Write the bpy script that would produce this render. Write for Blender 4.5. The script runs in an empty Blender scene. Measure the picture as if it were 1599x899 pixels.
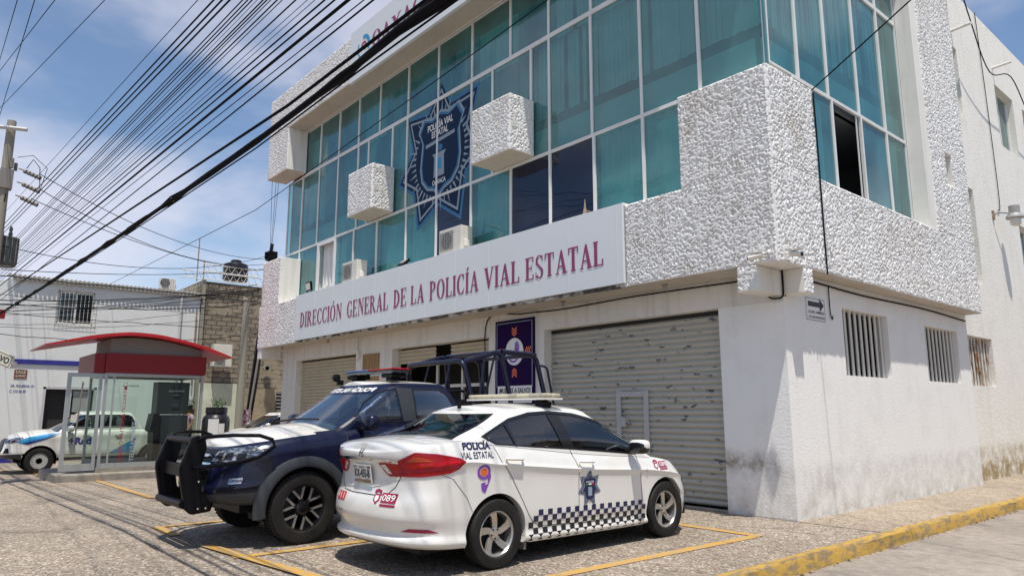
import bpy, bmesh, math, random
import numpy as np
from mathutils import Vector, Matrix
from mathutils.bvhtree import BVHTree
from mathutils.geometry import tessellate_polygon
R = math.radians
PI = math.pi
random.seed(7)
scene = bpy.context.scene
COL = scene.collection

# ------------------------------------------------------------------ camera, sky, sun, exposure
CAM = Vector((4.973, -9.226, 1.443))
YAW, PITCH, FPX = 0.863, 0.171, 1111.0
cd = bpy.data.cameras.new('camera')
co = bpy.data.objects.new('camera', cd)
COL.objects.link(co)
co.location = CAM
co.rotation_euler = (PI / 2 + PITCH, 0, YAW)
cd.sensor_width = 36
cd.lens = FPX / 1599 * 36
cd.clip_start = 0.05
cd.clip_end = 3000
scene.camera = co

SUN = Vector((1, -0.6, 3.55)).normalized()
SUN_EL = math.asin(SUN.z)
SUN_AZ = math.atan2(SUN.x, SUN.y)
w = bpy.data.worlds.new('World')
scene.world = w
w.use_nodes = True
nt = w.node_tree
nt.nodes.clear()
out = nt.nodes.new('ShaderNodeOutputWorld')
bg = nt.nodes.new('ShaderNodeBackground')
sky = nt.nodes.new('ShaderNodeTexSky')
sky.sky_type = 'NISHITA'
sky.sun_disc = False
sky.sun_elevation = SUN_EL
sky.sun_rotation = SUN_AZ
sky.air_density = 1.0
sky.dust_density = 0.3
sky.ozone_density = 2.2
bg.inputs['Strength'].default_value = 0.135
tc = nt.nodes.new('ShaderNodeTexCoord')
mp = nt.nodes.new('ShaderNodeMapping')
mp.inputs['Scale'].default_value = (1.0, 1.0, 2.3)
mp.inputs['Location'].default_value = (3.1, 0.35, 0.2)
n1 = nt.nodes.new('ShaderNodeTexNoise')
n1.inputs['Scale'].default_value = 2.3
n1.inputs['Detail'].default_value = 9
n1.inputs['Roughness'].default_value = 0.52
n1.inputs['Distortion'].default_value = 0.15
rp = nt.nodes.new('ShaderNodeValToRGB')
rp.color_ramp.elements[0].position = 0.36
rp.color_ramp.elements[1].position = 0.62
rp.color_ramp.interpolation = 'EASE'
sx = nt.nodes.new('ShaderNodeSeparateXYZ')
fade = nt.nodes.new('ShaderNodeMapRange')          # clouds thin out towards the zenith
fade.inputs['From Min'].default_value = 0.80
fade.inputs['From Max'].default_value = 0.45
mulc = nt.nodes.new('ShaderNodeMath'); mulc.operation = 'MULTIPLY'
mulk = nt.nodes.new('ShaderNodeMath'); mulk.operation = 'MULTIPLY'; mulk.inputs[1].default_value = 0.72
mixc = nt.nodes.new('ShaderNodeMix'); mixc.data_type = 'RGBA'
mixc.inputs['B'].default_value = (6.0, 5.9, 6.6, 1)
L = nt.links.new
L(tc.outputs['Generated'], mp.inputs['Vector'])
L(mp.outputs['Vector'], n1.inputs['Vector'])
L(n1.outputs['Fac'], rp.inputs['Fac'])
L(tc.outputs['Generated'], sx.inputs['Vector'])
L(sx.outputs['Z'], fade.inputs['Value'])
L(rp.outputs['Color'], mulc.inputs[0])
L(fade.outputs['Result'], mulc.inputs[1])
L(mulc.outputs[0], mulk.inputs[0])
L(mulk.outputs[0], mixc.inputs['Factor'])
L(sky.outputs['Color'], mixc.inputs['A'])
L(mixc.outputs['Result'], bg.inputs['Color'])
L(bg.outputs['Background'], out.inputs['Surface'])

ld = bpy.data.lights.new('sun', 'SUN')
ld.energy = 5.0
ld.angle = R(0.7)
ld.color = (1.0, 0.945, 0.85)
lo = bpy.data.objects.new('sun', ld)
COL.objects.link(lo)
lo.rotation_euler = SUN.to_track_quat('Z', 'Y').to_euler()
scene.view_settings.view_transform = 'Standard'
scene.view_settings.look = 'None'
scene.view_settings.exposure = 0.1
scene.view_settings.gamma = 1
scene.view_settings.use_curve_mapping = False
scene.render.engine = 'CYCLES'
scene.cycles.max_bounces = 8
scene.cycles.transparent_max_bounces = 16

# ------------------------------------------------------------------ materials
def mat(name, col, rough=0.6, metal=0.0, coat=0.0, var=0.0, vscale=8.0, bump=0.0, bscale=60.0, col2=None, spec=None, detail=6,
        thresh=None, streak=None, emis=None):
    """Principled material; col2 is mixed in by noise (var is its amount) and bump adds fine relief"""
    m = bpy.data.materials.new(name)
    m.use_nodes = True
    t = m.node_tree
    b = t.nodes['Principled BSDF']
    b.inputs['Roughness'].default_value = rough
    b.inputs['Metallic'].default_value = metal
    b.inputs['Coat Weight'].default_value = coat
    b.inputs['Coat Roughness'].default_value = 0.04
    if spec is not None:
        b.inputs['Specular IOR Level'].default_value = spec
    c = (*col, 1)
    b.inputs['Base Color'].default_value = c
    if emis:
        b.inputs['Emission Color'].default_value = (*col, 1)
        b.inputs['Emission Strength'].default_value = emis
    if var or bump:
        tcn = t.nodes.new('ShaderNodeTexCoord')
    if var:
        src = tcn.outputs['Object']
        if streak:
            mpn = t.nodes.new('ShaderNodeMapping')
            mpn.inputs['Scale'].default_value = streak
            t.links.new(src, mpn.inputs['Vector'])
            src = mpn.outputs['Vector']
        n = t.nodes.new('ShaderNodeTexNoise')
        n.inputs['Scale'].default_value = vscale
        n.inputs['Detail'].default_value = detail
        n.inputs['Roughness'].default_value = 0.6
        t.links.new(src, n.inputs['Vector'])
        r = t.nodes.new('ShaderNodeValToRGB')
        a, bb = thresh or (0.35, 0.65)
        r.color_ramp.elements[0].position = a
        r.color_ramp.elements[1].position = bb
        t.links.new(n.outputs['Fac'], r.inputs['Fac'])
        k = t.nodes.new('ShaderNodeMath'); k.operation = 'MULTIPLY'; k.inputs[1].default_value = var
        t.links.new(r.outputs['Color'], k.inputs[0])
        mx = t.nodes.new('ShaderNodeMix'); mx.data_type = 'RGBA'
        mx.inputs['A'].default_value = c
        mx.inputs['B'].default_value = (*(col2 or tuple(x * 0.6 for x in col)), 1)
        t.links.new(k.outputs[0], mx.inputs['Factor'])
        t.links.new(mx.outputs['Result'], b.inputs['Base Color'])
    if bump:
        n2 = t.nodes.new('ShaderNodeTexNoise')
        n2.inputs['Scale'].default_value = bscale
        n2.inputs['Detail'].default_value = 5
        t.links.new(tcn.outputs['Object'], n2.inputs['Vector'])
        bp = t.nodes.new('ShaderNodeBump')
        bp.inputs['Strength'].default_value = 1.0
        bp.inputs['Distance'].default_value = bump
        t.links.new(n2.outputs['Fac'], bp.inputs['Height'])
        t.links.new(bp.outputs['Normal'], b.inputs['Normal'])
    return m

def glass_mat(name, tint, gloss=0.12, diffuse_tint=None, diffuse_amt=0.0, rough=0.02, ripple=0.0):
    m = bpy.data.materials.new(name)
    m.use_nodes = True
    t = m.node_tree
    t.nodes.clear()
    o = t.nodes.new('ShaderNodeOutputMaterial')
    tr = t.nodes.new('ShaderNodeBsdfTransparent'); tr.inputs[0].default_value = (*tint, 1)
    gl = t.nodes.new('ShaderNodeBsdfGlossy'); gl.inputs['Roughness'].default_value = rough
    gl.inputs['Color'].default_value = (0.95, 0.97, 1, 1)
    tcr = t.nodes.new('ShaderNodeTexCoord'); nr_ = t.nodes.new('ShaderNodeTexNoise'); nr_.inputs['Scale'].default_value = 1.1; nr_.inputs['Detail'].default_value = 1
    br_ = t.nodes.new('ShaderNodeBump'); br_.inputs['Distance'].default_value = ripple; br_.inputs['Strength'].default_value = 1
    t.links.new(tcr.outputs['Object'], nr_.inputs['Vector']); t.links.new(nr_.outputs['Fac'], br_.inputs['Height']); t.links.new(br_.outputs['Normal'], gl.inputs['Normal'])
    lw = t.nodes.new('ShaderNodeFresnel'); lw.inputs['IOR'].default_value = 1.5
    ad = t.nodes.new('ShaderNodeMath'); ad.operation = 'ADD'; ad.inputs[1].default_value = gloss; ad.use_clamp = True
    mx = t.nodes.new('ShaderNodeMixShader')
    t.links.new(lw.outputs[0], ad.inputs[0])
    t.links.new(ad.outputs[0], mx.inputs[0])
    base = tr.outputs[0]
    if diffuse_tint:
        df = t.nodes.new('ShaderNodeBsdfDiffuse'); df.inputs[0].default_value = (*diffuse_tint, 1)
        m2 = t.nodes.new('ShaderNodeMixShader')
        n = t.nodes.new('ShaderNodeTexNoise'); n.inputs['Scale'].default_value = 1.3; n.inputs['Detail'].default_value = 5
        tcn = t.nodes.new('ShaderNodeTexCoord')
        t.links.new(tcn.outputs['Object'], n.inputs['Vector'])
        k = t.nodes.new('ShaderNodeMath'); k.operation = 'MULTIPLY'; k.inputs[1].default_value = diffuse_amt * 2
        t.links.new(n.outputs['Fac'], k.inputs[0])
        t.links.new(k.outputs[0], m2.inputs[0])
        t.links.new(tr.outputs[0], m2.inputs[1]); t.links.new(df.outputs[0], m2.inputs[2])
        base = m2.outputs[0]
    t.links.new(base, mx.inputs[1])
    t.links.new(gl.outputs[0], mx.inputs[2])
    t.links.new(mx.outputs[0], o.inputs[0])
    return m

def ground_mat(name, cols, scale, rough=0.85, bumpd=0.004, stain=(0.55, 0.35), seams=None):
    """exposed aggregate: small stones of different colours set in mortar"""
    m = bpy.data.materials.new(name)
    m.use_nodes = True
    t = m.node_tree
    b = t.nodes['Principled BSDF']
    b.inputs['Roughness'].default_value = rough
    tcn = t.nodes.new('ShaderNodeTexCoord')
    wn = t.nodes.new('ShaderNodeTexNoise'); wn.inputs['Scale'].default_value = 25; wn.inputs['Detail'].default_value = 3
    t.links.new(tcn.outputs['Object'], wn.inputs['Vector'])
    mixv = t.nodes.new('ShaderNodeMix'); mixv.data_type = 'VECTOR'; mixv.inputs['Factor'].default_value = 0.03
    t.links.new(tcn.outputs['Object'], mixv.inputs['A']); t.links.new(wn.outputs['Color'], mixv.inputs['B'])
    v = t.nodes.new('ShaderNodeTexVoronoi'); v.inputs['Scale'].default_value = scale
    t.links.new(mixv.outputs['Result'], v.inputs['Vector'])
    sp = t.nodes.new('ShaderNodeSeparateColor')
    t.links.new(v.outputs['Color'], sp.inputs[0])
    r = t.nodes.new('ShaderNodeValToRGB')
    e = r.color_ramp.elements
    e[0].position = 0; e[0].color = (*cols[0], 1)
    e[1].position = 1; e[1].color = (*cols[-1], 1)
    for i, c in enumerate(cols[1:-1]):
        q = e.new((i + 1) / (len(cols) - 1)); q.color = (*c, 1)
    t.links.new(sp.outputs[0], r.inputs['Fac'])
    n = t.nodes.new('ShaderNodeTexNoise'); n.inputs['Scale'].default_value = 0.55; n.inputs['Detail'].default_value = 8; n.inputs['Roughness'].default_value = 0.62
    t.links.new(tcn.outputs['Object'], n.inputs['Vector'])
    mr = t.nodes.new('ShaderNodeMapRange'); mr.inputs['From Min'].default_value = 0.3; mr.inputs['From Max'].default_value = 0.7
    mr.inputs['To Min'].default_value = 1 - stain[0] * 0.5; mr.inputs['To Max'].default_value = 1 + stain[1] * 0.5
    t.links.new(n.outputs['Fac'], mr.inputs['Value'])
    n3 = t.nodes.new('ShaderNodeTexNoise'); n3.inputs['Scale'].default_value = 9; n3.inputs['Detail'].default_value = 6
    t.links.new(tcn.outputs['Object'], n3.inputs['Vector'])
    mr3 = t.nodes.new('ShaderNodeMapRange'); mr3.inputs['From Min'].default_value = 0.3; mr3.inputs['From Max'].default_value = 0.7
    mr3.inputs['To Min'].default_value = 0.84; mr3.inputs['To Max'].default_value = 1.14
    t.links.new(n3.outputs['Fac'], mr3.inputs['Value'])
    k = t.nodes.new('ShaderNodeMath'); k.operation = 'MULTIPLY'
    t.links.new(mr.outputs[0], k.inputs[0]); t.links.new(mr3.outputs[0], k.inputs[1])
    fac = k.outputs[0]
    n7 = t.nodes.new('ShaderNodeTexNoise'); n7.inputs['Scale'].default_value = 1.15; n7.inputs['Detail'].default_value = 7; n7.inputs['Distortion'].default_value = .6
    t.links.new(tcn.outputs['Object'], n7.inputs['Vector'])
    m7 = t.nodes.new('ShaderNodeMapRange'); m7.inputs['From Min'].default_value = 0.58; m7.inputs['From Max'].default_value = 0.70
    m7.inputs['To Min'].default_value = 1.0; m7.inputs['To Max'].default_value = 0.66
    t.links.new(n7.outputs['Fac'], m7.inputs['Value'])
    k7 = t.nodes.new('ShaderNodeMath'); k7.operation = 'MULTIPLY'
    t.links.new(fac, k7.inputs[0]); t.links.new(m7.outputs[0], k7.inputs[1]); fac = k7.outputs[0]
    if seams:                                          # dark joints between poured slabs
        sxyz = t.nodes.new('ShaderNodeSeparateXYZ'); t.links.new(tcn.outputs['Object'], sxyz.inputs[0])
        for ax, (per, off) in enumerate(seams):
            a = t.nodes.new('ShaderNodeMath'); a.operation = 'ADD'; a.inputs[1].default_value = off
            t.links.new(sxyz.outputs[ax], a.inputs[0])
            pg = t.nodes.new('ShaderNodeMath'); pg.operation = 'PINGPONG'; pg.inputs[1].default_value = per / 2
            t.links.new(a.outputs[0], pg.inputs[0])
            g = t.nodes.new('ShaderNodeMapRange'); g.inputs['From Min'].default_value = 0.004; g.inputs['From Max'].default_value = 0.012
            g.inputs['To Min'].default_value = 0.45; g.inputs['To Max'].default_value = 1
            t.links.new(pg.outputs[0], g.inputs['Value'])
            kk = t.nodes.new('ShaderNodeMath'); kk.operation = 'MULTIPLY'
            t.links.new(fac, kk.inputs[0]); t.links.new(g.outputs[0], kk.inputs[1]); fac = kk.outputs[0]
    vm = t.nodes.new('ShaderNodeVectorMath'); vm.operation = 'SCALE'
    t.links.new(r.outputs['Color'], vm.inputs[0]); t.links.new(fac, vm.inputs['Scale'])
    t.links.new(vm.outputs[0], b.inputs['Base Color'])
    bp = t.nodes.new('ShaderNodeBump'); bp.inputs['Strength'].default_value = 0.8; bp.inputs['Distance'].default_value = bumpd
    bp.invert = True
    t.links.new(v.outputs['Distance'], bp.inputs['Height'])
    t.links.new(bp.outputs['Normal'], b.inputs['Normal'])
    return m

def wall_mat(name, base, dirt=(0.30, 0.27, 0.21), bands=(), bump=0.006, bscale=38, blot=0.18, aniso=(1, 1, 1), streaks=.35):
    """painted render: slight blotches; each band = (z0, z1, strength) where the paint is grimy"""
    m = bpy.data.materials.new(name)
    m.use_nodes = True
    t = m.node_tree
    b = t.nodes['Principled BSDF']; b.inputs['Roughness'].default_value = 0.82
    tcn = t.nodes.new('ShaderNodeTexCoord')
    n = t.nodes.new('ShaderNodeTexNoise'); n.inputs['Scale'].default_value = 1.6; n.inputs['Detail'].default_value = 9; n.inputs['Roughness'].default_value = 0.65
    t.links.new(tcn.outputs['Object'], n.inputs['Vector'])
    mr = t.nodes.new('ShaderNodeMapRange'); mr.inputs['From Min'].default_value = 0.5; mr.inputs['From Max'].default_value = 0.8
    mr.inputs['To Max'].default_value = blot
    t.links.new(n.outputs['Fac'], mr.inputs['Value'])
    fac = mr.outputs[0]
    sxyz = t.nodes.new('ShaderNodeSeparateXYZ'); t.links.new(tcn.outputs['Object'], sxyz.inputs[0])
    n5 = t.nodes.new('ShaderNodeTexNoise'); n5.inputs['Scale'].default_value = 3.5; n5.inputs['Detail'].default_value = 10; n5.inputs['Roughness'].default_value = 0.75
    t.links.new(tcn.outputs['Object'], n5.inputs['Vector'])
    for (z0, z1, s, x0, x1) in bands:
        for_out = None
        for ax, lo_, hi_, sf in ((2, z0, z1, 0.12), (0, x0, x1, 0.12)):
            if lo_ is None:
                continue
            a = t.nodes.new('ShaderNodeMapRange'); a.interpolation_type = 'SMOOTHSTEP'
            a.inputs['From Min'].default_value = lo_ - sf; a.inputs['From Max'].default_value = lo_ + sf
            c = t.nodes.new('ShaderNodeMapRange'); c.interpolation_type = 'SMOOTHSTEP'
            c.inputs['From Min'].default_value = hi_ + sf; c.inputs['From Max'].default_value = hi_ - sf
            t.links.new(sxyz.outputs[ax], a.inputs['Value']); t.links.new(sxyz.outputs[ax], c.inputs['Value'])
            k = t.nodes.new('ShaderNodeMath'); k.operation = 'MULTIPLY'
            t.links.new(a.outputs[0], k.inputs[0]); t.links.new(c.outputs[0], k.inputs[1])
            if for_out is None:
                for_out = k.outputs[0]
            else:
                k2 = t.nodes.new('ShaderNodeMath'); k2.operation = 'MULTIPLY'
                t.links.new(for_out, k2.inputs[0]); t.links.new(k.outputs[0], k2.inputs[1]); for_out = k2.outputs[0]
        nr = t.nodes.new('ShaderNodeMapRange'); nr.inputs['From Min'].default_value = 0.38; nr.inputs['From Max'].default_value = 0.66
        nr.inputs['To Max'].default_value = s
        t.links.new(n5.outputs['Fac'], nr.inputs['Value'])
        k3 = t.nodes.new('ShaderNodeMath'); k3.operation = 'MULTIPLY'
        t.links.new(for_out, k3.inputs[0]); t.links.new(nr.outputs[0], k3.inputs[1])
        ad = t.nodes.new('ShaderNodeMath'); ad.operation = 'ADD'; ad.use_clamp = True
        t.links.new(fac, ad.inputs[0]); t.links.new(k3.outputs[0], ad.inputs[1]); fac = ad.outputs[0]
    ms_ = t.nodes.new('ShaderNodeMapping'); ms_.inputs['Scale'].default_value = (5, 5, .35)
    t.links.new(tcn.outputs['Object'], ms_.inputs['Vector'])
    ns = t.nodes.new('ShaderNodeTexNoise'); ns.inputs['Scale'].default_value = 1.4; ns.inputs['Detail'].default_value = 8
    t.links.new(ms_.outputs['Vector'], ns.inputs['Vector'])
    rs = t.nodes.new('ShaderNodeMapRange'); rs.inputs['From Min'].default_value = 0.52; rs.inputs['From Max'].default_value = 0.78; rs.inputs['To Max'].default_value = streaks
    t.links.new(ns.outputs['Fac'], rs.inputs['Value'])
    ad2 = t.nodes.new('ShaderNodeMath'); ad2.operation = 'ADD'; ad2.use_clamp = True
    t.links.new(fac, ad2.inputs[0]); t.links.new(rs.outputs[0], ad2.inputs[1]); fac = ad2.outputs[0]
    mx = t.nodes.new('ShaderNodeMix'); mx.data_type = 'RGBA'
    mx.inputs['A'].default_value = (*base, 1); mx.inputs['B'].default_value = (*dirt, 1)
    t.links.new(fac, mx.inputs['Factor']); t.links.new(mx.outputs['Result'], b.inputs['Base Color'])
    mp_ = t.nodes.new('ShaderNodeMapping'); mp_.inputs['Scale'].default_value = aniso
    t.links.new(tcn.outputs['Object'], mp_.inputs['Vector'])
    n2 = t.nodes.new('ShaderNodeTexNoise'); n2.inputs['Scale'].default_value = bscale; n2.inputs['Detail'].default_value = 7; n2.inputs['Roughness'].default_value = 0.6
    t.links.new(mp_.outputs['Vector'], n2.inputs['Vector'])
    bp = t.nodes.new('ShaderNodeBump'); bp.inputs['Strength'].default_value = 0.9; bp.inputs['Distance'].default_value = bump
    t.links.new(n2.outputs['Fac'], bp.inputs['Height']); t.links.new(bp.outputs['Normal'], b.inputs['Normal'])
    return m

M = {}
WHITE = (0.80, 0.795, 0.775)
M['wall'] = wall_mat('white_render', (0.82, 0.815, 0.80), streaks=.06, bands=[(0.64, 0.86, 1.2, -1.2, -0.2), (0.1, 0.7, 0.4, None, None), (-.1, .12, .6, None, None)], bump=0.007, bscale=30)
M['wall_smooth'] = wall_mat('old_white_paint', (0.74, 0.72, 0.68), bump=0.002, blot=0.25)
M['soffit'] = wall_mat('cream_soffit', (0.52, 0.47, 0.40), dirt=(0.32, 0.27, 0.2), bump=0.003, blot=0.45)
M['wall_far'] = wall_mat('cream_render', (0.80, 0.78, 0.73), streaks=.15, dirt=(0.34, 0.26, 0.13), bands=[(-0.2, 0.7, 0.8, None, None), (0.0, .35, .9, None, None)], bump=0.014, bscale=22)
M['rough'] = wall_mat('rough_cast', (0.76, 0.755, 0.745), dirt=(0.34, 0.27, 0.19), bump=0.006, bscale=70, blot=0.5)
M['panel'] = mat('sign_panel', (0.66, 0.695, 0.725), rough=0.45, var=0.12, vscale=1.2, col2=(0.5, 0.5, 0.5))
M['maroon'] = mat('maroon_letter', (0.26, 0.035, 0.13), rough=0.5)
M['alu'] = mat('white_aluminium', (0.74, 0.75, 0.75), rough=0.4, var=0.25, vscale=2, col2=(0.5, 0.46, 0.4))
M['aluraw'] = mat('raw_aluminium', (0.42, 0.45, 0.46), rough=0.35, metal=0.6)
M['teal'] = glass_mat('teal_glass', (0.34, 0.68, 0.70), gloss=0.04, diffuse_tint=(0.09, 0.38, 0.38), diffuse_amt=0.30, ripple=.015)  # diffuse teal brightens the panes in place of light from the rooms
M['film'] = glass_mat('dark_film_glass', (0.03, 0.05, 0.09), gloss=0.0, diffuse_tint=(0.008, 0.018, 0.06), diffuse_amt=0.45, ripple=.006)
M['blind'] = mat('blind_fabric', (0.78, 0.82, 0.78), rough=0.9)
M['blind_dark'] = mat('blind_blue_fabric', (0.18, 0.26, 0.34), rough=0.9)
M['inner'] = mat('interior_paint', (0.16, 0.18, 0.20), rough=0.9)
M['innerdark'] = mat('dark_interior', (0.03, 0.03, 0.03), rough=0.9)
M['curtain'] = mat('white_curtain', (0.72, 0.72, 0.7), rough=0.9, var=0.4, vscale=6, col2=(0.45, 0.45, 0.46), streak=(6, 6, 0.6))
M['shutter'] = mat('shutter_paint', (0.455, 0.44, 0.385), rough=0.45, var=0.9, vscale=4, col2=(0.07, 0.08, 0.11), thresh=(0.615, 0.63), streak=(1.0, 1.0, 2.6), detail=10)
M['shutter2'] = mat('cream_shutter_paint', (0.52, 0.46, 0.34), rough=0.5, var=0.3, vscale=3, col2=(0.3, 0.25, 0.16))
M['steel'] = mat('painted_steel_frame', (0.50, 0.50, 0.50), rough=0.45, var=0.3, vscale=9, col2=(0.3, 0.3, 0.32))
M['black'] = mat('black_plastic', (0.005, 0.005, 0.007), rough=0.42, spec=0.14)
M['cable'] = mat('cable_rubber', (0.004, 0.004, 0.007), rough=0.9, spec=0.15)
M['grey'] = mat('grey_plastic', (0.30, 0.30, 0.30), rough=0.5)
M['acw'] = mat('ac_casing', (0.66, 0.64, 0.58), rough=0.45, var=0.3, vscale=5, col2=(0.45, 0.42, 0.36))
M['purple'] = mat('purple_print', (0.018, 0.005, 0.055), rough=0.85, spec=.1)
M['purple2'] = mat('violet_print', (0.20, 0.06, 0.42), rough=0.4)
M['orange'] = mat('orange_print', (0.75, 0.13, 0.03), rough=0.4)
M['whitep'] = mat('white_print', (0.78, 0.78, 0.78), rough=0.5)
M['blackp'] = mat('black_print', (0.012, 0.012, 0.015), rough=0.5)
M['navy'] = mat('navy_print', (0.004, 0.020, 0.060), rough=0.6, spec=.15)
M['navy2'] = mat('navy_ink', (0.01, 0.013, 0.07), rough=0.4)
M['sky'] = mat('light_blue_print', (0.05, 0.17, 0.33), rough=0.6, spec=.15)
M['pale'] = mat('pale_blue_print', (0.27, 0.34, 0.40), rough=0.6, spec=.15)
M['turq'] = mat('turquoise_print', (0.02, 0.25, 0.5), rough=0.4)
M['red'] = mat('red_print', (0.55, 0.02, 0.03), rough=0.4)
M['maroonp'] = mat('maroon_print', (0.33, 0.01, 0.06), rough=0.4)
M['green'] = mat('green_print', (0.02, 0.25, 0.08), rough=0.4)
M['paintw'] = mat('white_car_paint', (0.74, 0.735, 0.71), rough=0.3, coat=1.0, var=0.12, vscale=2.5, col2=(0.5, 0.46, 0.38))
M['paintn'] = mat('navy_car_paint', (0.003, 0.005, 0.026), rough=0.35, coat=0.5, spec=0.25)
M['paintd'] = mat('dusty_white_paint', (0.72, 0.70, 0.66), rough=0.35, coat=0.8, var=0.2, vscale=2.5, col2=(0.45, 0.4, 0.33))
M['trim'] = mat('dark_grey_trim', (0.03, 0.034, 0.04), rough=0.5)
M['gloss'] = mat('gloss_black_trim', (0.01, 0.01, 0.012), rough=0.15)
M['steelrim'] = mat('steel_wheel_paint', (0.42, 0.42, 0.40), rough=0.45, metal=0.2)
M['tyre'] = mat('tyre_rubber', (0.012, 0.0115, 0.0115), rough=0.75, spec=0.25, var=0.5, vscale=5, col2=(0.03, 0.028, 0.026), bump=0.001, bscale=120)
M['alloy'] = mat('silver_alloy', (0.52, 0.51, 0.49), rough=0.3, metal=0.75)
M['chrome'] = mat('chrome', (0.75, 0.75, 0.77), rough=0.1, metal=1.0)
M['redlens'] = mat('red_tail_lens', (0.40, 0.002, 0.004), rough=0.25, coat=.25, spec=.3, var=0.6, vscale=12, col2=(0.2, 0.002, 0.004), thresh=(0.4, 0.6))
M['amber'] = mat('amber_lens', (0.65, 0.10, 0.015), rough=0.15, coat=1.0)
M['clearl'] = mat('clear_lens', (0.6, 0.55, 0.5), rough=0.1, coat=1.0)
M['bluelens'] = mat('blue_lens', (0.03, 0.08, 0.35), rough=0.1, coat=1.0)
M['headl'] = mat('headlamp_chrome', (0.12, 0.13, 0.14), rough=0.15, metal=0.7, coat=1.0, var=.9, vscale=14, col2=(.6, .62, .65), thresh=(.5, .56), streak=(1, 1, 3))
M['carglass'] = glass_mat('car_glass', (0.42, 0.48, 0.50), gloss=0.06)
M['darkglass'] = glass_mat('tinted_car_glass', (0.05, 0.065, 0.09), gloss=0.06)
M['shield'] = glass_mat('windscreen_glass', (0.30, 0.38, 0.42), gloss=0.16)
M['seat'] = mat('seat_cloth', (0.02, 0.02, 0.024), rough=0.85)
M['dash'] = mat('parcel_shelf_plastic', (0.16, 0.15, 0.12), rough=0.8)
M['plate'] = mat('number_plate_white', (0.6, 0.6, 0.57), rough=0.4)
M['kerb'] = mat('kerb_yellow', (0.42, 0.26, 0.05), rough=0.7, var=0.75, vscale=5.5, col2=(0.17, 0.14, 0.10), thresh=(0.47, 0.60), bump=0.012, bscale=18, streak=(3, 0.8, 3), detail=10)
M['line'] = mat('bay_line_yellow', (0.50, 0.28, 0.05), rough=0.75, var=0.85, vscale=9, col2=(0.33, 0.27, 0.19), thresh=(0.42, 0.66), bump=0.003, bscale=90, detail=10)
M['conc'] = mat('worn_concrete', (0.30, 0.27, 0.23), rough=0.85, var=0.6, vscale=4, col2=(0.17, 0.15, 0.12), bump=0.01, bscale=30)
M['pole'] = mat('pole_concrete', (0.27, 0.25, 0.20), rough=0.85, var=0.5, vscale=3, col2=(0.24, 0.22, 0.18), streak=(4, 4, 0.5))
M['forecourt'] = ground_mat('aggregate_forecourt', [(0.10, 0.08, 0.062), (0.21, 0.17, 0.132), (0.27, 0.22, 0.172), (0.245, 0.196, 0.152), (0.33, 0.275, 0.215), (0.55, 0.48, 0.40)], 52, seams=[(3.2, 0.9), (3.1, 0.75)])
M['pavement'] = ground_mat('aggregate_pavement', [(0.17, 0.135, 0.10), (0.30, 0.245, 0.185), (0.36, 0.295, 0.225), (0.46, 0.385, 0.30)], 46)
M['road'] = ground_mat('road_concrete', [(0.24, 0.205, 0.17), (0.28, 0.24, 0.205), (0.34, 0.30, 0.26)], 120, bumpd=0.002, seams=[(7.3, 1.3), (5.1, 1.9)])
M['earth'] = mat('ground', (0.20, 0.17, 0.13), rough=0.9, var=0.5, vscale=0.2)
M['houseW'] = wall_mat('house_white_paint', (0.64, 0.65, 0.64), streaks=.1, dirt=(0.42, 0.40, 0.36), bump=0.004, blot=0.3)
M['blueband'] = mat('blue_paint', (0.02, 0.025, 0.23), rough=0.6, var=0.4, vscale=3)
M['sheet'] = mat('roof_sheet', (0.42, 0.40, 0.36), rough=0.6, var=0.5, vscale=4)
M['bar'] = mat('window_bar_paint', (0.62, 0.60, 0.55), rough=0.5)
M['rustbar'] = mat('rusty_window_bar', (0.60, 0.58, 0.52), rough=0.6, var=1.0, vscale=4, col2=(0.26, 0.10, 0.03), thresh=(0.48, 0.6), streak=(1, 3, 0.7))
M['redkiosk'] = mat('kiosk_red', (0.42, 0.010, 0.016), rough=0.4)
M['red_shaded'] = mat('kiosk_red_shaded', (0.20, 0.004, 0.008), rough=0.5)  # kiosk red darkened: the roof's shade on the fascia is in the colour
M['kgrey'] = mat('kiosk_grey', (0.20, 0.18, 0.165), rough=0.6)
M['kglass'] = glass_mat('kiosk_glass', (0.80, 0.90, 0.85), gloss=0.03)
M['kred'] = mat('kiosk_red_letter', (0.30, 0.005, 0.015), rough=0.4)
M['atm'] = mat('atm_casing', (0.05, 0.06, 0.065), rough=0.5)
M['tank'] = mat('black_polyethylene', (0.012, 0.012, 0.016), rough=0.35)
M['paper'] = mat('paper_notice', (0.72, 0.72, 0.72), rough=0.8)
M['leaf'] = mat('leaf', (0.06, 0.13, 0.03), rough=0.6, var=0.6, vscale=9, col2=(0.12, 0.2, 0.05))
M['brown'] = mat('brown_street_plate', (0.16, 0.06, 0.03), rough=0.6)
M['novo'] = mat('street_blade', (0.62, 0.60, 0.50), rough=0.5)
M['wood'] = mat('carved_wood', (0.42, 0.29, 0.14), rough=0.7, var=0.6, vscale=3, col2=(0.22, 0.13, 0.06), streak=(6, 6, 0.6))
M['stain'] = mat('stained_concrete_edge', (0.55, 0.53, 0.48), rough=0.9, var=0.95, vscale=3.5, col2=(0.05, 0.045, 0.04), thresh=(0.42, 0.56), bump=0.02, bscale=16, detail=10, streak=(1.2, 1, 2.5))
M['skin'] = mat('skin', (0.28, 0.14, 0.09), rough=0.6)
M['hair'] = mat('hair', (0.01, 0.008, 0.007), rough=0.6)
M['shirt'] = mat('pink_shirt', (0.50, 0.36, 0.42), rough=0.8)
M['jeans'] = mat('dark_trousers', (0.03, 0.03, 0.045), rough=0.8)
M['lampw'] = mat('white_lamp', (0.72, 0.70, 0.65), rough=0.4)
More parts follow.
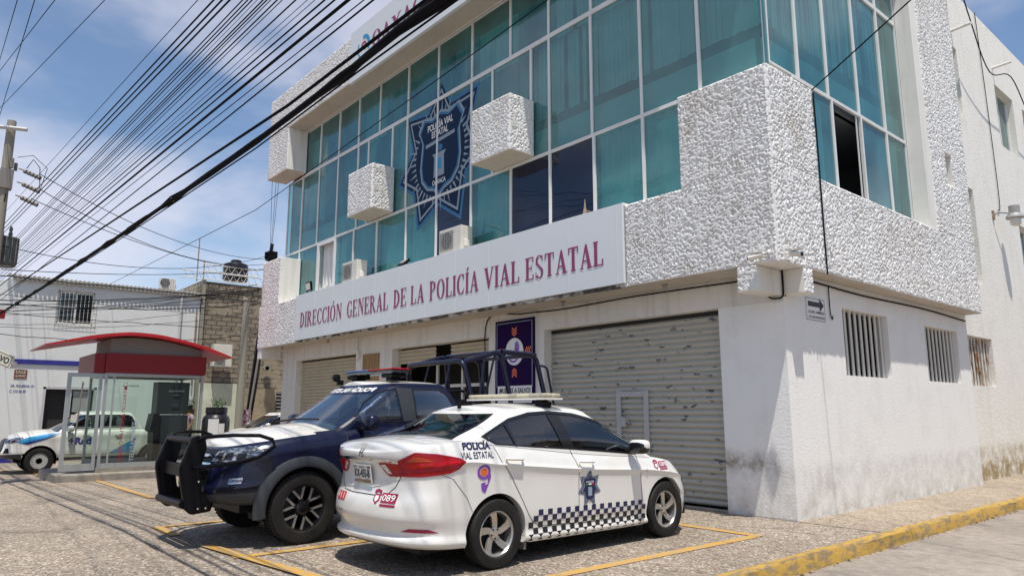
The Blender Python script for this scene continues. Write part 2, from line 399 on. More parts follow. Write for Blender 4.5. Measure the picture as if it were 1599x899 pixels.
M['rust'] = mat('rusty_metal', (0.20, 0.11, 0.06), rough=0.8, var=0.7, vscale=8, col2=(0.4, 0.34, 0.28))

def brick_mat():
    m = bpy.data.materials.new('grey_block_masonry')
    m.use_nodes = True
    t = m.node_tree
    b = t.nodes['Principled BSDF']; b.inputs['Roughness'].default_value = 0.9
    tcn = t.nodes.new('ShaderNodeTexCoord')
    sx_ = t.nodes.new('ShaderNodeSeparateXYZ'); cb = t.nodes.new('ShaderNodeCombineXYZ')
    t.links.new(tcn.outputs['Object'], sx_.inputs[0])
    ad = t.nodes.new('ShaderNodeMath'); ad.operation = 'ADD'
    t.links.new(sx_.outputs[0], ad.inputs[0]); t.links.new(sx_.outputs[1], ad.inputs[1])
    t.links.new(ad.outputs[0], cb.inputs[0]); t.links.new(sx_.outputs[2], cb.inputs[1])
    n = t.nodes.new('ShaderNodeTexNoise'); n.inputs['Scale'].default_value = 6; n.inputs['Detail'].default_value = 8
    t.links.new(tcn.outputs['Object'], n.inputs['Vector'])
    mv = t.nodes.new('ShaderNodeMix'); mv.data_type = 'VECTOR'; mv.inputs['Factor'].default_value = 0.03
    t.links.new(cb.outputs[0], mv.inputs['A']); t.links.new(n.outputs['Color'], mv.inputs['B'])
    br = t.nodes.new('ShaderNodeTexBrick')
    br.inputs['Scale'].default_value = 1
    br.inputs['Brick Width'].default_value = 0.42; br.inputs['Row Height'].default_value = 0.2
    br.inputs['Mortar Size'].default_value = 0.022; br.inputs['Mortar Smooth'].default_value = 0.3
    br.inputs['Color1'].default_value = (0.27, 0.225, 0.17, 1); br.inputs['Color2'].default_value = (0.20, 0.165, 0.125, 1)
    br.inputs['Mortar'].default_value = (0.09, 0.075, 0.06, 1)
    t.links.new(mv.outputs['Result'], br.inputs['Vector'])
    n2 = t.nodes.new('ShaderNodeTexNoise'); n2.inputs['Scale'].default_value = 0.9; n2.inputs['Detail'].default_value = 9; n2.inputs['Roughness'].default_value = 0.7
    t.links.new(tcn.outputs['Object'], n2.inputs['Vector'])
    r = t.nodes.new('ShaderNodeValToRGB'); r.color_ramp.elements[0].position = 0.53; r.color_ramp.elements[1].position = 0.57
    t.links.new(n2.outputs['Fac'], r.inputs['Fac'])
    mx = t.nodes.new('ShaderNodeMix'); mx.data_type = 'RGBA'; mx.inputs['B'].default_value = (0.30, 0.25, 0.18, 1)
    t.links.new(r.outputs['Color'], mx.inputs['Factor']); t.links.new(br.outputs['Color'], mx.inputs['A'])
    t.links.new(mx.outputs['Result'], b.inputs['Base Color'])
    bp = t.nodes.new('ShaderNodeBump'); bp.inputs['Distance'].default_value = 0.02; bp.invert = True
    t.links.new(br.outputs['Fac'], bp.inputs['Height']); t.links.new(bp.outputs['Normal'], b.inputs['Normal'])
    return m
M['block'] = brick_mat()

# ------------------------------------------------------------------ mesh helpers
class MB:
    def __init__(s):
        s.v = []; s.f = []
    def add(s, vs, fs):
        n = len(s.v)
        s.v += [tuple(v) for v in vs]
        s.f += [tuple(i + n for i in f) for f in fs]
        return s
    def box(s, x0, x1, y0, y1, z0, z1):
        return s.add([(x0, y0, z0), (x1, y0, z0), (x1, y1, z0), (x0, y1, z0), (x0, y0, z1), (x1, y0, z1), (x1, y1, z1), (x0, y1, z1)],
                     [(0, 3, 2, 1), (4, 5, 6, 7), (0, 1, 5, 4), (1, 2, 6, 5), (2, 3, 7, 6), (3, 0, 4, 7)])
    def obox(s, mat4, hx, hy, hz):
        vs = [mat4 @ Vector((a * hx, b * hy, c * hz)) for c in (-1, 1) for b in (-1, 1) for a in (-1, 1)]
        return s.add(vs, [(0, 2, 3, 1), (4, 5, 7, 6), (0, 1, 5, 4), (1, 3, 7, 5), (3, 2, 6, 7), (2, 0, 4, 6)])
    def quad(s, a, b, c, d):
        return s.add([a, b, c, d], [(0, 1, 2, 3)])
    def tube(s, pts, r, n=8, cap=True, radii=None):
        P = [Vector(p) for p in pts]
        rings = []
        prev = None
        for i, p in enumerate(P):
            t = (P[min(i + 1, len(P) - 1)] - P[max(i - 1, 0)])
            if t.length < 1e-9:
                t = Vector((0, 0, 1))
            t.normalize()
            if prev is None:
                a = Vector((0, 0, 1)) if abs(t.z) < 0.9 else Vector((1, 0, 0))
                u = t.cross(a).normalized()
            else:
                u = (prev - t * prev.dot(t)).normalized()
            prev = u
            v = t.cross(u)
            rr = radii[i] if radii else r
            rings.append([p + (u * math.cos(2 * PI * k / n) + v * math.sin(2 * PI * k / n)) * rr for k in range(n)])
        vs = [q for rg in rings for q in rg]
        fs = []
        for i in range(len(P) - 1):
            for k in range(n):
                a = i * n + k; b = i * n + (k + 1) % n
                fs.append((a, b, b + n, a + n))
        if cap:
            fs.append(tuple(range(n - 1, -1, -1)))
            fs.append(tuple((len(P) - 1) * n + k for k in range(n)))
        return s.add(vs, fs)
    def lathe(s, prof, org, axis='Z', n=32, close=False):
        """prof: (radius, height) pairs about the given axis through org"""
        o = Vector(org)
        vs = []
        for (r, h) in prof:
            for k in range(n):
                a = 2 * PI * k / n
                c, d = r * math.cos(a), r * math.sin(a)
                vs.append(o + (Vector((c, d, h)) if axis == 'Z' else Vector((h, c, d)) if axis == 'X' else Vector((d, h, c))))
        fs = []
        m = len(prof)
        for i in range(m - 1 + (1 if close else 0)):
            for k in range(n):
                a = i * n + k; b = i * n + (k + 1) % n
                j = ((i + 1) % m) * n
                fs.append((a, b, j + (k + 1) % n, j + k))
        if not close:
            if prof[0][0] > 1e-6: fs.append(tuple(range(n - 1, -1, -1)))
            if prof[-1][0] > 1e-6: fs.append(tuple((m - 1) * n + k for k in range(n)))
        return s.add(vs, fs)
    def prism(s, poly, fn, d0, d1):
        """poly of 2D points, fn(a, b, depth) -> 3D"""
        n = len(poly)
        tri = tessellate_polygon([[Vector((p[0], p[1], 0)) for p in poly]])
        vs = [fn(p[0], p[1], d0) for p in poly] + [fn(p[0], p[1], d1) for p in poly]
        fs = [tuple(t) for t in tri] + [tuple(i + n for i in t[::-1]) for t in tri]
        fs += [(i, (i + 1) % n, (i + 1) % n + n, i + n) for i in range(n)]
        return s.add(vs, fs)
    def build(s, name, m, parent=None, smooth=None, bevel=0, recalc=True):
        me = bpy.data.meshes.new(name)
        me.from_pydata([tuple(v) for v in s.v], [], s.f)
        if recalc:
            bm = bmesh.new(); bm.from_mesh(me)
            bmesh.ops.recalc_face_normals(bm, faces=bm.faces)
            bm.to_mesh(me); bm.free()
        me.materials.append(m)
        if smooth is not None:
            me.shade_smooth()
            me.set_sharp_from_angle(angle=R(smooth))
        o = bpy.data.objects.new(name, me)
        COL.objects.link(o)
        if parent:
            o.parent = parent
        if bevel:
            bv = o.modifiers.new('bevel', 'BEVEL'); bv.width = bevel; bv.segments = 2; bv.limit_method = 'ANGLE'; bv.angle_limit = R(40)
        return o

def thing(name, label, cat, loc=(0, 0, 0), rz=0, group=None):
    o = bpy.data.objects.new(name, None)
    COL.objects.link(o)
    o.location = loc
    o.rotation_euler = (0, 0, rz)
    tag(o, label, cat, group)
    return o
def tag(o, label, cat, group=None):
    o['label'] = label; o['category'] = cat
    if group: o['group'] = group
    return o
def struct(o):
    o['kind'] = 'structure'
    return o
def lab(o, label):
    o['label'] = label
    return o

def text_mb(txt, size=1.0, bold=0.0, fit=None, box=None, align='LEFT'):
    """flat triangulated outline text in 2D: returns (verts2d, faces); fit=(w,h) stretches to that box, origin lower left"""
    c = bpy.data.curves.new('t', 'FONT')
    c.body = txt; c.size = size; c.offset = bold; c.resolution_u = 3
    o = bpy.data.objects.new('t', c)
    COL.objects.link(o)
    dg = bpy.context.evaluated_depsgraph_get()
    me = bpy.data.meshes.new_from_object(o.evaluated_get(dg))
    vs = [(v.co.x, v.co.y) for v in me.vertices]
    fs = [tuple(p.vertices) for p in me.polygons]
    bpy.data.objects.remove(o); bpy.data.curves.remove(c); bpy.data.meshes.remove(me)
    x0 = min(v[0] for v in vs); x1 = max(v[0] for v in vs); y0 = min(v[1] for v in vs); y1 = max(v[1] for v in vs)
    kx = fit[0] / (x1 - x0) if fit else 1; ky = fit[1] / (y1 - y0) if fit and fit[1] else kx
    return [((v[0] - x0) * kx, (v[1] - y0) * ky) for v in vs], fs

def flat_text(name, txt, fn, m, parent, fit, bold=0.0):
    vs, fs = text_mb(txt, fit=fit, bold=bold)
    b = MB().add([fn(*v) for v in vs], fs)
    return b.build(name, m, parent, recalc=False)

# serif capitals for the two big signs, built of stems, bars and rings in a 1-high box
def serif(word):
    T, h, sr, sh = 0.17, 0.075, 0.055, 0.05
    def rect(x0, y0, x1, y1): return [(x0, y0), (x1, y0), (x1, y1), (x0, y1)]
    def stem(x, y0=0, y1=1, t=T, bot=True, top=True):
        o = [rect(x, y0, x + t, y1)]
        if bot: o.append([(x - sr, y0), (x + t + sr, y0), (x + t + sr, y0 + sh), (x + t, y0 + sh + .02), (x, y0 + sh + .02), (x - sr, y0 + sh)])
        if top: o.append([(x - sr, y1), (x - sr, y1 - sh), (x, y1 - sh - .02), (x + t, y1 - sh - .02), (x + t + sr, y1 - sh), (x + t + sr, y1)])
        return o
    def ring(cx, cy, rx, ry, tx, ty, a0, a1, n=18):
        A = [R(a0 + (a1 - a0) * i / n) for i in range(n + 1)]
        o = [(cx + rx * math.cos(a), cy + ry * math.sin(a)) for a in A]
        i_ = [(cx + (rx - tx) * math.cos(a), cy + (ry - ty) * math.sin(a)) for a in A]
        return [[o[k], o[k + 1], i_[k + 1], i_[k]] for k in range(n)]
    g = {
        'I': (T + .12, lambda: stem(.06)),
        'D': (.66, lambda: stem(.06) + ring(.2, .5, .42, .5, .17, .06, -90, 90)),
        'R': (.72, lambda: stem(.06) + ring(.2, .745, .34, .255, .15, .055, -90, 90) + [[(.26, .5), (.42, .5), (.66, .05), (.72, .05), (.72, 0), (.52, 0)]]),
        'P': (.60, lambda: stem(.06) + ring(.2, .73, .36, .27, .16, .055, -90, 90)),
        'E': (.60, lambda: stem(.06) + [rect(.2, 0, .54, .06), rect(.2, .94, .54, 1), rect(.2, .49, .42, .55), rect(.49, 0, .56, .24), rect(.49, .76, .55, 1), rect(.39, .41, .44, .63)]),
        'L': (.56, lambda: stem(.06) + [rect(.2, 0, .52, .06), rect(.47, 0, .54, .27)]),
        'T': (.62, lambda: stem(.23, top=False) + [rect(.02, .93, .60, 1), rect(.02, .72, .08, .95), rect(.54, .72, .60, .95)]),
        'V': (.70, lambda: [[(.05, 1), (.24, 1), (.42, .22), (.36, 0), (.31, 0)], [(.34, 0), (.38, 0), (.64, 1), (.57, 1), (.36, .2)], rect(0, .95, .29, 1), rect(.5, .95, .70, 1)]),
        'A': (.72, lambda: [[(.48, 0), (.67, 0), (.42, 1), (.36, 1), (.32, .82)], [(.08, 0), (.15, 0), (.36, .8), (.34, 1), (.33, 1)], rect(.17, .28, .53, .345), rect(.02, 0, .23, .05), rect(.42, 0, .73, .05)]),
        'N': (.76, lambda: [rect(.1, 0, .17, 1), [(.1, 1), (.28, 1), (.66, .15), (.66, 0), (.58, 0)], rect(.59, 0, .66, 1), rect(.03, 0, .25, .05), rect(.02, .95, .2, 1), rect(.51, .95, .74, 1)]),
        'O': (.74, lambda: ring(.37, .5, .35, .51, .17, .055, 0, 360, 32)),
        'C': (.66, lambda: ring(.37, .5, .35, .51, .17, .055, 48, 312, 26) + [rect(.54, .7, .60, .98), [(.56, .02), (.62, .30), (.58, .30), (.54, .16)]]),
        'G': (.70, lambda: ring(.37, .5, .35, .51, .17, .055, 48, 300, 26) + [rect(.54, .7, .60, .98), rect(.49, .04, .64, .42), rect(.43, .40, .69, .45)]),
        'S': (.56, lambda: ring(.28, .755, .24, .255, .13, .055, 30, 230, 14) + ring(.28, .25, .25, .26, .14, .055, -150, 50, 14) + [[(.09, .62), (.13, .72), (.50, .38), (.46, .26)]] + [rect(.45, .72, .50, .98), rect(.04, .02, .09, .28)]),
        'X': (.74, lambda: [[(.04, 1), (.24, 1), (.70, 0), (.50, 0)], [(.06, 0), (.13, 0), (.66, 1), (.59, 1)], rect(0, .95, .30, 1), rect(.50, .95, .74, 1), rect(0, 0, .22, .05), rect(.42, 0, .74, .05)]),
    }
    acc = {'Ó': 'O', 'Í': 'I'}
    x = 0; polys = []
    for ch in word:
        b = acc.get(ch, ch)
        wd, f = g[b]
        for p in f():
            polys.append([(q[0] + x, q[1]) for q in p])
        if ch in acc:
            cx = x + wd / 2
            polys.append([(cx - .07, 1.07), (cx + .01, 1.07), (cx + .15, 1.26), (cx + .01, 1.26)])
        x += wd + .055
    return polys, x - .055
def serif_word(mb, word, x0, x1, z0, h, y):
    polys, wd = serif(word)
    k = (x1 - x0) / wd
    for i, p in enumerate(polys):
        d = y - 0.004 - 0.00025 * (i % 9)
        mb.add([(x0 + q[0] * k, d, z0 + q[1] * h) for q in p], [tuple(range(len(p)))])

def smooth_curve(knots):
    """monotone cubic through (x, y) knots"""
    xs = [k[0] for k in knots]; ys = [k[1] for k in knots]
    n = len(xs)
    d = [(ys[i + 1] - ys[i]) / (xs[i + 1] - xs[i]) for i in range(n - 1)]
    m = [d[0]] + [0 if d[i - 1] * d[i] <= 0 else 2 * d[i - 1] * d[i] / (d[i - 1] + d[i]) for i in range(1, n - 1)] + [d[-1]]
    def f(x):
        if x <= xs[0]: return ys[0]
        if x >= xs[-1]: return ys[-1]
        i = max(j for j in range(n - 1) if xs[j] <= x)
        h = xs[i + 1] - xs[i]; t = (x - xs[i]) / h
        return ((2 * t ** 3 - 3 * t * t + 1) * ys[i] + (t ** 3 - 2 * t * t + t) * h * m[i] + (-2 * t ** 3 + 3 * t * t) * ys[i + 1] + (t ** 3 - t * t) * h * m[i + 1])
    return f

def in_poly(x, y, P):
    c = False
    j = len(P) - 1
    for i in range(len(P)):
        if (P[i][1] > y) != (P[j][1] > y) and x < (P[j][0] - P[i][0]) * (y - P[i][1]) / (P[j][1] - P[i][1]) + P[i][0]:
            c = not c
        j = i
    return c

def gz(x):
    """the forecourt falls gently towards the far street"""
    return max(-0.4, -0.03 * max(0.0, -x - 5))

# numpy value noise for the rough-cast relief
rng = np.random.RandomState(3)
LAT = rng.rand(256, 256)
def vnoise(u, v):
    iu = np.floor(u).astype(int); iv = np.floor(v).astype(int)
    fu = u - iu; fv = v - iv
    fu = fu * fu * (3 - 2 * fu); fv = fv * fv * (3 - 2 * fv)
    a = LAT[iu % 256, iv % 256]; b = LAT[(iu + 1) % 256, iv % 256]; c = LAT[iu % 256, (iv + 1) % 256]; d = LAT[(iu + 1) % 256, (iv + 1) % 256]
    return (a * (1 - fu) + b * fu) * (1 - fv) + (c * (1 - fu) + d * fu) * fv
def relief(u, v, c=.046):
    """coarse rough-cast: a proud skin broken by separate small pits, with a fine grain"""
    gu, gv = u / c + (vnoise(u * 13, v * 13) - .5) * .7, v / c + (vnoise(u * 13 + 40, v * 13 + 40) - .5) * .7
    iu, iv = np.floor(gu).astype(int), np.floor(gv).astype(int)
    pit = np.zeros_like(u)
    for a in (-1, 0, 1):
        for b in (-1, 0, 1):
            ju, jv = iu + a, iv + b
            r1 = LAT[ju % 256, jv % 256]; r2 = LAT[(ju + 91) % 256, (jv + 37) % 256]; r3 = LAT[(ju + 17) % 256, (jv + 151) % 256]
            du = gu - (ju + .15 + .7 * r1); dv = gv - (jv + .15 + .7 * r2)
            ang = r1 * 6.28
            e1 = du * np.cos(ang) + dv * np.sin(ang); e2 = -du * np.sin(ang) + dv * np.cos(ang)
            d = np.sqrt(e1 ** 2 * .55 + e2 ** 2 * 1.6)
            rad = .20 + .34 * r3
            pit = np.maximum(pit, np.clip((rad - d) / .20, 0, 1) * (.45 + .55 * r3))
    return 1 - .84 * pit - .16 * vnoise(u * 60, v * 60)
def rough_panel(mb, O, U, V, N, W_, H_, step=.02, amp=.024):
    amp = .028; step = min(step, .022) * .72
    O, U, V, N = [np.array(a, float) for a in (O, U, V, N)]
    nu = max(2, int(W_ / step)); nv = max(2, int(H_ / step))
    uu, vv = np.meshgrid(np.linspace(0, W_, nu + 1), np.linspace(0, H_, nv + 1), indexing='ij')
    P = O + uu[..., None] * U + vv[..., None] * V
    au = P @ np.abs(U) ; av = P @ np.abs(V)
    h = relief(au + 40, av + 40) * amp
    edge = np.minimum(np.minimum(uu, W_ - uu), np.minimum(vv, H_ - vv))
    h = h * np.clip(edge / step * .5 + .45, 0, 1)
    P = P + h[..., None] * N
    n0 = len(mb.v)
    mb.v += [tuple(p) for p in P.reshape(-1, 3)]
    for i in range(nu):
        for j in range(nv):
            a = n0 + i * (nv + 1) + j
            mb.f.append((a, a + nv + 1, a + nv + 2, a + 1))
    # skirt back to the wall
    ring = [(i, 0) for i in range(nu + 1)] + [(nu, j) for j in range(1, nv + 1)] + [(i, nv) for i in range(nu - 1, -1, -1)] + [(0, j) for j in range(nv - 1, 0, -1)]
    b0 = len(mb.v)
    for (i, j) in ring:
        mb.v.append(tuple(P[i, j] - N * (h[i, j] + .004)))
    m = len(ring)
    for k in range(m):
        a = n0 + ring[k][0] * (nv + 1) + ring[k][1]; b = n0 + ring[(k + 1) % m][0] * (nv + 1) + ring[(k + 1) % m][1]
        mb.f.append((b, a, b0 + k, b0 + (k + 1) % m))

def holed(mb, O, U, V, N, u0, u1, v0, v1, holes, depth):
    """wall face at O with rectangular holes (ua, ub, va, vb) and their reveals going depth behind the face"""
    O, U, V, N = Vector(O), Vector(U), Vector(V), Vector(N)
    us = sorted({u0, u1, *[h[0] for h in holes], *[h[1] for h in holes]})
    vs = sorted({v0, v1, *[h[2] for h in holes], *[h[3] for h in holes]})
    P = lambda a, b, d=0: O + U * a + V * b - N * d
    for i in range(len(us) - 1):
        for j in range(len(vs) - 1):
            cu, cv = (us[i] + us[i + 1]) / 2, (vs[j] + vs[j + 1]) / 2
            if any(h[0] < cu < h[1] and h[2] < cv < h[3] for h in holes): continue
            mb.quad(P(us[i], vs[j]), P(us[i + 1], vs[j]), P(us[i + 1], vs[j + 1]), P(us[i], vs[j + 1]))
    for (a, b, c, d) in holes:
        for p, q in (((a, c), (b, c)), ((b, c), (b, d)), ((b, d), (a, d)), ((a, d), (a, c))):
            mb.quad(P(*p), P(*p, depth), P(*q, depth), P(*q))

# ================================================================== GROUND
def sheet(name, m, xs, ys, zf):
    b = MB()
    for x in xs:
        for y in ys: b.v.append((x, y, zf(x, y)))
    n = len(ys)
    for i in range(len(xs) - 1):
        for j in range(n - 1):
            a = i * n + j
            b.f.append((a, a + n, a + n + 1, a + 1))
    return struct(b.build(name, m, recalc=False))
sheet('ground', M['earth'], [-900, 900], [-900, 900], lambda x, y: -0.62)
sheet('forecourt', M['forecourt'], [-40, -30, -22, -18.35, -18.2] + [-5 - i * 1.0 for i in range(13, -1, -1)] + [-2, 0, 1.08], [-24, -18, -12, -6, 0, 12, 40], lambda x, y: gz(x) if y <= 0 or x < -17 else gz(x) - .004)
# inside the block the building stands on the same sheet; the side street pavement lies over it
sheet('sidewalk', M['pavement'], [-0.35, 1.08], [0.0, 6, 12, 30, 60], lambda x, y: 0.004)
sheet('road', M['road'], [1.2, 9, 30], [-60, -20, 0, 20, 60], lambda x, y: -0.14)
kb = MB()
y = -24.0
i = 0
while y < 50:                                            # kerb of cast lengths with slightly uneven joints
    ln = 2.35 + 0.3 * random.random()
    o_ = random.uniform(-.008, .008)
    ys = [y + ln * k / 10 for k in range(11)]
    ys[-1] -= .012
    prof = [(1.08, -.02), (1.085, .012), (1.11, .018), (1.17, .014), (1.195, -.01), (1.215, -.15), (1.0, -.15)]
    n0 = len(kb.v)
    for yy in ys:
        for (a, c) in prof:
            kb.v.append((a + o_ + (random.uniform(-.006, .006) if a > 1.1 else 0), yy, c + (random.uniform(-.005, .005) if c > -.1 else 0)))
    m = len(prof)
    for a in range(10):
        for k in range(m):
            p = n0 + a * m + k; q = n0 + a * m + (k + 1) % m
            kb.f.append((p, q, q + m, p + m))
    kb.f.append(tuple(n0 + k for k in range(m))); kb.f.append(tuple(n0 + 10 * m + k for k in range(m)))
    y += ln
struct(kb.build('kerb', M['kerb'], smooth=40))
# leaf litter along the gutter
lt = MB()
for i in range(240):
    yy = random.uniform(-4, 14); xx = 1.22 + abs(random.gauss(0, .03))
    a = random.uniform(0, 6.28); s_ = random.uniform(.008, .03)
    c, d = math.cos(a) * s_, math.sin(a) * s_
    lt.quad((xx - c, yy - d, -.136), (xx + d * .5, yy - c * .5, -.13), (xx + c, yy + d, -.135), (xx - d * .5, yy + c * .5, -.122))
o = lt.build('leaf_litter', M['rust'], recalc=False); o['kind'] = 'stuff'; tag(o, 'dry brown leaf litter lying in the gutter along the yellow kerb', 'litter')

LZ = [.004]
def line_strip(pts, wd, zoff=.006):
    b = MB()
    for (a, c) in pts:
        LZ[0] += .0017; zoff = LZ[0]
        A, C_ = Vector((*a, 0)), Vector((*c, 0))
        t = (C_ - A).normalized(); nrm = Vector((-t.y, t.x, 0)) * wd / 2
        n = max(1, int((C_ - A).length / .5))
        for i in range(n):
            p = A.lerp(C_, i / n); q = A.lerp(C_, (i + 1) / n)
            b.quad(*[(v.x, v.y, gz(v.x) + zoff) for v in (p - nrm, q - nrm, q + nrm, p + nrm)])
    return b
o = line_strip([((.22, -1.42), (.13, -6.6)), ((.27, -1.38), (-2.3, -1.36))], .13).build('parking_line', M['line'], recalc=False); struct(o)
o = line_strip([((-2.42, -1.5), (-2.48, -6.5)), ((-5.0, -1.5), (-5.02, -6.55)), ((-5.07, -6.55), (-4.2, -6.55))], .13).build('parking_line', M['line'], recalc=False); struct(o)
o = line_strip([((-18.8, -4.9), (-9.6, -5.45)), ((-24, -6.8), (-18.8, -5.3)), ((-3.3, -6.5), (-1.0, -6.25))], .13).build('parking_line', M['line'], recalc=False); struct(o)

# ================================================================== POLICE BUILDING
B = thing('police_building', 'three-storey white rough-cast office block with teal glass walls and shuttered ground floor', 'building')
XL, XG, D1, D2, ZO = -17.53, -16.99, 0.64, 0.30, 3.38
ZT, ZS, ZM, ZU, ZTOP = 6.16, 6.45, 8.92, 10.36, 11.71
OPEN = [(-15.99, -12.22), (-10.38, -6.55), (-4.87, -1.05)]
wb = MB()
holed(wb, (0, 0, 0), (1, 0, 0), (0, 0, 1), (0, -1, 0), XG, 0, -.3, ZO, [(a, b, .05, 2.96) for a, b in OPEN], .26)
wb.build('front_wall', M['wall_smooth'], B)
# the right pillar and the side wall have a coarser painted render
pb = MB()
pb.box(-1.045, -.002, -.006, .02, .02, 2.955)
pb.build('corner_pillar', M['wall'], B)
sb = MB()
SW = [(1.75, 3.41, 1.98, 3.02), (5.02, 6.70, 1.98, 3.0)]
holed(sb, (0, 0, 0), (0, 1, 0), (0, 0, 1), (1, 0, 0), 0, 7.30, -.2, ZO, SW, .22)
sb.quad((0, 7.3, -.2), (-.5, 7.3, -.2), (-.5, 7.3, ZO), (0, 7.3, ZO))
sb.build('side_wall', M['wall'], B)
# left side and back of the block, roof
cb_ = MB()
cb_.quad((XG, 0, -.6), (XG, 9, -.6), (XG, 9, ZTOP), (XG, 0, ZTOP))
cb_.quad((XG, 9, -.6), (-.5, 9, -.6), (-.5, 9, ZTOP), (XG, 9, ZTOP))
cb_.quad((XG, -.3, ZTOP - .25), (0, -.3, ZTOP - .25), (0, 9, ZTOP - .25), (XG, 9, ZTOP - .25))
cb_.build('rear_wall', M['wall_smooth'], B)
# rooms behind the glass
rb = MB()
rb.quad((XG - .3, 3.2, ZO), (-.6, 3.2, ZO), (-.6, 3.2, 10.9), (XG - .3, 3.2, 10.9))
rb.box(XG - .2, -.12, .18, 3.2, ZO - .06, ZO + .02)
rb.box(XG - .2, -.12, .25, 7.0, ZS + .02, ZS + .22)
rb.box(XG - .2, -.12, .12, 7.0, 10.46, 10.6)
rb.quad((-3.4, .3, ZO), (-3.4, 7, ZO), (-3.4, 7, 10.5), (-3.4, .3, 10.5))
rb.quad((-3.4, 5.6, ZO), (-.2, 5.6, ZO), (-.2, 5.6, 10.5), (-3.4, 5.6, 10.5))
rb.build('room_wall', M['inner'], B)
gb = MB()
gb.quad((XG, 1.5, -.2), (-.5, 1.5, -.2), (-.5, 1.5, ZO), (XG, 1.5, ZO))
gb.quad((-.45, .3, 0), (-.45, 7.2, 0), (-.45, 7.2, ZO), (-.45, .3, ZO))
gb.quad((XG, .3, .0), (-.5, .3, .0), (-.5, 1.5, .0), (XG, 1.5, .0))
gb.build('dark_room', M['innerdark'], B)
# parapet behind glass (pale spandrel), dark gap above it
spd = MB()
spd.box(XG - .2, -.3, .16, .22, ZS + .02, ZS + .62)
spd.box(-.22, -.16, .22, 5.2, ZS + .02, ZS + .62)
spd.build('spandrel_panel', mat('spandrel_paint', (0.70, 0.78, 0.74), rough=.8), B)

# --- projecting slab band: solid core + displaced rough-cast skins
def lump(name, boxes, skins, label=None):
    """a solid part of the facade with its displaced rough-cast skins as a sub-part"""
    b = MB()
    for q in boxes: b.box(*q)
    o = b.build(name, M['wall_smooth'], B, bevel=.012)
    if label: lab(o, label)
    if skins:
        k = MB()
        for q in skins: rough_panel(k, *q)
        k.build('rough_cast_facing', M['rough'], o, smooth=60, recalc=False)
    return o
FX, FY, FZ = (1, 0, 0), (0, 1, 0), (0, 0, 1)
fr_ = lambda x0, x1, z0, z1, st_=.015: ((x0, -D1, z0), FX, FZ, (0, -1, 0), x1 - x0, z1 - z0, st_)
sd_ = lambda y0, y1, z0, z1, st_=.019, x=D2: ((x, y0, z0), FY, FZ, (1, 0, 0), y1 - y0, z1 - z0, st_)
lump('slab_band', [(XL, -.006, -D1, -.004, ZO, 4.70), (-.006, D2, -D1, -.004, ZO, 4.70), (.004, D2, -.004, 7.26, ZO, 4.78)],
     [fr_(-2.25, D2, ZO, 4.705), sd_(-D1, 7.26, ZO, 4.785), fr_(XL, -14.58, ZO, 4.70, .03)])
lump('corner_block', [(-1.16, D2, -D1, -.004, 4.70, ZT), (.004, D2, -.004, .65, 4.78, ZT)], [fr_(-1.16, D2, 4.70, ZT), sd_(-D1, .65, 4.78, ZT, .016)])
lump('raised_block', [(-17.41, -16.04, -D1, -.004, 4.70, 6.14)], [fr_(-17.41, -16.04, 4.70, 6.14, .03)])
lump('rough_cast_tower', [(.004, D2, 5.02, 6.08, 4.78, ZTOP), (.004, D2, 6.44, 7.26, 4.78, ZTOP), (.004, D2, 6.08, 6.44, 4.78, 5.86), (.004, D2, 6.08, 6.44, 6.50, ZTOP), (.004, .08, 6.08, 6.44, 5.86, 6.50)],
     [sd_(5.30, 6.08, 4.78, ZTOP), sd_(6.44, 7.26, 4.78, ZTOP), sd_(6.08, 6.44, 4.78, 5.86), sd_(6.08, 6.44, 6.50, ZTOP)])
lump('hanging_wing', [(XL, -15.98, -D1, -.004, 8.97, ZU)], [fr_(XL, -15.98, 8.97, ZU, .03)])
lump('roof_band', [(XL, D2, -D1, -.004, ZU, ZTOP), (.004, D2, -.004, 5.02, ZU, ZTOP)], [fr_(XL, -11.78, ZU, ZTOP, .03), sd_(-D1, 5.02, ZU, ZTOP, .03)])
for (a, b, c, d) in ((-11.78, -10.52, 6.50, 7.68), (-6.35, -5.13, 6.49, 7.66)):
    lump('projecting_box', [(a, b, -D1, -.005, c, d)], [fr_(a, b, c, d, .02), sd_(-D1, -.01, c, d, .02, b)])
lump('beam_end', [(-.30, -.004, -D1, -.004, 3.03, ZO)], [fr_(-.30, -.004, 3.03, ZO)])
lump('beam_end', [(.004, D2, .004, .25, 3.03, ZO)], [sd_(.004, .25, 3.03, ZO)])
lump('beam_end', [(XL, XL + .3, -D1, -.004, 3.06, ZO)], [])
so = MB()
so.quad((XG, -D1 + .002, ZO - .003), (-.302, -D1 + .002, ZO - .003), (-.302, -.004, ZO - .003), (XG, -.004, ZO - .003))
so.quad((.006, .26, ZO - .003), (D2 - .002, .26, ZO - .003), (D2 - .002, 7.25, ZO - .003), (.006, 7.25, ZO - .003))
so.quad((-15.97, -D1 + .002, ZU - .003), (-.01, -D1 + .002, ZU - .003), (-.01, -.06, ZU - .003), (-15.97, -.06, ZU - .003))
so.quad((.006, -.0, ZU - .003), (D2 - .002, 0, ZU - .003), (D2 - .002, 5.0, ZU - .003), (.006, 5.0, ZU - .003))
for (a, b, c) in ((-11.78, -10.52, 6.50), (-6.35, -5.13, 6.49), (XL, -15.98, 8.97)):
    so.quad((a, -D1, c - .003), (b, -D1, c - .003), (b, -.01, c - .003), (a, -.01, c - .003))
so.build('soffit', M['soffit'], B, recalc=False)
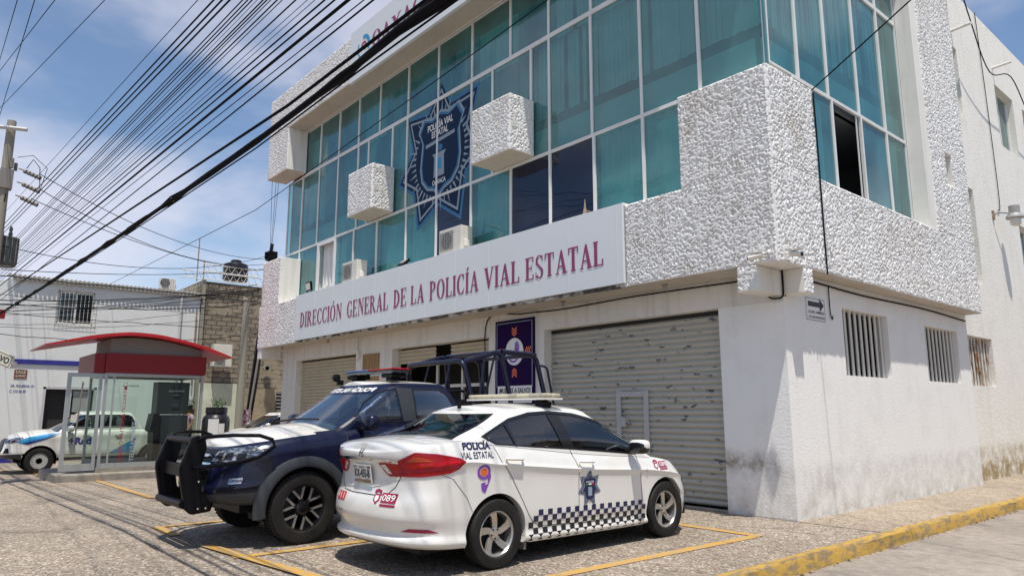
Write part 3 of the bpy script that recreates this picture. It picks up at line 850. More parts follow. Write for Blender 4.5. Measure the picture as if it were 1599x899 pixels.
# chipped mortar edge under the sign
ed = MB()
x = -14.6
while x < -2.3:
    ln = random.uniform(.12, .5)
    ed.box(x, min(x + ln, -2.27), -D1 - random.uniform(.018, .035), -D1, ZO - random.uniform(.0, .02), 3.45)
    x += ln
ed.build('chipped_slab_edge', M['stain'], B, bevel=.006)
ls = MB()
x = -14.6
while x < -2.3:
    ln = random.uniform(.1, .4)
    ls.box(x, min(x + ln, -2.27), -D1 - .03, -.01, 4.70, 4.73 + random.uniform(0, .02))
    x += ln
ls.build('sill_ledge', M['wall_smooth'], B, bevel=.008)

# --- curtain-wall windows: every bay is a window with a frame, a pane and what hangs behind it
def blind(kind, P, u0, u1, v0, v1, N):
    """P(u, v, d): d metres behind the pane"""
    b = MB()
    if kind == 'blinds':
        top = v1 - (.30 if v1 > ZM + .5 else .02); bot = v0 + (.86 if v0 < ZM - .5 else .0)
        n = max(2, int((u1 - u0) / .095))
        for i in range(n):
            if random.random() < .05: continue
            a = u0 + (u1 - u0) * (i + .06) / n; c = u0 + (u1 - u0) * (i + .96) / n
            tw = random.choice((.0, .0, .012, .03, .05))
            b.quad(P(a, bot, .2), P(c, bot, .2 + tw), P(c, top, .2 + tw), P(a, top, .2))
    elif kind == 'curtain':
        n = int((u1 - u0) / .03)
        for i in range(n):
            a = u0 + (u1 - u0) * i / n; c = u0 + (u1 - u0) * (i + 1) / n
            f = lambda t: .16 + .03 * math.sin(t * 31 + u0 * 7) + .012 * math.sin(t * 77)
            b.quad(P(a, v0, f(a)), P(c, v0, f(c)), P(c, v1, f(c)), P(a, v1, f(a)))
    return b
def window(P, u0, u1, v0, v1, kind='blinds', pane='teal', bm='blind', fw=.028, top=None, N=None):
    f = MB()
    tp = top or fw
    def bar(a, b, c, d):
        f.add([P(a, c, -.03), P(b, c, -.03), P(b, d, -.03), P(a, d, -.03), P(a, c, .02), P(b, c, .02), P(b, d, .02), P(a, d, .02)],
              [(0, 1, 2, 3), (4, 7, 6, 5), (0, 4, 5, 1), (1, 5, 6, 2), (2, 6, 7, 3), (3, 7, 4, 0)])
    bar(u0 + .001, u0 + fw, v0, v1 - .001); bar(u1 - fw, u1 - .001, v0, v1 - .001)
    bar(u0 + fw, u1 - fw, v0, v0 + fw); bar(u0 + fw, u1 - fw, v1 - tp, v1 - .001)
    wi = f.build('window', M['alu'], B)
    ta, tb = random.uniform(-.008, .008), random.uniform(-.008, .008)
    g = MB().quad(P(u0 + fw, v0 + fw, ta), P(u1 - fw, v0 + fw, tb), P(u1 - fw, v1 - tp, -ta), P(u0 + fw, v1 - tp, -tb))
    if pane: g.build('pane', M[pane], wi, recalc=False)
    if kind:
        b = blind(kind, P, u0 + .01, u1 - .01, v0, v1, N)
        if b.f: b.build('curtain' if kind == 'curtain' else 'blind', M[bm], wi, recalc=False)
    return wi
PF = lambda u, v, d: (u, .02 + d, v)
PS = lambda u, v, d: (-.0 - d - .02, u, v)
top_e = [-16.2, -15.0, -13.75, -12.55, -11.36, -9.93, -8.57, -7.22, -5.86, -4.67, -3.51, -2.36, -1.18, -.03]
mid_e = [-17.3, -16.2, -15.0, -13.75, -12.53, -11.94, -10.67, -9.95, -8.58, -7.23, -6.47, -5.21, -4.67, -3.53, -2.36, -1.18, -.03]
low_e = [-17.3, -16.2, -14.88, -13.72, -12.63, -11.35, -9.90, -8.57, -7.22, -5.85, -4.67, -3.50, -2.36, -1.17]
for i in range(len(top_e) - 1):
    window(PF, top_e[i], top_e[i + 1], ZM, ZU - .01, 'blinds', 'teal', 'blind_dark' if i in (1, 2, 4, 5, 6, 8) else 'blind')
for i in range(len(mid_e) - 1):
    window(PF, mid_e[i], mid_e[i + 1], ZS, ZM - .002, 'blinds', 'teal', 'blind_dark' if i in (2, 3, 5, 8, 9, 10) else 'blind', top=.06)
for i in range(len(low_e) - 1):
    pane = 'film' if i in (7, 9, 10) else 'teal'
    kind = None if i in (7, 9, 10) else 'curtain'
    window(PF, low_e[i], low_e[i + 1], 4.72, ZS - .002, kind, None if i == 2 else pane, 'curtain' if i == 2 else 'blind', fw=.09 if i == 2 else .028)
side_e = [.02, .90, 1.88, 3.02, 4.12, 5.01]
for i in range(5):
    window(PS, side_e[i], side_e[i + 1], ZM + .08, ZU - .01, 'blinds', 'teal')
    window(PS, side_e[i], side_e[i + 1], ZS + .07, ZM + .078, 'blinds', 'teal', top=.05)
lowS = [.66, 1.98, 3.06, 4.13, 5.01]
for i in range(4):
    if i == 1:                                              # open leaf: no pane on the left half
        wo_ = window(PS, lowS[1], lowS[2], 4.80, ZS + .068, None, None, fw=.022)
        MB().box(-.03, -.01, 2.90, 2.92, 4.82, ZS + .045).build('sliding_leaf_edge', M['alu'], wo_)
    else:
        window(PS, lowS[i], lowS[i + 1], 4.80, ZS + .068, 'curtain' if i != 2 else None, 'teal')
MB().box(-.03, .0, -.03, .02, 6.18, ZU).build('corner_post', M['teal'], B)

# --- police star printed on the glass
SE = lab(bpy.data.objects.new('star_emblem', None), 'dark blue seven-pointed police star sticker with shield'); COL.objects.link(SE); SE.parent = B
def starpts(k, c=(-8.53, 7.50)):
    tips = [(-8.44, 9.42), (-6.92, 8.78), (-6.80, 7.20), (-7.60, 5.70), (-9.40, 5.76), (-10.37, 7.13), (-10.02, 8.84)]
    nots = [(-8.06, 8.72), (-7.22, 7.95), (-7.42, 6.75), (-8.52, 6.22), (-9.62, 6.72), (-9.70, 7.90), (-9.02, 8.72)]
    P = []
    for a, b in zip(tips, nots):
        P += [a, b]
    return [(c[0] + (p[0] - c[0]) * k, c[1] + (p[1] - c[1]) * k) for p in P]
def layer(name, poly, m, d, parent=None):
    tri = tessellate_polygon([[Vector((p[0], p[1], 0)) for p in poly]])
    return MB().add([(p[0], .02 - d, p[1]) for p in poly], [tuple(t) for t in tri]).build(name, m, parent or SE, recalc=False)
layer('star_outline', starpts(1.0), M['sky'], .003)
layer('star_inner_band', starpts(.93), M['navy'], .0045)
layer('star_white_line', starpts(.87), M['pale'], .006)
layer('star_field', starpts(.82), M['navy'], .0075)
ray = MB()
cx, cz = -8.50, 7.50
for k in range(46):
    a = 2 * PI * k / 46
    r0 = 1.02; r1 = 1.16 + .17 * (k % 2) + .12 * abs(math.sin(3.5 * a + .3))
    da = .035
    ray.add([(cx + r0 * math.cos(a - da), .0112, cz + r0 * math.sin(a - da)), (cx + r1 * math.cos(a), .0112, cz + r1 * math.sin(a)), (cx + r0 * math.cos(a + da), .0112, cz + r0 * math.sin(a + da))], [(0, 1, 2)])
ray.build('star_rays', M['pale'], SE, recalc=False)
def shieldpts(k, c=(-8.48, 7.55)):
    P = [(-8.47, 8.62), (-8.85, 8.50), (-9.22, 8.60), (-9.42, 8.30), (-9.24, 7.95), (-9.32, 7.3), (-9.25, 6.95), (-9.0, 6.70), (-8.70, 6.62), (-8.48, 6.45),
         (-8.26, 6.60), (-7.96, 6.68), (-7.70, 6.95), (-7.62, 7.3), (-7.68, 7.95), (-7.50, 8.30), (-7.72, 8.62), (-8.09, 8.50)]
    return [(c[0] + (p[0] - c[0]) * k, c[1] + (p[1] - c[1]) * k) for p in P]
layer('shield_outline', shieldpts(1.0), M['pale'], .0105)
layer('shield_border', shieldpts(.94), M['sky'], .012)
layer('shield_field', shieldpts(.88), M['navy'], .0135)
layer('shield_bar', [(-9.08, 7.78), (-7.88, 7.86), (-7.88, 7.95), (-9.08, 7.87)], M['pale'], .015)
layer('crest_base', [(-8.72, 6.95), (-8.28, 6.95), (-8.30, 7.45), (-8.22, 7.55), (-8.78, 7.55), (-8.70, 7.45)], M['pale'], .015)
layer('crest_head', [(-8.62, 7.58), (-8.38, 7.58), (-8.36, 7.70), (-8.5, 7.76), (-8.64, 7.70)], M['sky'], .015)
layer('crest_shield', [(-8.58, 7.12), (-8.40, 7.12), (-8.40, 7.40), (-8.58, 7.40)], M['turq'], .0165)
for t_, x0, z0, wd, h in (('POLICÍA VIAL', -9.0, 8.17, 1.05, .22), ('ESTATAL', -8.82, 7.97, .68, .17), ('OAXACA', -8.76, 6.76, .55, .12)):
    flat_text('emblem_lettering', t_, lambda a, b, x0=x0, z0=z0: (x0 + a, .002, z0 + b), M['whitep'], SE, (wd, h), .02)

# --- roof sign panel and the long name sign
sg = thing('roof_sign', 'pale roof sign reading OAXACA with a ring logo, partly cut by the frame top', 'sign')
MB().box(-11.80, -.9, -.75, -.665, 10.24, 11.73).build('sign_panel', M['panel'], sg, bevel=.004)
lt_ = MB()
serif_word(lt_, 'OAXACA', -10.60, -7.75, 10.83, .42, -.752)
lt_.build('lettering', M['maroon'], sg, recalc=False)
flat_text('small_lettering', 'GOBIERNO DEL ESTADO', lambda a, b: (-10.60 + a, -.756, 10.62 + b), M['maroonp'], sg, (2.85, .11), .01)
lg = MB()
def arc2(mb, cx, cz, r0, r1, a0, a1, y, n=14):
    for i in range(n):
        a, b = R(a0 + (a1 - a0) * i / n), R(a0 + (a1 - a0) * (i + 1) / n)
        mb.quad((cx + r0 * math.cos(a), y, cz + r0 * math.sin(a)), (cx + r0 * math.cos(b), y, cz + r0 * math.sin(b)), (cx + r1 * math.cos(b), y, cz + r1 * math.sin(b)), (cx + r1 * math.cos(a), y, cz + r1 * math.sin(a)))
arc2(lg, -11.03, 11.05, .22, .33, -30, 100, -.756); arc2(lg, -11.03, 11.05, .28, .33, 150, 250, -.756)
lg.build('logo_ring', M['turq'], sg, recalc=False)
lg = MB()
arc2(lg, -11.03, 11.05, .09, .15, -60, 200, -.758)
for k in range(5):
    lg.box(-11.28 + .1 * k, -11.22 + .1 * k, -.759, -.755, 10.72, 10.80)
lg.build('logo_figure', M['maroonp'], sg, recalc=False)

sg = thing('name_sign', 'long pale sign with maroon serif letters DIRECCIÓN GENERAL DE LA POLICÍA VIAL ESTATAL', 'sign')
MB().box(-14.63, -2.265, -.71, -.665, 3.43, 4.735).build('sign_panel', M['panel'], sg, bevel=.004)
lt_ = MB()
for wd, a, b in (('DIRECCIÓN', -14.27, -11.74), ('GENERAL', -11.47, -9.44), ('DE', -9.20, -8.64), ('LA', -8.47, -7.92), ('POLICÍA', -7.72, -5.99), ('VIAL', -5.82, -4.76), ('ESTATAL', -4.60, -2.68)):
    serif_word(lt_, wd, a, b, 3.78, .42, -.712)
lt_.build('lettering', M['maroon'], sg, recalc=False)
sc_ = MB()
for x in np.arange(-14.5, -2.3, 1.1):
    sc_.box(x, x + .012, -.7135, -.71, 3.44, 4.73)
sc_.build('panel_seams', M['panel'], sg)

# --- roller shutters
def shutter(x0, x1, z0, z1, m, parent=B, name='roller_shutter', y=.21, pitch=.095):
    b = MB()
    prof = [(0, 0), (.10, -.016), (.28, -.026), (.52, -.026), (.72, -.014), (.80, 0), (.86, .007), (.95, .007)]
    pts = []
    z = z0
    while z < z1:
        for (t, d) in prof:
            zz = z + t * pitch
            if zz < z1: pts.append((y + d, zz))
        z += pitch
    nx = 12
    n0 = len(b.v)
    for i in range(nx + 1):
        x = x0 + (x1 - x0) * i / nx
        for (yy, zz) in pts:
            b.v.append((x, yy + .0025 * math.sin(i * 1.3 + zz * 2), zz))
    m_ = len(pts)
    for i in range(nx):
        for k in range(m_ - 1):
            a = n0 + i * m_ + k
            b.f.append((a, a + m_, a + m_ + 1, a + 1))
    return b.build(name, m, parent, smooth=50, recalc=False)
big = shutter(-4.87, -1.05, .05, 2.90, M['shutter'])
lab(big, 'large cream slatted shutter with chipped paint')
MB().box(-4.87, -1.05, .19, .27, 2.90, 2.96).build('shutter_housing', M['innerdark'], big)
sd = MB()
for (a, b, c, d) in ((-3.25, -3.15, .05, 1.78), (-2.66, -2.56, .05, 1.78), (-3.15, -2.66, 1.68, 1.77), (-3.15, -2.66, .82, .88)):
    sd.box(a, b, .155, .182, c, d)
wd_ = sd.build('wicket_frame', M['steel'], big, bevel=.004)
hb = MB().box(-3.13, -3.03, .13, .155, 1.18, 1.34); hb.tube([(-3.02, .12, 1.33), (-2.93, .10, 1.24)], .012)
hb.build('bolt', M['steel'], wd_)
lab(shutter(-15.99, -12.22, -.3, 2.92, M['shutter2']), 'closed cream shutter at the far left')
MB().box(-15.99, -12.22, .19, .27, 2.92, 2.96).build('shutter_housing', M['innerdark'], B)
lab(shutter(-10.38, -8.75, 2.58, 2.93, M['shutter2']), 'half-raised cream shutter of the entrance')
shutter(-8.15, -6.55, 2.58, 2.93, M['shutter2'])
ent = MB()
for x in (-10.34, -9.1, -8.1, -7.1):
    ent.box(x, x + .06, .45, .5, .0, 2.6)
for z in (1.98, 1.1):
    ent.box(-10.34, -6.6, .452, .498, z, z + .07)
ent.build('entrance_frame', M['bar'], B)
MB().box(-9.35, -9.05, .40, .44, 1.5, 1.95).build('entrance_notice', M['brown'], B)
MB().box(-17, -4.9, .26, .30, 2.96, 3.3).build('lintel', M['wall_smooth'], B)
# threshold step
MB().box(-4.87, -1.05, -.03, .24, -.05, .05).build('threshold', M['conc'], B, bevel=.01)

# --- barred windows of the side wall
def bars(mbw, x, y0, y1, z0, z1, n, m, parent=B):
    f = MB()
    for i in range(n):
        y = y0 + (y1 - y0) * (i + .5) / n
        mt = Matrix.Translation((x, y, (z0 + z1) / 2)) @ Matrix.Rotation(R(-12), 4, 'Z')
        f.obox(mt, .010, (y1 - y0) / n * .13, (z1 - z0) / 2)
    w_ = f.build('window_louvre', m, parent)
    return w_
for (a, b, c, d) in SW:
    bars(None, -.10, a, b, c, d, 9, M['bar'])

# --- rear wing along the side street
XB = -.25
fw_ = MB()
far_holes = [(8.0, 9.72, 1.98, 3.06), (9.0, 9.55, 8.4, 10.15), (9.05, 9.60, 4.3, 6.6), (12.4, 14.0, 8.42, 10.15), (14.9, 16.4, 8.42, 10.15), (13.1, 15.4, 3.9, 6.35)]
holed(fw_, (XB, 0, 0), (0, 1, 0), (0, 0, 1), (1, 0, 0), 7.2, 30, -.3, 11.8, far_holes, .3)
fw_.quad((XB, 7.2, 3.3), (-1.5, 7.2, 3.3), (-1.5, 7.2, 11.8), (XB, 7.2, 11.8))
fw_.quad((XB, 30, -.3), (-9, 30, -.3), (-9, 30, 11.8), (XB, 30, 11.8))
fw_.quad((XB, 7.2, 11.8), (-1.5, 7.2, 11.8), (-1.5, 30, 11.8), (XB, 30, 11.8))
fw_.quad((-.48, 7.2, -.3), (-.48, 30, -.3), (-.48, 30, 11.8), (-.48, 7.2, 11.8)) if False else None
fw_.build('rear_wing_wall', M['wall_far'], B)
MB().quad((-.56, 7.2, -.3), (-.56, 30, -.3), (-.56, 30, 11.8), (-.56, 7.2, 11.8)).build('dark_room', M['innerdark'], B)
bars(None, XB - .10, 8.0, 9.72, 1.98, 3.06, 9, M['rustbar'])
PR = lambda u, v, d: (XB - .2 - d, u, v)
for (a, b, c, d) in far_holes[1:]:
    window(PR, a, b if b - a < 1 else a + (b - a) / 2, c, d, 'curtain', 'teal')
    if b - a > 1: window(PR, a + (b - a) / 2 + .002, b, c, d, None, 'teal')
# ================================================================== FITTINGS ON THE BUILDING
def facade_tube(name, pts, r, m, label, cat, group=None, n=6):
    P = [Vector(p) for p in pts]
    if len(P) > 3:
        Q = [P[0] * 2 - P[1]] + P + [P[-1] * 2 - P[-2]]; o2 = []
        for i in range(1, len(Q) - 2):
            for k in range(6):
                u = k / 6; a, b, c, d = Q[i - 1], Q[i], Q[i + 1], Q[i + 2]
                o2.append(.5 * ((2 * b) + (c - a) * u + (2 * a - 5 * b + 4 * c - d) * u * u + (3 * b - a - 3 * c + d) * u ** 3))
        pts = o2 + [P[-1]]
    o = MB().tube(pts, r, n).build(name, m, smooth=60)
    tag(o, label, cat, group)
    return o
facade_tube('conduit_cable', [(-6.58, -.02, 1.9), (-6.58, -.02, 3.30), (-5.5, -.02, 3.33), (-4.3, -.02, 3.30), (-2.6, -.02, 3.33), (-.33, -.02, 3.31)], .012, M['cable'], 'black cable stapled under the eave above the big shutter', 'cable')
facade_tube('conduit_cable', [(.02, .02, 3.02), (.02, .3, 3.30), (.02, 2.5, 3.28), (.02, 5, 3.30), (.02, 7.2, 3.25)], .013, M['cable'], 'black cable running below the side slab over the barred windows', 'cable')
facade_tube('drop_cable', [(.34, .62, 6.10), (.345, .63, 5.2), (.34, .64, 4.2), (.335, .66, 3.36)], .011, M['cable'], 'black cable hanging down the rough-cast corner block', 'cable')
facade_tube('drop_cable', [(.02, 1.32, 3.3), (.02, 1.32, 2.92), (.03, 1.35, 2.80), (.03, 1.38, 2.86)], .008, M['cable'], 'short looped cable end beside the arrow sign', 'cable')
facade_tube('corner_cable', [(.02, -.03, 3.37), (.02, -.03, 3.1), (.0, -.04, 3.0), (-.12, -.06, 2.99), (-.2, -.03, 3.02)], .012, M['cable'], 'black cable looping down the corner beam recess under the cameras', 'cable')

# security cameras at the corner
def cctv(loc, rz, label):
    t = thing('security_camera', label, 'camera', loc, rz, 'bullet cameras on the corner of the slab')
    MB().lathe([(.0, 0), (.05, .0), (.05, .02), (.02, .03), (.02, .05)], (0, 0, 0), 'Y', 14).build('mount', M['lampw'], t, smooth=40)
    b = MB().tube([(0, -.04, -.0), (0, -.10, -.0)], .015, 8)
    b.build('arm', M['lampw'], t, smooth=40)
    b = MB().tube([(0, -.08, -.015), (0, -.26, -.055)], .035, 12); b.box(-.04, .04, -.29, -.07, .012, .02)
    b.build('housing', M['lampw'], t, smooth=40)
    MB().tube([(0, -.258, -.055), (0, -.268, -.057)], .024, 10).build('lens', M['gloss'], t)
    return t
cctv((.18, -D1 - .02, 3.50), R(-55), 'white bullet camera on the slab corner aimed along the front')
cctv((D2 + .02, -.45, 3.50), R(75), 'white bullet camera on the slab corner aimed down the side street')
def socket(x, y, label):
    t = thing('bulb_socket', label, 'light fitting', (x, y, ZO), 0, 'bulb sockets under the front eave')
    MB().lathe([(.055, 0), (.055, -.015), (.03, -.02)], (0, 0, 0), 'Z', 14).build('base', M['rust'], t, smooth=40)
    MB().lathe([(.026, -.02), (.03, -.07), (.022, -.10)], (0, 0, 0), 'Z', 12).build('holder', M['grey'], t, smooth=40)
for (x, lb) in ((-1.75, 'empty bulb socket under the eave above the big shutter'), (-4.0, 'bulb socket under the eave near the purple poster'), (-13.2, 'rusty bulb socket under the eave beside the left shutter'), (-16.3, 'bulb socket under the far left end of the eave')):
    socket(x, -.35, lb)

def ac_unit(loc, rz, label, w_=.80, d_=.30, h_=.56):
    t = thing('air_conditioner', label, 'air conditioner', loc, rz, 'air conditioner condensers')
    MB().box(-w_ / 2, w_ / 2, -d_ / 2, d_ / 2, .03, h_).build('casing', M['acw'], t, bevel=.012)
    g = MB()
    for k in range(13):
        z = .09 + k * .032
        g.box(-w_ / 2 + .05, w_ / 2 - .27, -d_ / 2 - .012, -d_ / 2, z, z + .012)
    for k in range(6):
        x = -w_ / 2 + .05 + k * .088
        g.box(x, x + .01, -d_ / 2 - .018, -d_ / 2 - .012, .08, .5)
    gr = g.build('grille', M['rust'] if False else M['grey'], t)
    MB().lathe([(.19, 0), (.19, -.003)], (-.12, -d_ / 2 - .001, .29), 'Y', 24).build('fan_opening', M['innerdark'], t)
    f = MB()
    f.box(-w_ / 2 + .08, -w_ / 2 + .14, -d_ / 2, d_ / 2, 0, .03); f.box(w_ / 2 - .14, w_ / 2 - .08, -d_ / 2, d_ / 2, 0, .03)
    f.build('foot', M['grey'], t)
    MB().box(w_ / 2, w_ / 2 + .05, -.08, .08, .1, .26).build('valve_cover', M['lampw'], t, bevel=.02)
    return t
ac_unit((-11.70, -.42, 4.75), 0, 'cream air conditioner standing on the ledge above the word GENERAL')
ac_unit((-7.20, -.42, 4.76), 0, 'cream air conditioner standing on the ledge above the word POLICÍA')
def floodlight(loc, rx, label, s=1.0):
    t = thing('floodlight', label, 'floodlight', loc, 0, 'floodlights on the sign ledge')
    m4 = Matrix.Rotation(rx, 4, 'X')
    f = MB(); f.obox(m4 @ Matrix.Translation((0, 0, 0)), .17 * s, .03, .13 * s); f.build('housing', M['black'], t, bevel=.008)
    f = MB(); f.obox(m4 @ Matrix.Translation((0, -.033, 0)), .135 * s, .003, .095 * s); f.build('lens', M['clearl'], t)
    MB().tube([(-.14 * s, 0, -.0), (-.14 * s, .02, -.17 * s), (.14 * s, .02, -.17 * s), (.14 * s, 0, 0)], .01, 6).build('bracket', M['black'], t)
floodlight((-14.05, -.60, 4.95), R(8), 'black square floodlight on the ledge over the left end of the sign')
floodlight((-9.05, -.55, 4.86), R(-50), 'small floodlight tilted upward on the ledge above the word GENERAL', .8)
t = thing('round_lamp', 'small white round lamp on the ledge right of the black floodlight', 'lamp', (-13.55, -.45, 4.74))
MB().lathe([(0.0, .09), (.06, .08), (.12, .04), (.12, .0), (0, 0)], (0, 0, 0), 'Z', 18).build('shade', M['lampw'], t, smooth=50)
MB().tube([(.08, 0, .05), (.26, .05, .12), (.3, .1, .2)], .014, 6).build('arm', M['grey'], t)
spk = MB().lathe([(.06, 0), (.045, .06), (.02, .16), (.004, .32)], (-3.23, -.55, 4.73), 'Z', 7)
spk.tube([(-3.23, -.55, 4.85), (-3.1, -.56, 4.80)], .01, 5)
tag(spk.build('rusty_spike', M['rust']), 'rusty pointed metal spike standing on the ledge above the word ESTATAL', 'spike')

# barn light on the far wing, two arms on the parapet
t = thing('security_lamp', 'grey barn-type security lamp on an arm on the rear wing wall', 'lamp', (XB, 10.9, 6.2))
MB().box(.0, .04, -.05, .05, -.1, .12).build('wall_plate', M['rust'], t)
MB().tube([(.03, 0, 0), (.12, .0, .06), (.30, .35, .06)], .02, 8).build('arm', M['grey'], t)
MB().lathe([(.10, .26), (.12, .25), (.12, .06), (.19, .0), (.20, -.06), (.15, -.08)], (.36, .42, 0), 'Z', 22).build('housing', M['grey'], t, smooth=40)
MB().lathe([(.13, -.08), (.12, -.22), (.06, -.26)], (.36, .42, 0), 'Z', 18).build('refractor', M['clearl'], t, smooth=40)
for (yy, zz, lb) in ((9.3, 10.55, 'white pipe stub jutting from the wing wall just beyond the rough-cast strip'), (12.4, 10.60, 'white pipe stub jutting from the wing wall above the upper window')):
    o = MB().tube([(XB, yy, zz), (XB + .45, yy, zz + .02)], .035, 10).build('pipe_stub', M['lampw'], smooth=40)
    tag(o, lb, 'pipe', 'pipe stubs on the wing wall')
facade_tube('wall_cable', [(XB + .46, 8.3, 11.9), (XB + .4, 9.4, 10.75), (XB + .3, 10.9, 9.9), (XB + .4, 12.4, 10.2), (XB + .3, 14.5, 9.6), (XB + .3, 17, 9.8)], .014, M['cable'], 'black cable sagging between the pipe stubs of the wing wall', 'cable')
facade_tube('wall_cable', [(XB + .03, 11.3, 11.8), (XB + .03, 11.45, 9.0), (XB + .03, 11.5, 6.7), (XB + .03, 11.3, 6.4)], .01, M['cable'], 'thin cable running down the wing wall to the security lamp', 'cable')

# arrow sign
t = thing('street_arrow_sign', 'small white street sign with a black arrow pointing right on the side wall', 'sign', (0, 0, 0))
MB().box(.001, .012, .60, 1.17, 2.74, 3.07).build('sign_panel', M['whitep'], t)
ar = MB()
ar.add([(.0145, .66 + a * .48, 2.98 + b * .10) for a, b in ((0, -.35), (.72, -.35), (.72, -1), (1, .05), (.72, 1), (.72, .4), (0, .4))], [(0, 1, 5, 6), (2, 3, 4)])
ar.build('arrow', M['blackp'], t, recalc=False)
flat_text('lettering', 'LIC. JOSE S. DOMINGUEZ', lambda a, b: (.0145, .66 + a, 2.835 + b), M['blackp'], t, (.48, .05), .02)
flat_text('lettering', 'COL. JOSE VASCONCELOS', lambda a, b: (.0145, .66 + a, 2.765 + b), M['blackp'], t, (.48, .045), .02)
fr = MB()
for (a, b, c, d) in ((.605, 1.165, 2.745, 2.752), (.605, 1.165, 3.058, 3.065), (.605, .612, 2.745, 3.065), (1.158, 1.165, 2.745, 3.065)):
    fr.box(.012, .0135, a, b, c, d)
fr.build('border', M['blackp'], t)

# purple poster on the pillar
t = thing('purple_poster', 'tall dark purple poster with orange chevrons and white hand circle on the pillar', 'poster', (0, 0, 0))
PX0, PX1, PZ0, PZ1 = -6.30, -5.12, 1.45, 3.24
MB().box(PX0, PX1, -.03, -.001, PZ0, PZ1).build('panel', M['purple'], t, bevel=.004)
b = MB()
for (a, c, d, e) in ((PX0 + .05, PX0 + .065, 1.9, 3.19), (PX1 - .065, PX1 - .05, 1.9, 3.19), (PX0 + .05, PX1 - .05, 3.175, 3.19)):
    b.box(a, c, -.034, -.03, d, e)
b.build('border', M['pale'], t)
cx, cz = -5.70, 2.60
MB().lathe([(0, 0), (.27, 0), (.27, .002), (0, .002)], (cx, -.0335, cz), 'Y', 36).build('circle', M['whitep'], t)
b = MB()
arc2(b, cx - .03, cz - .05, .13, .17, 180, 360, -.036)
b.add([(cx - .14, -.0365, cz - .02), (cx + .05, -.0365, cz - .02), (cx + .04, -.0365, cz - .14), (cx - .1, -.0365, cz - .15)], [(0, 1, 2, 3)])
for k, (a, l) in enumerate(((.02, .14), (.055, .17), (.09, .16), (.125, .11))):
    b.add([(cx + a - .012, -.036, cz + .03), (cx + a + .016, -.036, cz + .03), (cx + a + .03, -.036, cz + .03 + l), (cx + a + .002, -.036, cz + .035 + l)], [(0, 1, 2, 3)])
b.add([(cx + .0, -.037, cz - .04), (cx + .13, -.037, cz - .02), (cx + .14, -.037, cz + .05), (cx + .01, -.037, cz + .05)], [(0, 1, 2, 3)])
b.build('raised_hand', M['purple2'], t, recalc=False)
b = MB()
def chev(mb, cx, cz, dx, dz, s):
    for k in range(3):
        ox, oz = cx + dx * s * .55 * k, cz + dz * s * .55 * k
        px, pz = -dz, dx
        p = lambda f, g: (ox + dx * f * s + px * g * s, -.0335, oz + dz * f * s + pz * g * s)
        mb.add([p(.5, 0), p(0, .75), p(-.35, .75), p(.15, 0), p(-.35, -.75), p(0, -.75)], [(0, 1, 2, 3), (0, 3, 4, 5)])
chev(b, cx, 3.06, 0, -1, .10); chev(b, cx, 2.12, 0, 1, .10); chev(b, cx + .47, cz, -1, 0, .10); chev(b, cx - .47, cz, 1, 0, .10)
b.build('chevrons', M['orange'], t, recalc=False)
MB().box(PX0 + .09, PX1 - .07, -.034, -.03, 1.60, 1.93).build('caption_panel', M['whitep'], t)
flat_text('caption', '¡MUJERES A SALVO!', lambda a, b: (PX0 + .13 + a, -.0355, 1.76 + b), M['blackp'], t, (.94, .13), .03)

# carved wooden board and small fittings by the left shutter
t = thing('carved_board', 'small carved wooden board with upright letters beside the left shutter', 'board')
MB().box(-11.80, -10.98, -.03, -.001, 2.05, 2.90).build('board', M['wood'], t)
b = MB()
for x in np.arange(-11.78, -11.0, .085):
    b.box(x, x + .028, -.045, -.03, 2.06, 2.89)
b.build('slats', M['wood'], t)
t = thing('meter_box', 'small grey switch box with a pipe right of the left shutter', 'switch box')
MB().box(-12.10, -11.98, -.07, -.001, 2.80, 3.0).build('box', M['lampw'], t, bevel=.01)
MB().tube([(-12.12, -.02, 3.37), (-12.12, -.02, 2.9), (-12.1, -.04, 2.72)], .014, 6).build('pipe', M['lampw'], t)

# person's red top seen in the open side window (hangs inside)
b = MB().lathe([(.0, .0), (.09, .01), (.12, .10), (.10, .22), (.03, .28)], (-.45, 2.35, 4.82), 'Z', 12)
tag(b.build('red_bundle', M['red'], smooth=60), 'small red cloth bundle on the sill of the open side window', 'cloth')

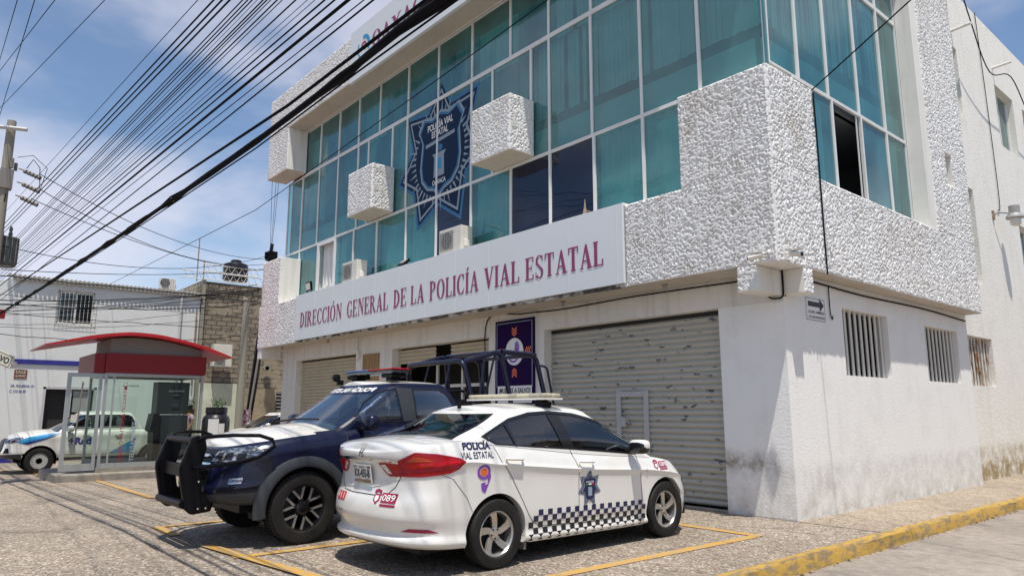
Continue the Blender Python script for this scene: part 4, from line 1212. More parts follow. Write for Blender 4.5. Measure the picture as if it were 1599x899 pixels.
#@@PART2
# ================================================================== CARS
class Shell:
    """hull of stacked plan outlines: side skin plus a crowned cap; every face keeps (region, i, j)"""
    def __init__(s, sr, sf, cr, cf, er, ef, wf, prof, zb, zt, crown, levels, nR=12, nS=150, nF=14, K=10, zfun=None):
        s.nR, s.nS, s.nF = nR, nS, nF
        s.v = []; s.f = []; s.tagf = []
        n = nR + nS + nF
        rings = []
        for t in levels:
            a0, a1 = sr(t), sf(t)
            pts = []
            for k in range(nR):
                a = k / nR * PI / 2
                ss = a0 + cr * (1 - math.cos(a) ** (2 / er)); xx = wf(a0 + cr, t) * math.sin(a) ** (2 / er)
                pts.append((xx, ss))
            for k in range(nS + 1):
                ss = a0 + cr + (a1 - cf - a0 - cr) * k / nS
                pts.append((wf(ss, t), ss))
            for k in range(nF - 1, -1, -1):
                a = k / nF * PI / 2
                ss = a1 - cf * (1 - math.cos(a) ** (2 / ef)); xx = wf(a1 - cf, t) * math.sin(a) ** (2 / ef)
                pts.append((xx, ss))
            rings.append([(x * prof(t, ss), ss, zb(ss) + (zt(ss) - zb(ss)) * t) for x, ss in pts])
        s.n = n = len(rings[0]) - 1
        idx = []
        for rg in rings:
            right = []; left = []
            for i, (x, y, z) in enumerate(rg):
                right.append(len(s.v)); s.v.append((x, y, z))
                if i in (0, n): left.append(right[-1])
                else: left.append(len(s.v)); s.v.append((-x, y, z))
            idx.append((right, left))
        for j in range(len(levels) - 1):
            for i in range(n):
                a, b = idx[j][0], idx[j + 1][0]
                s.f.append((a[i], a[i + 1], b[i + 1], b[i])); s.tagf.append(('R', i, j))
                a, b = idx[j][1], idx[j + 1][1]
                s.f.append((a[i + 1], a[i], b[i], b[i + 1])); s.tagf.append(('L', i, j))
        top = idx[-1]; rg = rings[-1]
        rows = []
        for i in range(n + 1):
            x, y, z = rg[i]
            if i in (0, n): rows.append([top[0][i]] * (2 * K + 1)); continue
            row = []
            for k in range(-K, K + 1):
                fr = k / K
                if k == K: row.append(top[0][i])
                elif k == -K: row.append(top[1][i])
                else:
                    row.append(len(s.v)); s.v.append((x * fr, y, z + crown(y, x) * (1 - fr * fr)))
            rows.append(row)
        for i in range(n):
            for k in range(2 * K):
                q = [rows[i][k], rows[i][k + 1], rows[i + 1][k + 1], rows[i + 1][k]]
                q = [q[m] for m in range(4) if q[m] != q[m - 1]]
                if len(q) > 2: s.f.append(tuple(q)); s.tagf.append(('C', i, k))
    def cen(s, f):
        p = [s.v[i] for i in f]; m = len(p)
        return (sum(q[0] for q in p) / m, sum(q[1] for q in p) / m, sum(q[2] for q in p) / m)
    def arch(s, wheels, rad, xmin):
        keep = []
        for f, tg in zip(s.f, s.tagf):
            c = s.cen(f)
            if abs(c[0]) > xmin and any((c[1] - a) ** 2 + (c[2] - b) ** 2 < rad * rad for a, b in wheels) and tg[0] != 'C': continue
            keep.append((f, tg))
        s.f = [k[0] for k in keep]; s.tagf = [k[1] for k in keep]
        cnt = {}
        for f in s.f:
            for i in range(len(f)):
                e = (f[i], f[(i + 1) % len(f)]); k = tuple(sorted(e)); cnt.setdefault(k, []).append(e)
        bd = []
        for k, es in cnt.items():
            if len(es) == 1:
                a = s.v[k[0]]; b = s.v[k[1]]
                for (wy, wz) in wheels:
                    if all(abs(p[0]) > xmin and math.hypot(p[1] - wy, p[2] - wz) < rad + .06 for p in (a, b)):
                        if not (a[2] < wz - rad * .9 and b[2] < wz - rad * .9): bd.append((es[0], (wy, wz)))
        done = {}
        for (a, b), (wy, wz) in bd:
            for i in (a, b):
                if i in done: continue
                x, y, z = s.v[i]
                d = math.hypot(y - wy, z - wz)
                if d > 1e-6:
                    s.v[i] = (x, wy + (y - wy) * rad / d, wz + (z - wz) * rad / d)
                done[i] = len(s.v); x, y, z = s.v[i]
                s.v.append((x - .10 * (1 if x > 0 else -1), y, z))
        for (a, b), _ in bd:
            s.f.append((b, a, done[a], done[b])); s.tagf.append(('A', 0, 0))
    def split(s, pred):
        """take out faces for which pred(tag, centre) holds, as a mesh builder"""
        b = MB(); mp_ = {}; kf = []; kt = []
        for f, tg in zip(s.f, s.tagf):
            if pred(tg, s.cen(f)):
                for i in f:
                    if i not in mp_: mp_[i] = len(b.v); b.v.append(s.v[i])
                b.f.append(tuple(mp_[i] for i in f))
            else: kf.append(f); kt.append(tg)
        s.f, s.tagf = kf, kt
        return b
    def mb(s):
        return s.split(lambda t, c: True)

def refine(vs, fs, ml):
    bm = bmesh.new()
    V = [bm.verts.new((v[0], v[1], 0)) for v in vs]
    for f in fs:
        try: bm.faces.new([V[i] for i in f])
        except ValueError: pass
    bmesh.ops.triangulate(bm, faces=bm.faces)
    for _ in range(7):
        es = [e for e in bm.edges if e.calc_length() > ml]
        if not es: break
        bmesh.ops.subdivide_edges(bm, edges=es, cuts=1)
        bmesh.ops.triangulate(bm, faces=[f for f in bm.faces if len(f.verts) > 3])
    bm.verts.index_update()
    o = [(v.co.x, v.co.y) for v in bm.verts], [tuple(v.index for v in f.verts) for f in bm.faces]
    bm.free()
    return o
class Sticker:
    def __init__(s, shells):
        V = []; F = []
        for sh in shells:
            n = len(V); V += [Vector(v) for v in sh.v]; F += [tuple(i + n for i in f) for f in sh.f]
        s.t = BVHTree.FromPolygons(V, F)
    def pt(s, m, a, b, off):
        o, d = m(a, b)
        h = s.t.ray_cast(Vector(o), Vector(d))
        if h[0] is None:
            h = s.t.find_nearest(Vector(o) + Vector(d) * 2.2)
        n = h[1] if h[1].dot(Vector(d)) < 0 else -h[1]
        return h[0] + n * off
    def poly(s, name, polys, m, mt, parent, off=.003, ml=.06, smooth=60):
        b = MB()
        for i, P in enumerate(polys):
            tri = tessellate_polygon([[Vector((p[0], p[1], 0)) for p in P]])
            vs, fs = refine(P, [tuple(t) for t in tri], ml)
            b.add([s.pt(m, p[0], p[1], off) for p in vs], fs)
        return b.build(name, mt, parent, smooth=smooth, recalc=False)
    def ring(s, name, outer, inner, m, mt, parent, off=.003, sub=6):
        """band between two outlines with the same number of corners"""
        b = MB(); n = len(outer)
        for i in range(n):
            for k in range(sub):
                u0, u1 = k / sub, (k + 1) / sub
                q = []
                for P, u in ((outer, u0), (outer, u1), (inner, u1), (inner, u0)):
                    A, B2 = P[i], P[(i + 1) % n]
                    q.append(s.pt(m, A[0] + (B2[0] - A[0]) * u, A[1] + (B2[1] - A[1]) * u, off))
                b.quad(*q)
        return b.build(name, mt, parent, recalc=False)
    def seam(s, name, path, m, mt, parent, w_=.007, off=.0022, closed=False):
        b = MB(); P = path + ([path[0]] if closed else [])
        for A, C in zip(P, P[1:]):
            d = Vector((C[0] - A[0], C[1] - A[1])); ln = d.length
            nrm = Vector((-d.y, d.x)) / ln * w_ / 2
            n = max(1, int(ln / .05))
            for k in range(n):
                p = Vector(A) + d * k / n; q = Vector(A) + d * (k + 1) / n
                b.quad(*[s.pt(m, v.x, v.y, off) for v in (p - nrm, q - nrm, q + nrm, p + nrm)])
        return b.build(name, mt, parent, recalc=False)
    def text(s, name, txt, a0, b0, wd, h, m, mt, parent, bold=.0, off=.004):
        vs, fs = text_mb(txt, fit=(wd, h), bold=bold)
        vs, fs = refine(vs, fs, .05)
        return MB().add([s.pt(m, a0 + p[0], b0 + p[1], off) for p in vs], fs).build(name, mt, parent, recalc=False)
sideR = lambda a, b: ((3, a, b), (-1, 0, 0))
sideL = lambda a, b: ((-3, a, b), (1, 0, 0))
rearM = lambda a, b: ((a, -4, b), (0, 1, 0))
def circ(cx, cy, r, n=24, ry=None): return [(cx + r * math.cos(2 * PI * k / n), cy + (ry or r) * math.sin(2 * PI * k / n)) for k in range(n)]

def wheel(parent, x, y, rad, wd, style, sgn, z=None):
    z = z or rad
    rr = rad * (.655 if style == 'sedan' else .635 if style == 'pick' else .60)
    t = MB()
    prof = [(rr, -.40), (rr + .012, -.47), (rad * .86, -.5), (rad * .955, -.47), (rad * .99, -.39), (rad, -.28), (rad, -.02), (rad - .006, -.015), (rad - .006, .015), (rad, .02), (rad, .28), (rad * .99, .39), (rad * .955, .47), (rad * .86, .5), (rr + .012, .47), (rr, .40)]
    t.lathe([(r, h * wd) for r, h in prof], (0, 0, 0), 'X', 56, close=True)
    if style != 'sedan':
        for k in range(56):                                   # tread blocks
            a = 2 * PI * k / 56
            for hh in (-.34, .34):
                m4 = Matrix.Translation((hh * wd, 0, 0)) if False else Matrix.Rotation(a, 4, 'X') @ Matrix.Translation((hh * wd, 0, rad + .001))
                t.obox(m4, .02, .014, .007)
    w_ = t.build('wheel', M['tyre'], parent, smooth=35)
    w_.location = (x, y, z)
    o = wd * .40 * sgn
    r = MB()
    if style == 'sedan':
        r.lathe([(rr + .004, o), (rr - .008, o + .004 * sgn), (rr - .018, o - .01 * sgn), (rr - .022, -o), (rr, -o)], (0, 0, 0), 'X', 48)
        r.f = r.f[:-2]
        def fn(a, b, d): return (o - sgn * (.012 + .03 * (1 - (a * a + b * b) / rr ** 2)) + sgn * d, a * 1.0, b)
        for k in range(5):
            A = 2 * PI * k / 5 + .3
            def pol(rad_, ang): return (rad_ * math.cos(A + ang * sgn), rad_ * math.sin(A + ang * sgn))
            P = [pol(.035, -.9), pol(.085, -.42), pol(.14, -.16), pol(rr - .012, -.02), pol(rr - .012, .44), pol(.16, .32), pol(.09, .30), pol(.035, .9)]
            r.prism(P, fn, 0, -.022)
            P = [pol(.10, -.38), pol(.15, -.12), pol(.15, -.06), pol(.09, -.28)]
        r.lathe([(.058, o - sgn * .055), (.058, o - sgn * .03), (.03, o - sgn * .022), (0.0, o - sgn * .02)], (0, 0, 0), 'X', 20)
        rm = r.build('rim', M['alloy'], w_, smooth=30)
        n = MB()
        for k in range(5):
            a = 2 * PI * k / 5 + .9
            n.lathe([(.009, o - sgn * .04), (.009, o - sgn * .02), (0, o - sgn * .018)], (0, .045 * math.cos(a), .045 * math.sin(a)), 'X', 8)
        n.build('lug_nuts', M['gloss'], w_)
    elif style == 'pick':
        r.lathe([(rr + .004, o), (rr - .01, o + .004 * sgn), (rr - .02, o - .03 * sgn), (rr - .03, -o), (rr, -o)], (0, 0, 0), 'X', 48)
        r.f = r.f[:-2]
        r.lathe([(.07, o - sgn * .05), (.07, o - sgn * .02), (.05, o - sgn * .012), (0, o - sgn * .012)], (0, 0, 0), 'X', 20)
        def fn(a, b, d): return (o - sgn * .02 + sgn * d, a, b)
        ms = MB()
        for k in range(6):
            A = 2 * PI * k / 6 + .25
            c, s_ = math.cos(A), math.sin(A)
            tr = lambda u, v: (u * c - v * s_, u * s_ + v * c)
            r.prism([tr(.05, -.03), tr(.12, -.026), tr(rr - .01, -.095), tr(rr - .01, .095), tr(.12, .026), tr(.05, .03)], fn, -.03, -.004)
            for q in (-1, 1):
                ms.prism([tr(.105, q * .004), tr(.128, q * .004), tr(rr - .016, q * .058), tr(rr - .016, q * .088), tr(.125, q * .030), tr(.095, q * .012)][::q], fn, -.003, .004)
        rm = r.build('rim', M['gloss'], w_, smooth=30)
        ms.build('rim_facing', M['alloy'], w_)
    else:
        r.lathe([(rr + .004, o), (rr - .012, o + .004 * sgn), (rr - .03, o - .03 * sgn), (rr - .04, o - sgn * .05), (.155, o - sgn * .03), (.10, o - sgn * .035), (.085, o + sgn * .0), (0, o)], (0, 0, 0), 'X', 40)
        rm = r.build('rim', M['steelrim'], w_, smooth=30)
        n = MB()
        for k in range(12):
            a = 2 * PI * k / 12
            n.lathe([(.017, o - sgn * .033), (0, o - sgn * .028)], (0, .17 * math.cos(a), .17 * math.sin(a)), 'X', 10)
        n.build('vent_hole', M['innerdark'], w_)
    d = MB().lathe([(rr - .03, -o * .2), (0, -o * .2)], (0, 0, 0), 'X', 32)
    d.build('brake_disc', M['innerdark'], w_)
    return w_

def seat(parent, x, y, z, h=.36, w_=.44):
    b = MB()
    m4 = Matrix.Translation((x, y, z + h * .3)) @ Matrix.Rotation(R(12), 4, 'X')
    b.obox(m4, w_ / 2, .06, h * .45)
    m5 = Matrix.Translation((x, y - .05, z + h * .9)) @ Matrix.Rotation(R(12), 4, 'X')
    b.obox(m5, .125, .045, .10)
    o = b.build('seat', M['seat'], parent, bevel=.04)
    return o

def ellipsoid_shell(c, rx, ry, rz, z0, z1, nn=12, nk=20):
    """soft box; only its part between z0 and z1 (in half heights) is kept flat below"""
    b = MB(); sp = lambda v, e: math.copysign(abs(v) ** e, v)
    for i in range(nn + 1):
        f = PI * i / nn
        for k in range(nk):
            a = 2 * PI * k / nk
            zz = max(z0, min(z1, sp(math.sin(f), .5) * sp(math.sin(a), .55)))
            b.v.append((c[0] + rx * sp(math.sin(f), .5) * sp(math.cos(a), .55), c[1] + ry * sp(math.cos(f), .75), c[2] + rz * zz))
    for i in range(nn):
        for k in range(nk):
            q = i * nk + k; r2 = i * nk + (k + 1) % nk
            b.f.append((q, r2, r2 + nk, q + nk))
    return b

def build_sedan(name, label, loc, rz, paint, plain=False, group=None):
    t = thing(name, label, 'car', loc, rz, group)
    zt = smooth_curve([(-1.0, 1.075), (-.85, 1.12), (-.6, 1.15), (-.35, 1.17), (0, 1.13), (.5, 1.08), (1, 1.025), (1.6, .975), (2.2, .935), (2.6, .885), (2.9, .815), (3.15, .70), (3.35, .585), (3.45, .56)])
    zb = smooth_curve([(-1, .25), (-.5, .235), (0, .21), (.5, .19), (2.2, .18), (3.0, .20), (3.45, .215)])
    wf_ = smooth_curve([(-1, .80), (-.5, .84), (0, .85), (1, .85), (2, .85), (2.6, .85), (3.0, .83), (3.45, .78)])
    pf = smooth_curve([(0, .935), (.05, .975), (.13, .958), (.3, .975), (.6, .978), (.74, .984), (.80, 1.004), (.825, .99), (.9, .965), (1, .925)])
    srf = smooth_curve([(0, -.88), (.03, -.945), (.07, -.975), (.10, -.970), (.13, -.940), (.18, -.945), (.27, -.992), (.30, -1.0), (.46, -.985), (.52, -.955), (.70, -.93), (.80, -.945), (.84, -.955), (.93, -.985), (.98, -.99), (1, -.96)])
    sff = smooth_curve([(0, 3.36), (.15, 3.44), (.5, 3.45), (.8, 3.38), (1, 3.28)])
    lv = [0, .02, .04, .055, .07, .085, .10, .115, .13, .155, .18, .21, .24, .27, .30, .35, .4, .45, .49, .53, .58, .63, .68, .73, .77, .80, .83, .86, .90, .93, .96, .985, 1]
    body = Shell(srf, sff, .52, .78, 2.9, 2.3, lambda s_, t_: wf_(s_), lambda t_, s_: pf(t_), zb, zt,
                 lambda y, x: .022 + .06 * max(0, min(1, (y - 2.0) / .8)) * max(0, min(1, (3.6 - y))) + .03 * max(0, min(1, (-y) / .6)), lv)
    WH = [(0, .315), (2.6, .315)]
    body.arch(WH, .365, .5)
    roof = smooth_curve([(-.6, 1.40), (.0, 1.43), (.35, 1.455), (.8, 1.475), (1.2, 1.47), (1.6, 1.44), (2.0, 1.39), (2.8, 1.3)])
    csr = lambda q: -.55 + .72 * q ** 1.08
    csf = lambda q: 2.74 - 1.10 * q ** .93
    cpf = smooth_curve([(0, 1), (.3, .962), (.6, .90), (.8, .852), (.9, .822), (.96, .79), (1, .74)])
    cl = [0, .05, .1, .2, .3, .4, .5, .6, .7, .8, .86, .9, .93, .96, .98, 1]
    cab = Shell(csr, csf, .24, .42, 2.8, 2.4, lambda s_, t_: .795, lambda t_, s_: cpf(t_), lambda s_: zt(s_) - .01, roof,
                lambda y, x: .055, cl, nR=12, nS=90, nF=14)
    stk = Sticker([body, cab])
    # faces under the cabin become the interior deck
    inside = lambda tg, c: tg[0] == 'C' and -.42 < c[1] < 2.35 and abs(c[0]) < .76
    deck = body.split(inside)
    deck.build('cabin_floor', M['dash'] if not plain else M['seat'], t, recalc=False)
    n = cab.n
    R0 = lambda tg, k: tg[0] in 'RL' and tg[1] < k
    F0 = lambda tg, k: tg[0] in 'RL' and tg[1] >= n - k
    rg = cab.split(lambda tg, c: R0(tg, 6) and 2 <= tg[2] <= 10)
    ws = cab.split(lambda tg, c: F0(tg, 11) and 1 <= tg[2] <= 10)
    seal = cab.split(lambda tg, c: R0(tg, 7) and 1 <= tg[2] <= 11)
    cab.split(lambda tg, c: F0(tg, 12) and 0 <= tg[2] <= 11).build('window_seal', M['gloss'], t, smooth=40)
    DLO = [(-.17, 1.205), (.0, 1.125), (.5, 1.085), (1.0, 1.05), (1.6, 1.0), (2.10, .955), (2.20, .985), (2.0, 1.13), (1.78, 1.26), (1.5, 1.36), (1.2, 1.42), (.85, 1.445), (.55, 1.43), (.25, 1.37)]
    cxx, cyy = .95, 1.2
    gl = cab.split(lambda tg, c: tg[0] in 'RL' and in_poly(c[1], c[2], [(cxx + (p[0] - cxx) * .975, cyy + (p[1] - cyy) * .93) for p in DLO]))
    bodyo = body.mb().build('body', paint, t, smooth=32)
    cab.mb().build('roof', paint, t, smooth=40)
    seal.build('window_seal', M['gloss'], t, smooth=40)
    rg.build('rear_window', M['carglass'], t, smooth=60)
    ws.build('windscreen', M['shield'], t, smooth=60)
    WIN = {'rear_quarter_window': [(-.11, 1.20), (.02, 1.14), (.255, 1.12), (.165, 1.32)],
           'rear_door_window': [(.29, 1.115), (.93, 1.068), (.80, 1.42), (.56, 1.41), (.27, 1.35), (.20, 1.31)],
           'front_door_window': [(1.10, 1.058), (2.0, .978), (2.06, 1.03), (1.74, 1.25), (1.48, 1.34), (1.2, 1.40), (.97, 1.418)]}
    for m_, nm in ((sideR, 1), (sideL, -1)):
        inner = [(cxx + (p[0] - cxx) * .955, cyy + (p[1] - cyy) * .87) for p in DLO]
        stk.ring('window_frame', DLO, inner, m_, M['gloss'], t, .003)
        stk.poly('pillar_trim', [[(.93, 1.06), (1.10, 1.05), (.97, 1.40), (.80, 1.405)]], m_, M['gloss'], t, .0035)
        stk.poly('window_divider', [[(.255, 1.10), (.29, 1.10), (.20, 1.34), (.165, 1.32)]], m_, M['gloss'], t, .0035)
        for k, P in WIN.items():
            tinted = k != 'rear_door_window'
            stk.poly(k, [P], m_, M['darkglass'] if tinted else M['carglass'], t, -.004, smooth=60)
    for (x, y) in ((-.36, .42), (.36, .42), (-.36, 1.35), (.36, 1.35)):
        seat(t, x, y, 1.02 if y < 1 else .98, .36 if y < 1 else .40)
    MB().box(-.62, .62, 2.0, 2.4, .93, 1.0).build('dashboard', M['seat'], t, bevel=.03)
    ub = MB(); ub.box(-.66, .66, -.75, 3.2, .2, .32); ub.build('underbody', M['black'], t)
    for (x, sg_) in ((.745, 1), (-.745, -1)):
        for (y, z) in WH:
            wheel(t, x, y, .315, .185, 'sedan', sg_)
    wl = MB()
    for (y, z) in WH:
        for s_ in (1, -1):
            P = [(y + .363 * math.cos(R(a)), z + .363 * math.sin(R(a))) for a in range(-15, 196, 15)]
            for p, q in zip(P, P[1:]):
                wl.quad((s_ * .75, p[0], p[1]), (s_ * .75, q[0], q[1]), (s_ * .45, q[0], q[1]), (s_ * .45, p[0], p[1]))
            wl.add([(s_ * .5, p[0], p[1]) for p in P], [tuple(range(len(P)))])
    wl.build('wheel_well', M['innerdark'], t, recalc=False)
    # side mirrors, door handles
    for s_ in (1, -1):
        mo = ellipsoid_shell((s_ * .945, 1.985, 1.045), .115, .075, .075, -1, 1).build('side_mirror', M['gloss'], t, smooth=60)
        ellipsoid_shell((s_ * .945, 1.992, 1.055), .118, .078, .074, -.25, 1).build('mirror_cap', paint, mo, smooth=60)
        MB().box(*sorted((s_ * .76, s_ * .87)), 1.96, 2.03, .975, 1.01).build('mirror_arm', M['gloss'], mo, bevel=.012)
        for (y, z) in ((.20, .985), (1.22, .915)):
            b = MB(); b.tube([(s_ * .842, y - .11, z + .008), (s_ * .872, y - .08, z + .006), (s_ * .874, y + .08, z - .004), (s_ * .845, y + .11, z - .008)], .014, 8)
            b.build('door_handle', paint, t, smooth=60)
    seamm = mat('panel_gap', (0.05, 0.048, 0.045), rough=.8)
    M['seam'] = seamm
    for m_ in (sideR, sideL):
        stk.seam('rear_door_gap', [(-.03, 1.11), (.04, .97), (.16, .84), (.30, .62), (.40, .45), (.46, .38), (.55, .335), (1.08, .31)], m_, seamm, t)
        stk.seam('door_gap', [(1.02, 1.045), (1.08, .92), (1.11, .80), (1.11, .45), (1.08, .31)], m_, seamm, t)
        stk.seam('front_door_gap', [(2.10, .945), (2.13, .80), (2.155, .45), (2.10, .30), (1.1, .30)], m_, seamm, t)
        stk.seam('bumper_gap', [(-.68, .90), (-.52, .84), (-.36, .66), (-.30, .54)], m_, seamm, t, .005)
    # corner-wrapping rear map: q runs from the centre line along the rear face, round the corner and on along the side
    def wrap(sg_):
        def f(q, z):
            if q < .42: return ((sg_ * q, -3, z), (0, 1, 0))
            if q < .95:
                a = (q - .42) / .53 * PI / 2
                d = Vector((sg_ * math.sin(a), -math.cos(a), 0))
                return (tuple(Vector((sg_ * .42, -.50, z)) + d * 2), tuple(-d))
            return ((sg_ * 3, -.50 + (q - .95), z), (-sg_, 0, 0))
        return f
    for sg_ in (1, -1):
        m_ = wrap(sg_)
        T = [(.27, .975), (.50, 1.0), (.56, 1.03), (.64, 1.075), (.80, 1.06), (1.0, .985 + .03), (1.05, .985), (.98, .93), (.90, .895), (.70, .87), (.40, .865), (.35, .89)]
        tl = stk.poly('tail_light', [T], m_, M['redlens'], t, .008, .04)
        stk.poly('indicator_lens', [[(.57, .995), (.63, 1.045), (.70, 1.035), (.77, 1.0)]], m_, mat('dim_amber_lens', (.42, .035, .006), rough=.2, coat=.6), tl, .0105, .04)
        stk.poly('reverse_lens', [[(.285, .962), (.36, .968), (.43, .885), (.375, .885)]], m_, M['clearl'], tl, .0105, .04)
        stk.seam('lens_edge', T, m_, M['maroonp'], tl, .008, .010, closed=True)
        stk.seam('lens_divider', [(.50, .868), (.53, .93), (.60, 1.05)], m_, M['maroonp'], tl, .008, .011)
        stk.seam('lens_divider', [(.42, .905), (.60, .915), (.98, .955)], m_, M['maroonp'], tl, .012, .010)
        stk.poly('rear_reflector', [[(.52, .395), (.60, .425), (.74, .42), (.83, .385)]], m_, M['maroonp'], t, .004)
        # headlights at the front corners
        fm = lambda q, z, sg_=sg_: (tuple(Vector((sg_ * .40, 2.75, z)) + Vector((sg_ * math.sin(q), math.cos(q), 0)) * 2), tuple(-Vector((sg_ * math.sin(q), math.cos(q), 0))))
        stk.poly('headlight', [[(.15, .60), (.8, .70), (1.15, .745), (1.0, .66), (.6, .575), (.2, .53)]], fm, M['headl'], t, .006, .05)
    stk.poly('front_grille', [[(-.5, .33), (.5, .33), (.55, .58), (-.55, .58)]], lambda a, b: ((a, 6, b), (0, -1, 0)), M['black'], t, .004)
    if plain: return t
    # rear fascia: chrome bar, badge, plate, boot gap
    MBc = MB()
    for i in range(16):
        a0 = -.52 + 1.04 * i / 16; a1 = -.52 + 1.04 * (i + 1) / 16
        zz = lambda a: .990 + .02 * (1 - (a / .52) ** 2)
        MBc.quad(*[stk.pt(rearM, a, b, .010) for a, b in ((a0, zz(a0) - .014), (a1, zz(a1) - .014), (a1, zz(a1) + .014), (a0, zz(a0) + .014))])
    MBc.build('chrome_strip', M['chrome'], t, recalc=False)
    hb_ = stk.poly('rear_badge', [[(-.030, 1.025), (-.018, 1.025), (-.014, 1.095), (-.026, 1.095)], [(.030, 1.025), (.018, 1.025), (.014, 1.095), (.026, 1.095)], [(-.018, 1.050), (.018, 1.050), (.018, 1.062), (-.018, 1.062)]], rearM, M['gloss'], t, .010)
    stk.seam('badge_rim', [(-.036, 1.018), (-.030, 1.102), (.030, 1.102), (.036, 1.018)], rearM, M['chrome'], hb_, .006, .010, closed=True)
    stk.text('boot_lettering', 'CITY', -.52, 1.06, .10, .03, rearM, M['trim'], t)
    stk.seam('boot_gap', [(-.70, 1.075), (-.63, 1.02), (-.52, .86), (-.47, .77), (-.38, .70), (-.2, .685), (.2, .685), (.38, .70), (.47, .77), (.52, .86), (.63, 1.02), (.70, 1.075)], rearM, seamm, t, .008)
    stk.seam('bumper_crease', [(-.72, .52), (-.3, .50), (.3, .50), (.72, .52)], rearM, M['trim'], t, .003) if False else None
    pl = MB(); m4 = Matrix.Translation((0, -.965, .865)) @ Matrix.Rotation(R(8), 4, 'X')
    pl.obox(m4, .155, .006, .085)
    po = pl.build('number_plate', M['plate'], t, bevel=.004)
    fnp = lambda a, b, d=.009: tuple(m4 @ Vector((a, -d, b)))
    flat_text('plate_number', 'KX-455-B', lambda a, b: fnp(-.135 + a, -.032 + b), M['navy2'], po, (.27, .075), .03)
    flat_text('plate_caption', 'OAXACA', lambda a, b: fnp(-.05 + a, .053 + b), M['navy2'], po, (.10, .016), .01)
    b = MB()
    for (a0, a1, b0, b1) in ((-.15, -.10, .05, .075), (.10, .15, .05, .075)):
        b.add([fnp(a0, b0), fnp(a1, b0), fnp(a1, b1), fnp(a0, b1)], [(0, 1, 2, 3)])
    b.add([fnp(-.15, -.078), fnp(.15, -.078), fnp(.15, -.052), fnp(.09, -.045), fnp(.02, -.056), fnp(-.06, -.046), fnp(-.15, -.058)], [tuple(range(7))])
    b.build('plate_print', M['rust'], po, recalc=False)
    # lettering and stickers of the force
    stk.text('side_lettering', 'POLICÍA', -.52, 1.075 - .0, .37, .085, sideR, M['navy2'], t, .045) if False else None
    cabR = wrap(1)
    def slant(a, b): return sideR(a, b - .06 * (a + .5) * 0)
    stk.text('side_lettering', 'POLICÍA', -.405, 1.088, .33, .085, sideR, M['navy2'], t, .045)
    stk.text('side_lettering', 'VIAL ESTATAL', -.44, 1.008, .385, .062, sideR, M['navy2'], t, .012)
    cx9, cz9 = -.175, .885
    stk.ring('nine_ring', circ(cx9, cz9, .078, 24, .07), circ(cx9, cz9, .05, 24, .045), sideR, M['purple2'], t, .004, 1)
    stk.poly('nine_tail', [[(cx9 + .078, cz9 - .01), (cx9 + .085, cz9 - .05), (cx9 + .02, cz9 - .19), (cx9 - .02, cz9 - .17), (cx9 + .025, cz9 - .09), (cx9 - .03, cz9 - .10), (cx9 - .03, cz9 - .125), (cx9 + .045, cz9 - .11), (cx9 + .05, cz9 - .04)]], sideR, M['purple2'], t, .004)
    stk.poly('nine_centre', [circ(cx9, cz9, .042, 20, .038)], sideR, M['orange'], t, .0045)
    for (mm, a0, b0, k) in ((rearM, .19, .60, 1.0), (sideR, 2.37, .765, .82)):
        stk.poly('sticker_089', [[(a0 + .14 * k, b0 + .03 * k), (a0 + .33 * k, b0 + .03 * k), (a0 + .33 * k, b0 + .115 * k), (a0 + .14 * k, b0 + .115 * k)]], mm, M['maroonp'], t, .004)
        stk.text('sticker_number', '089', a0 + .155 * k, b0 + .045 * k, .16 * k, .055 * k, mm, M['whitep'], t, .008, .009)
        stk.poly('sticker_caption', [[(a0 + .14 * k, b0), (a0 + .33 * k, b0), (a0 + .33 * k, b0 + .02 * k), (a0 + .14 * k, b0 + .02 * k)]], mm, M['maroonp'], t, .004)
        S_ = [(a0 + .03 * k, b0 + .10 * k), (a0 + .02 * k, b0 + .05 * k), (a0 + .07 * k, b0 + .01 * k), (a0 + .12 * k, b0 + .05 * k), (a0 + .11 * k, b0 + .10 * k)]
        stk.poly('sticker_shield', [S_], mm, M['maroonp'], t, .004)
        stk.poly('sticker_shield_inner', [[(a0 + .07 * k + (p[0] - a0 - .07 * k) * .6, b0 + .06 * k + (p[1] - b0 - .06 * k) * .6) for p in S_]], mm, M['whitep'], t, .006)
        stk.poly('sticker_handset', [[(a0 + .015 * k, b0 + .105 * k), (a0 + .02 * k, b0 + .13 * k), (a0 + .07 * k, b0 + .145 * k), (a0 + .12 * k, b0 + .13 * k), (a0 + .125 * k, b0 + .105 * k), (a0 + .10 * k, b0 + .105 * k), (a0 + .07 * k, b0 + .12 * k), (a0 + .04 * k, b0 + .105 * k)]], mm, M['maroonp'], t, .004)
    for k in range(3):
        a0 = -.49 + k * .064
        stk.poly('sticker_911', [[(a0, .60), (a0 + .06, .60), (a0 + .06, .675), (a0, .675)]], rearM, M['red'], t, .004)
        stk.text('sticker_digit', '911'[k], a0 + .018, .612, .026 if k == 0 else .014, .052, rearM, M['whitep'], t, .02, .006)
        stk.poly('sticker_dot', [circ(a0 + .03, .51, .012, 8)], rearM, M['maroonp'] if k != 1 else M['trim'], t, .004)
    # door star
    cx7, cz7 = 1.27, .655
    pts7 = [(0, .205), (.045, .10), (.145, .115), (.115, .02), (.175, -.055), (.08, -.075), (.085, -.20), (0, -.125), (-.085, -.20), (-.08, -.075), (-.175, -.055), (-.115, .02), (-.145, .115), (-.045, .10)]
    for k, mt_, of in ((1.0, 'navy2', .004), (.93, 'pale', .0055), (.84, 'navy2', .007), (.74, 'pale', .0085), (.66, 'navy2', .010)):
        stk.poly('door_star', [[(cx7 + p[0] * k, cz7 + p[1] * k) for p in pts7]], sideR, M[mt_], t, of)
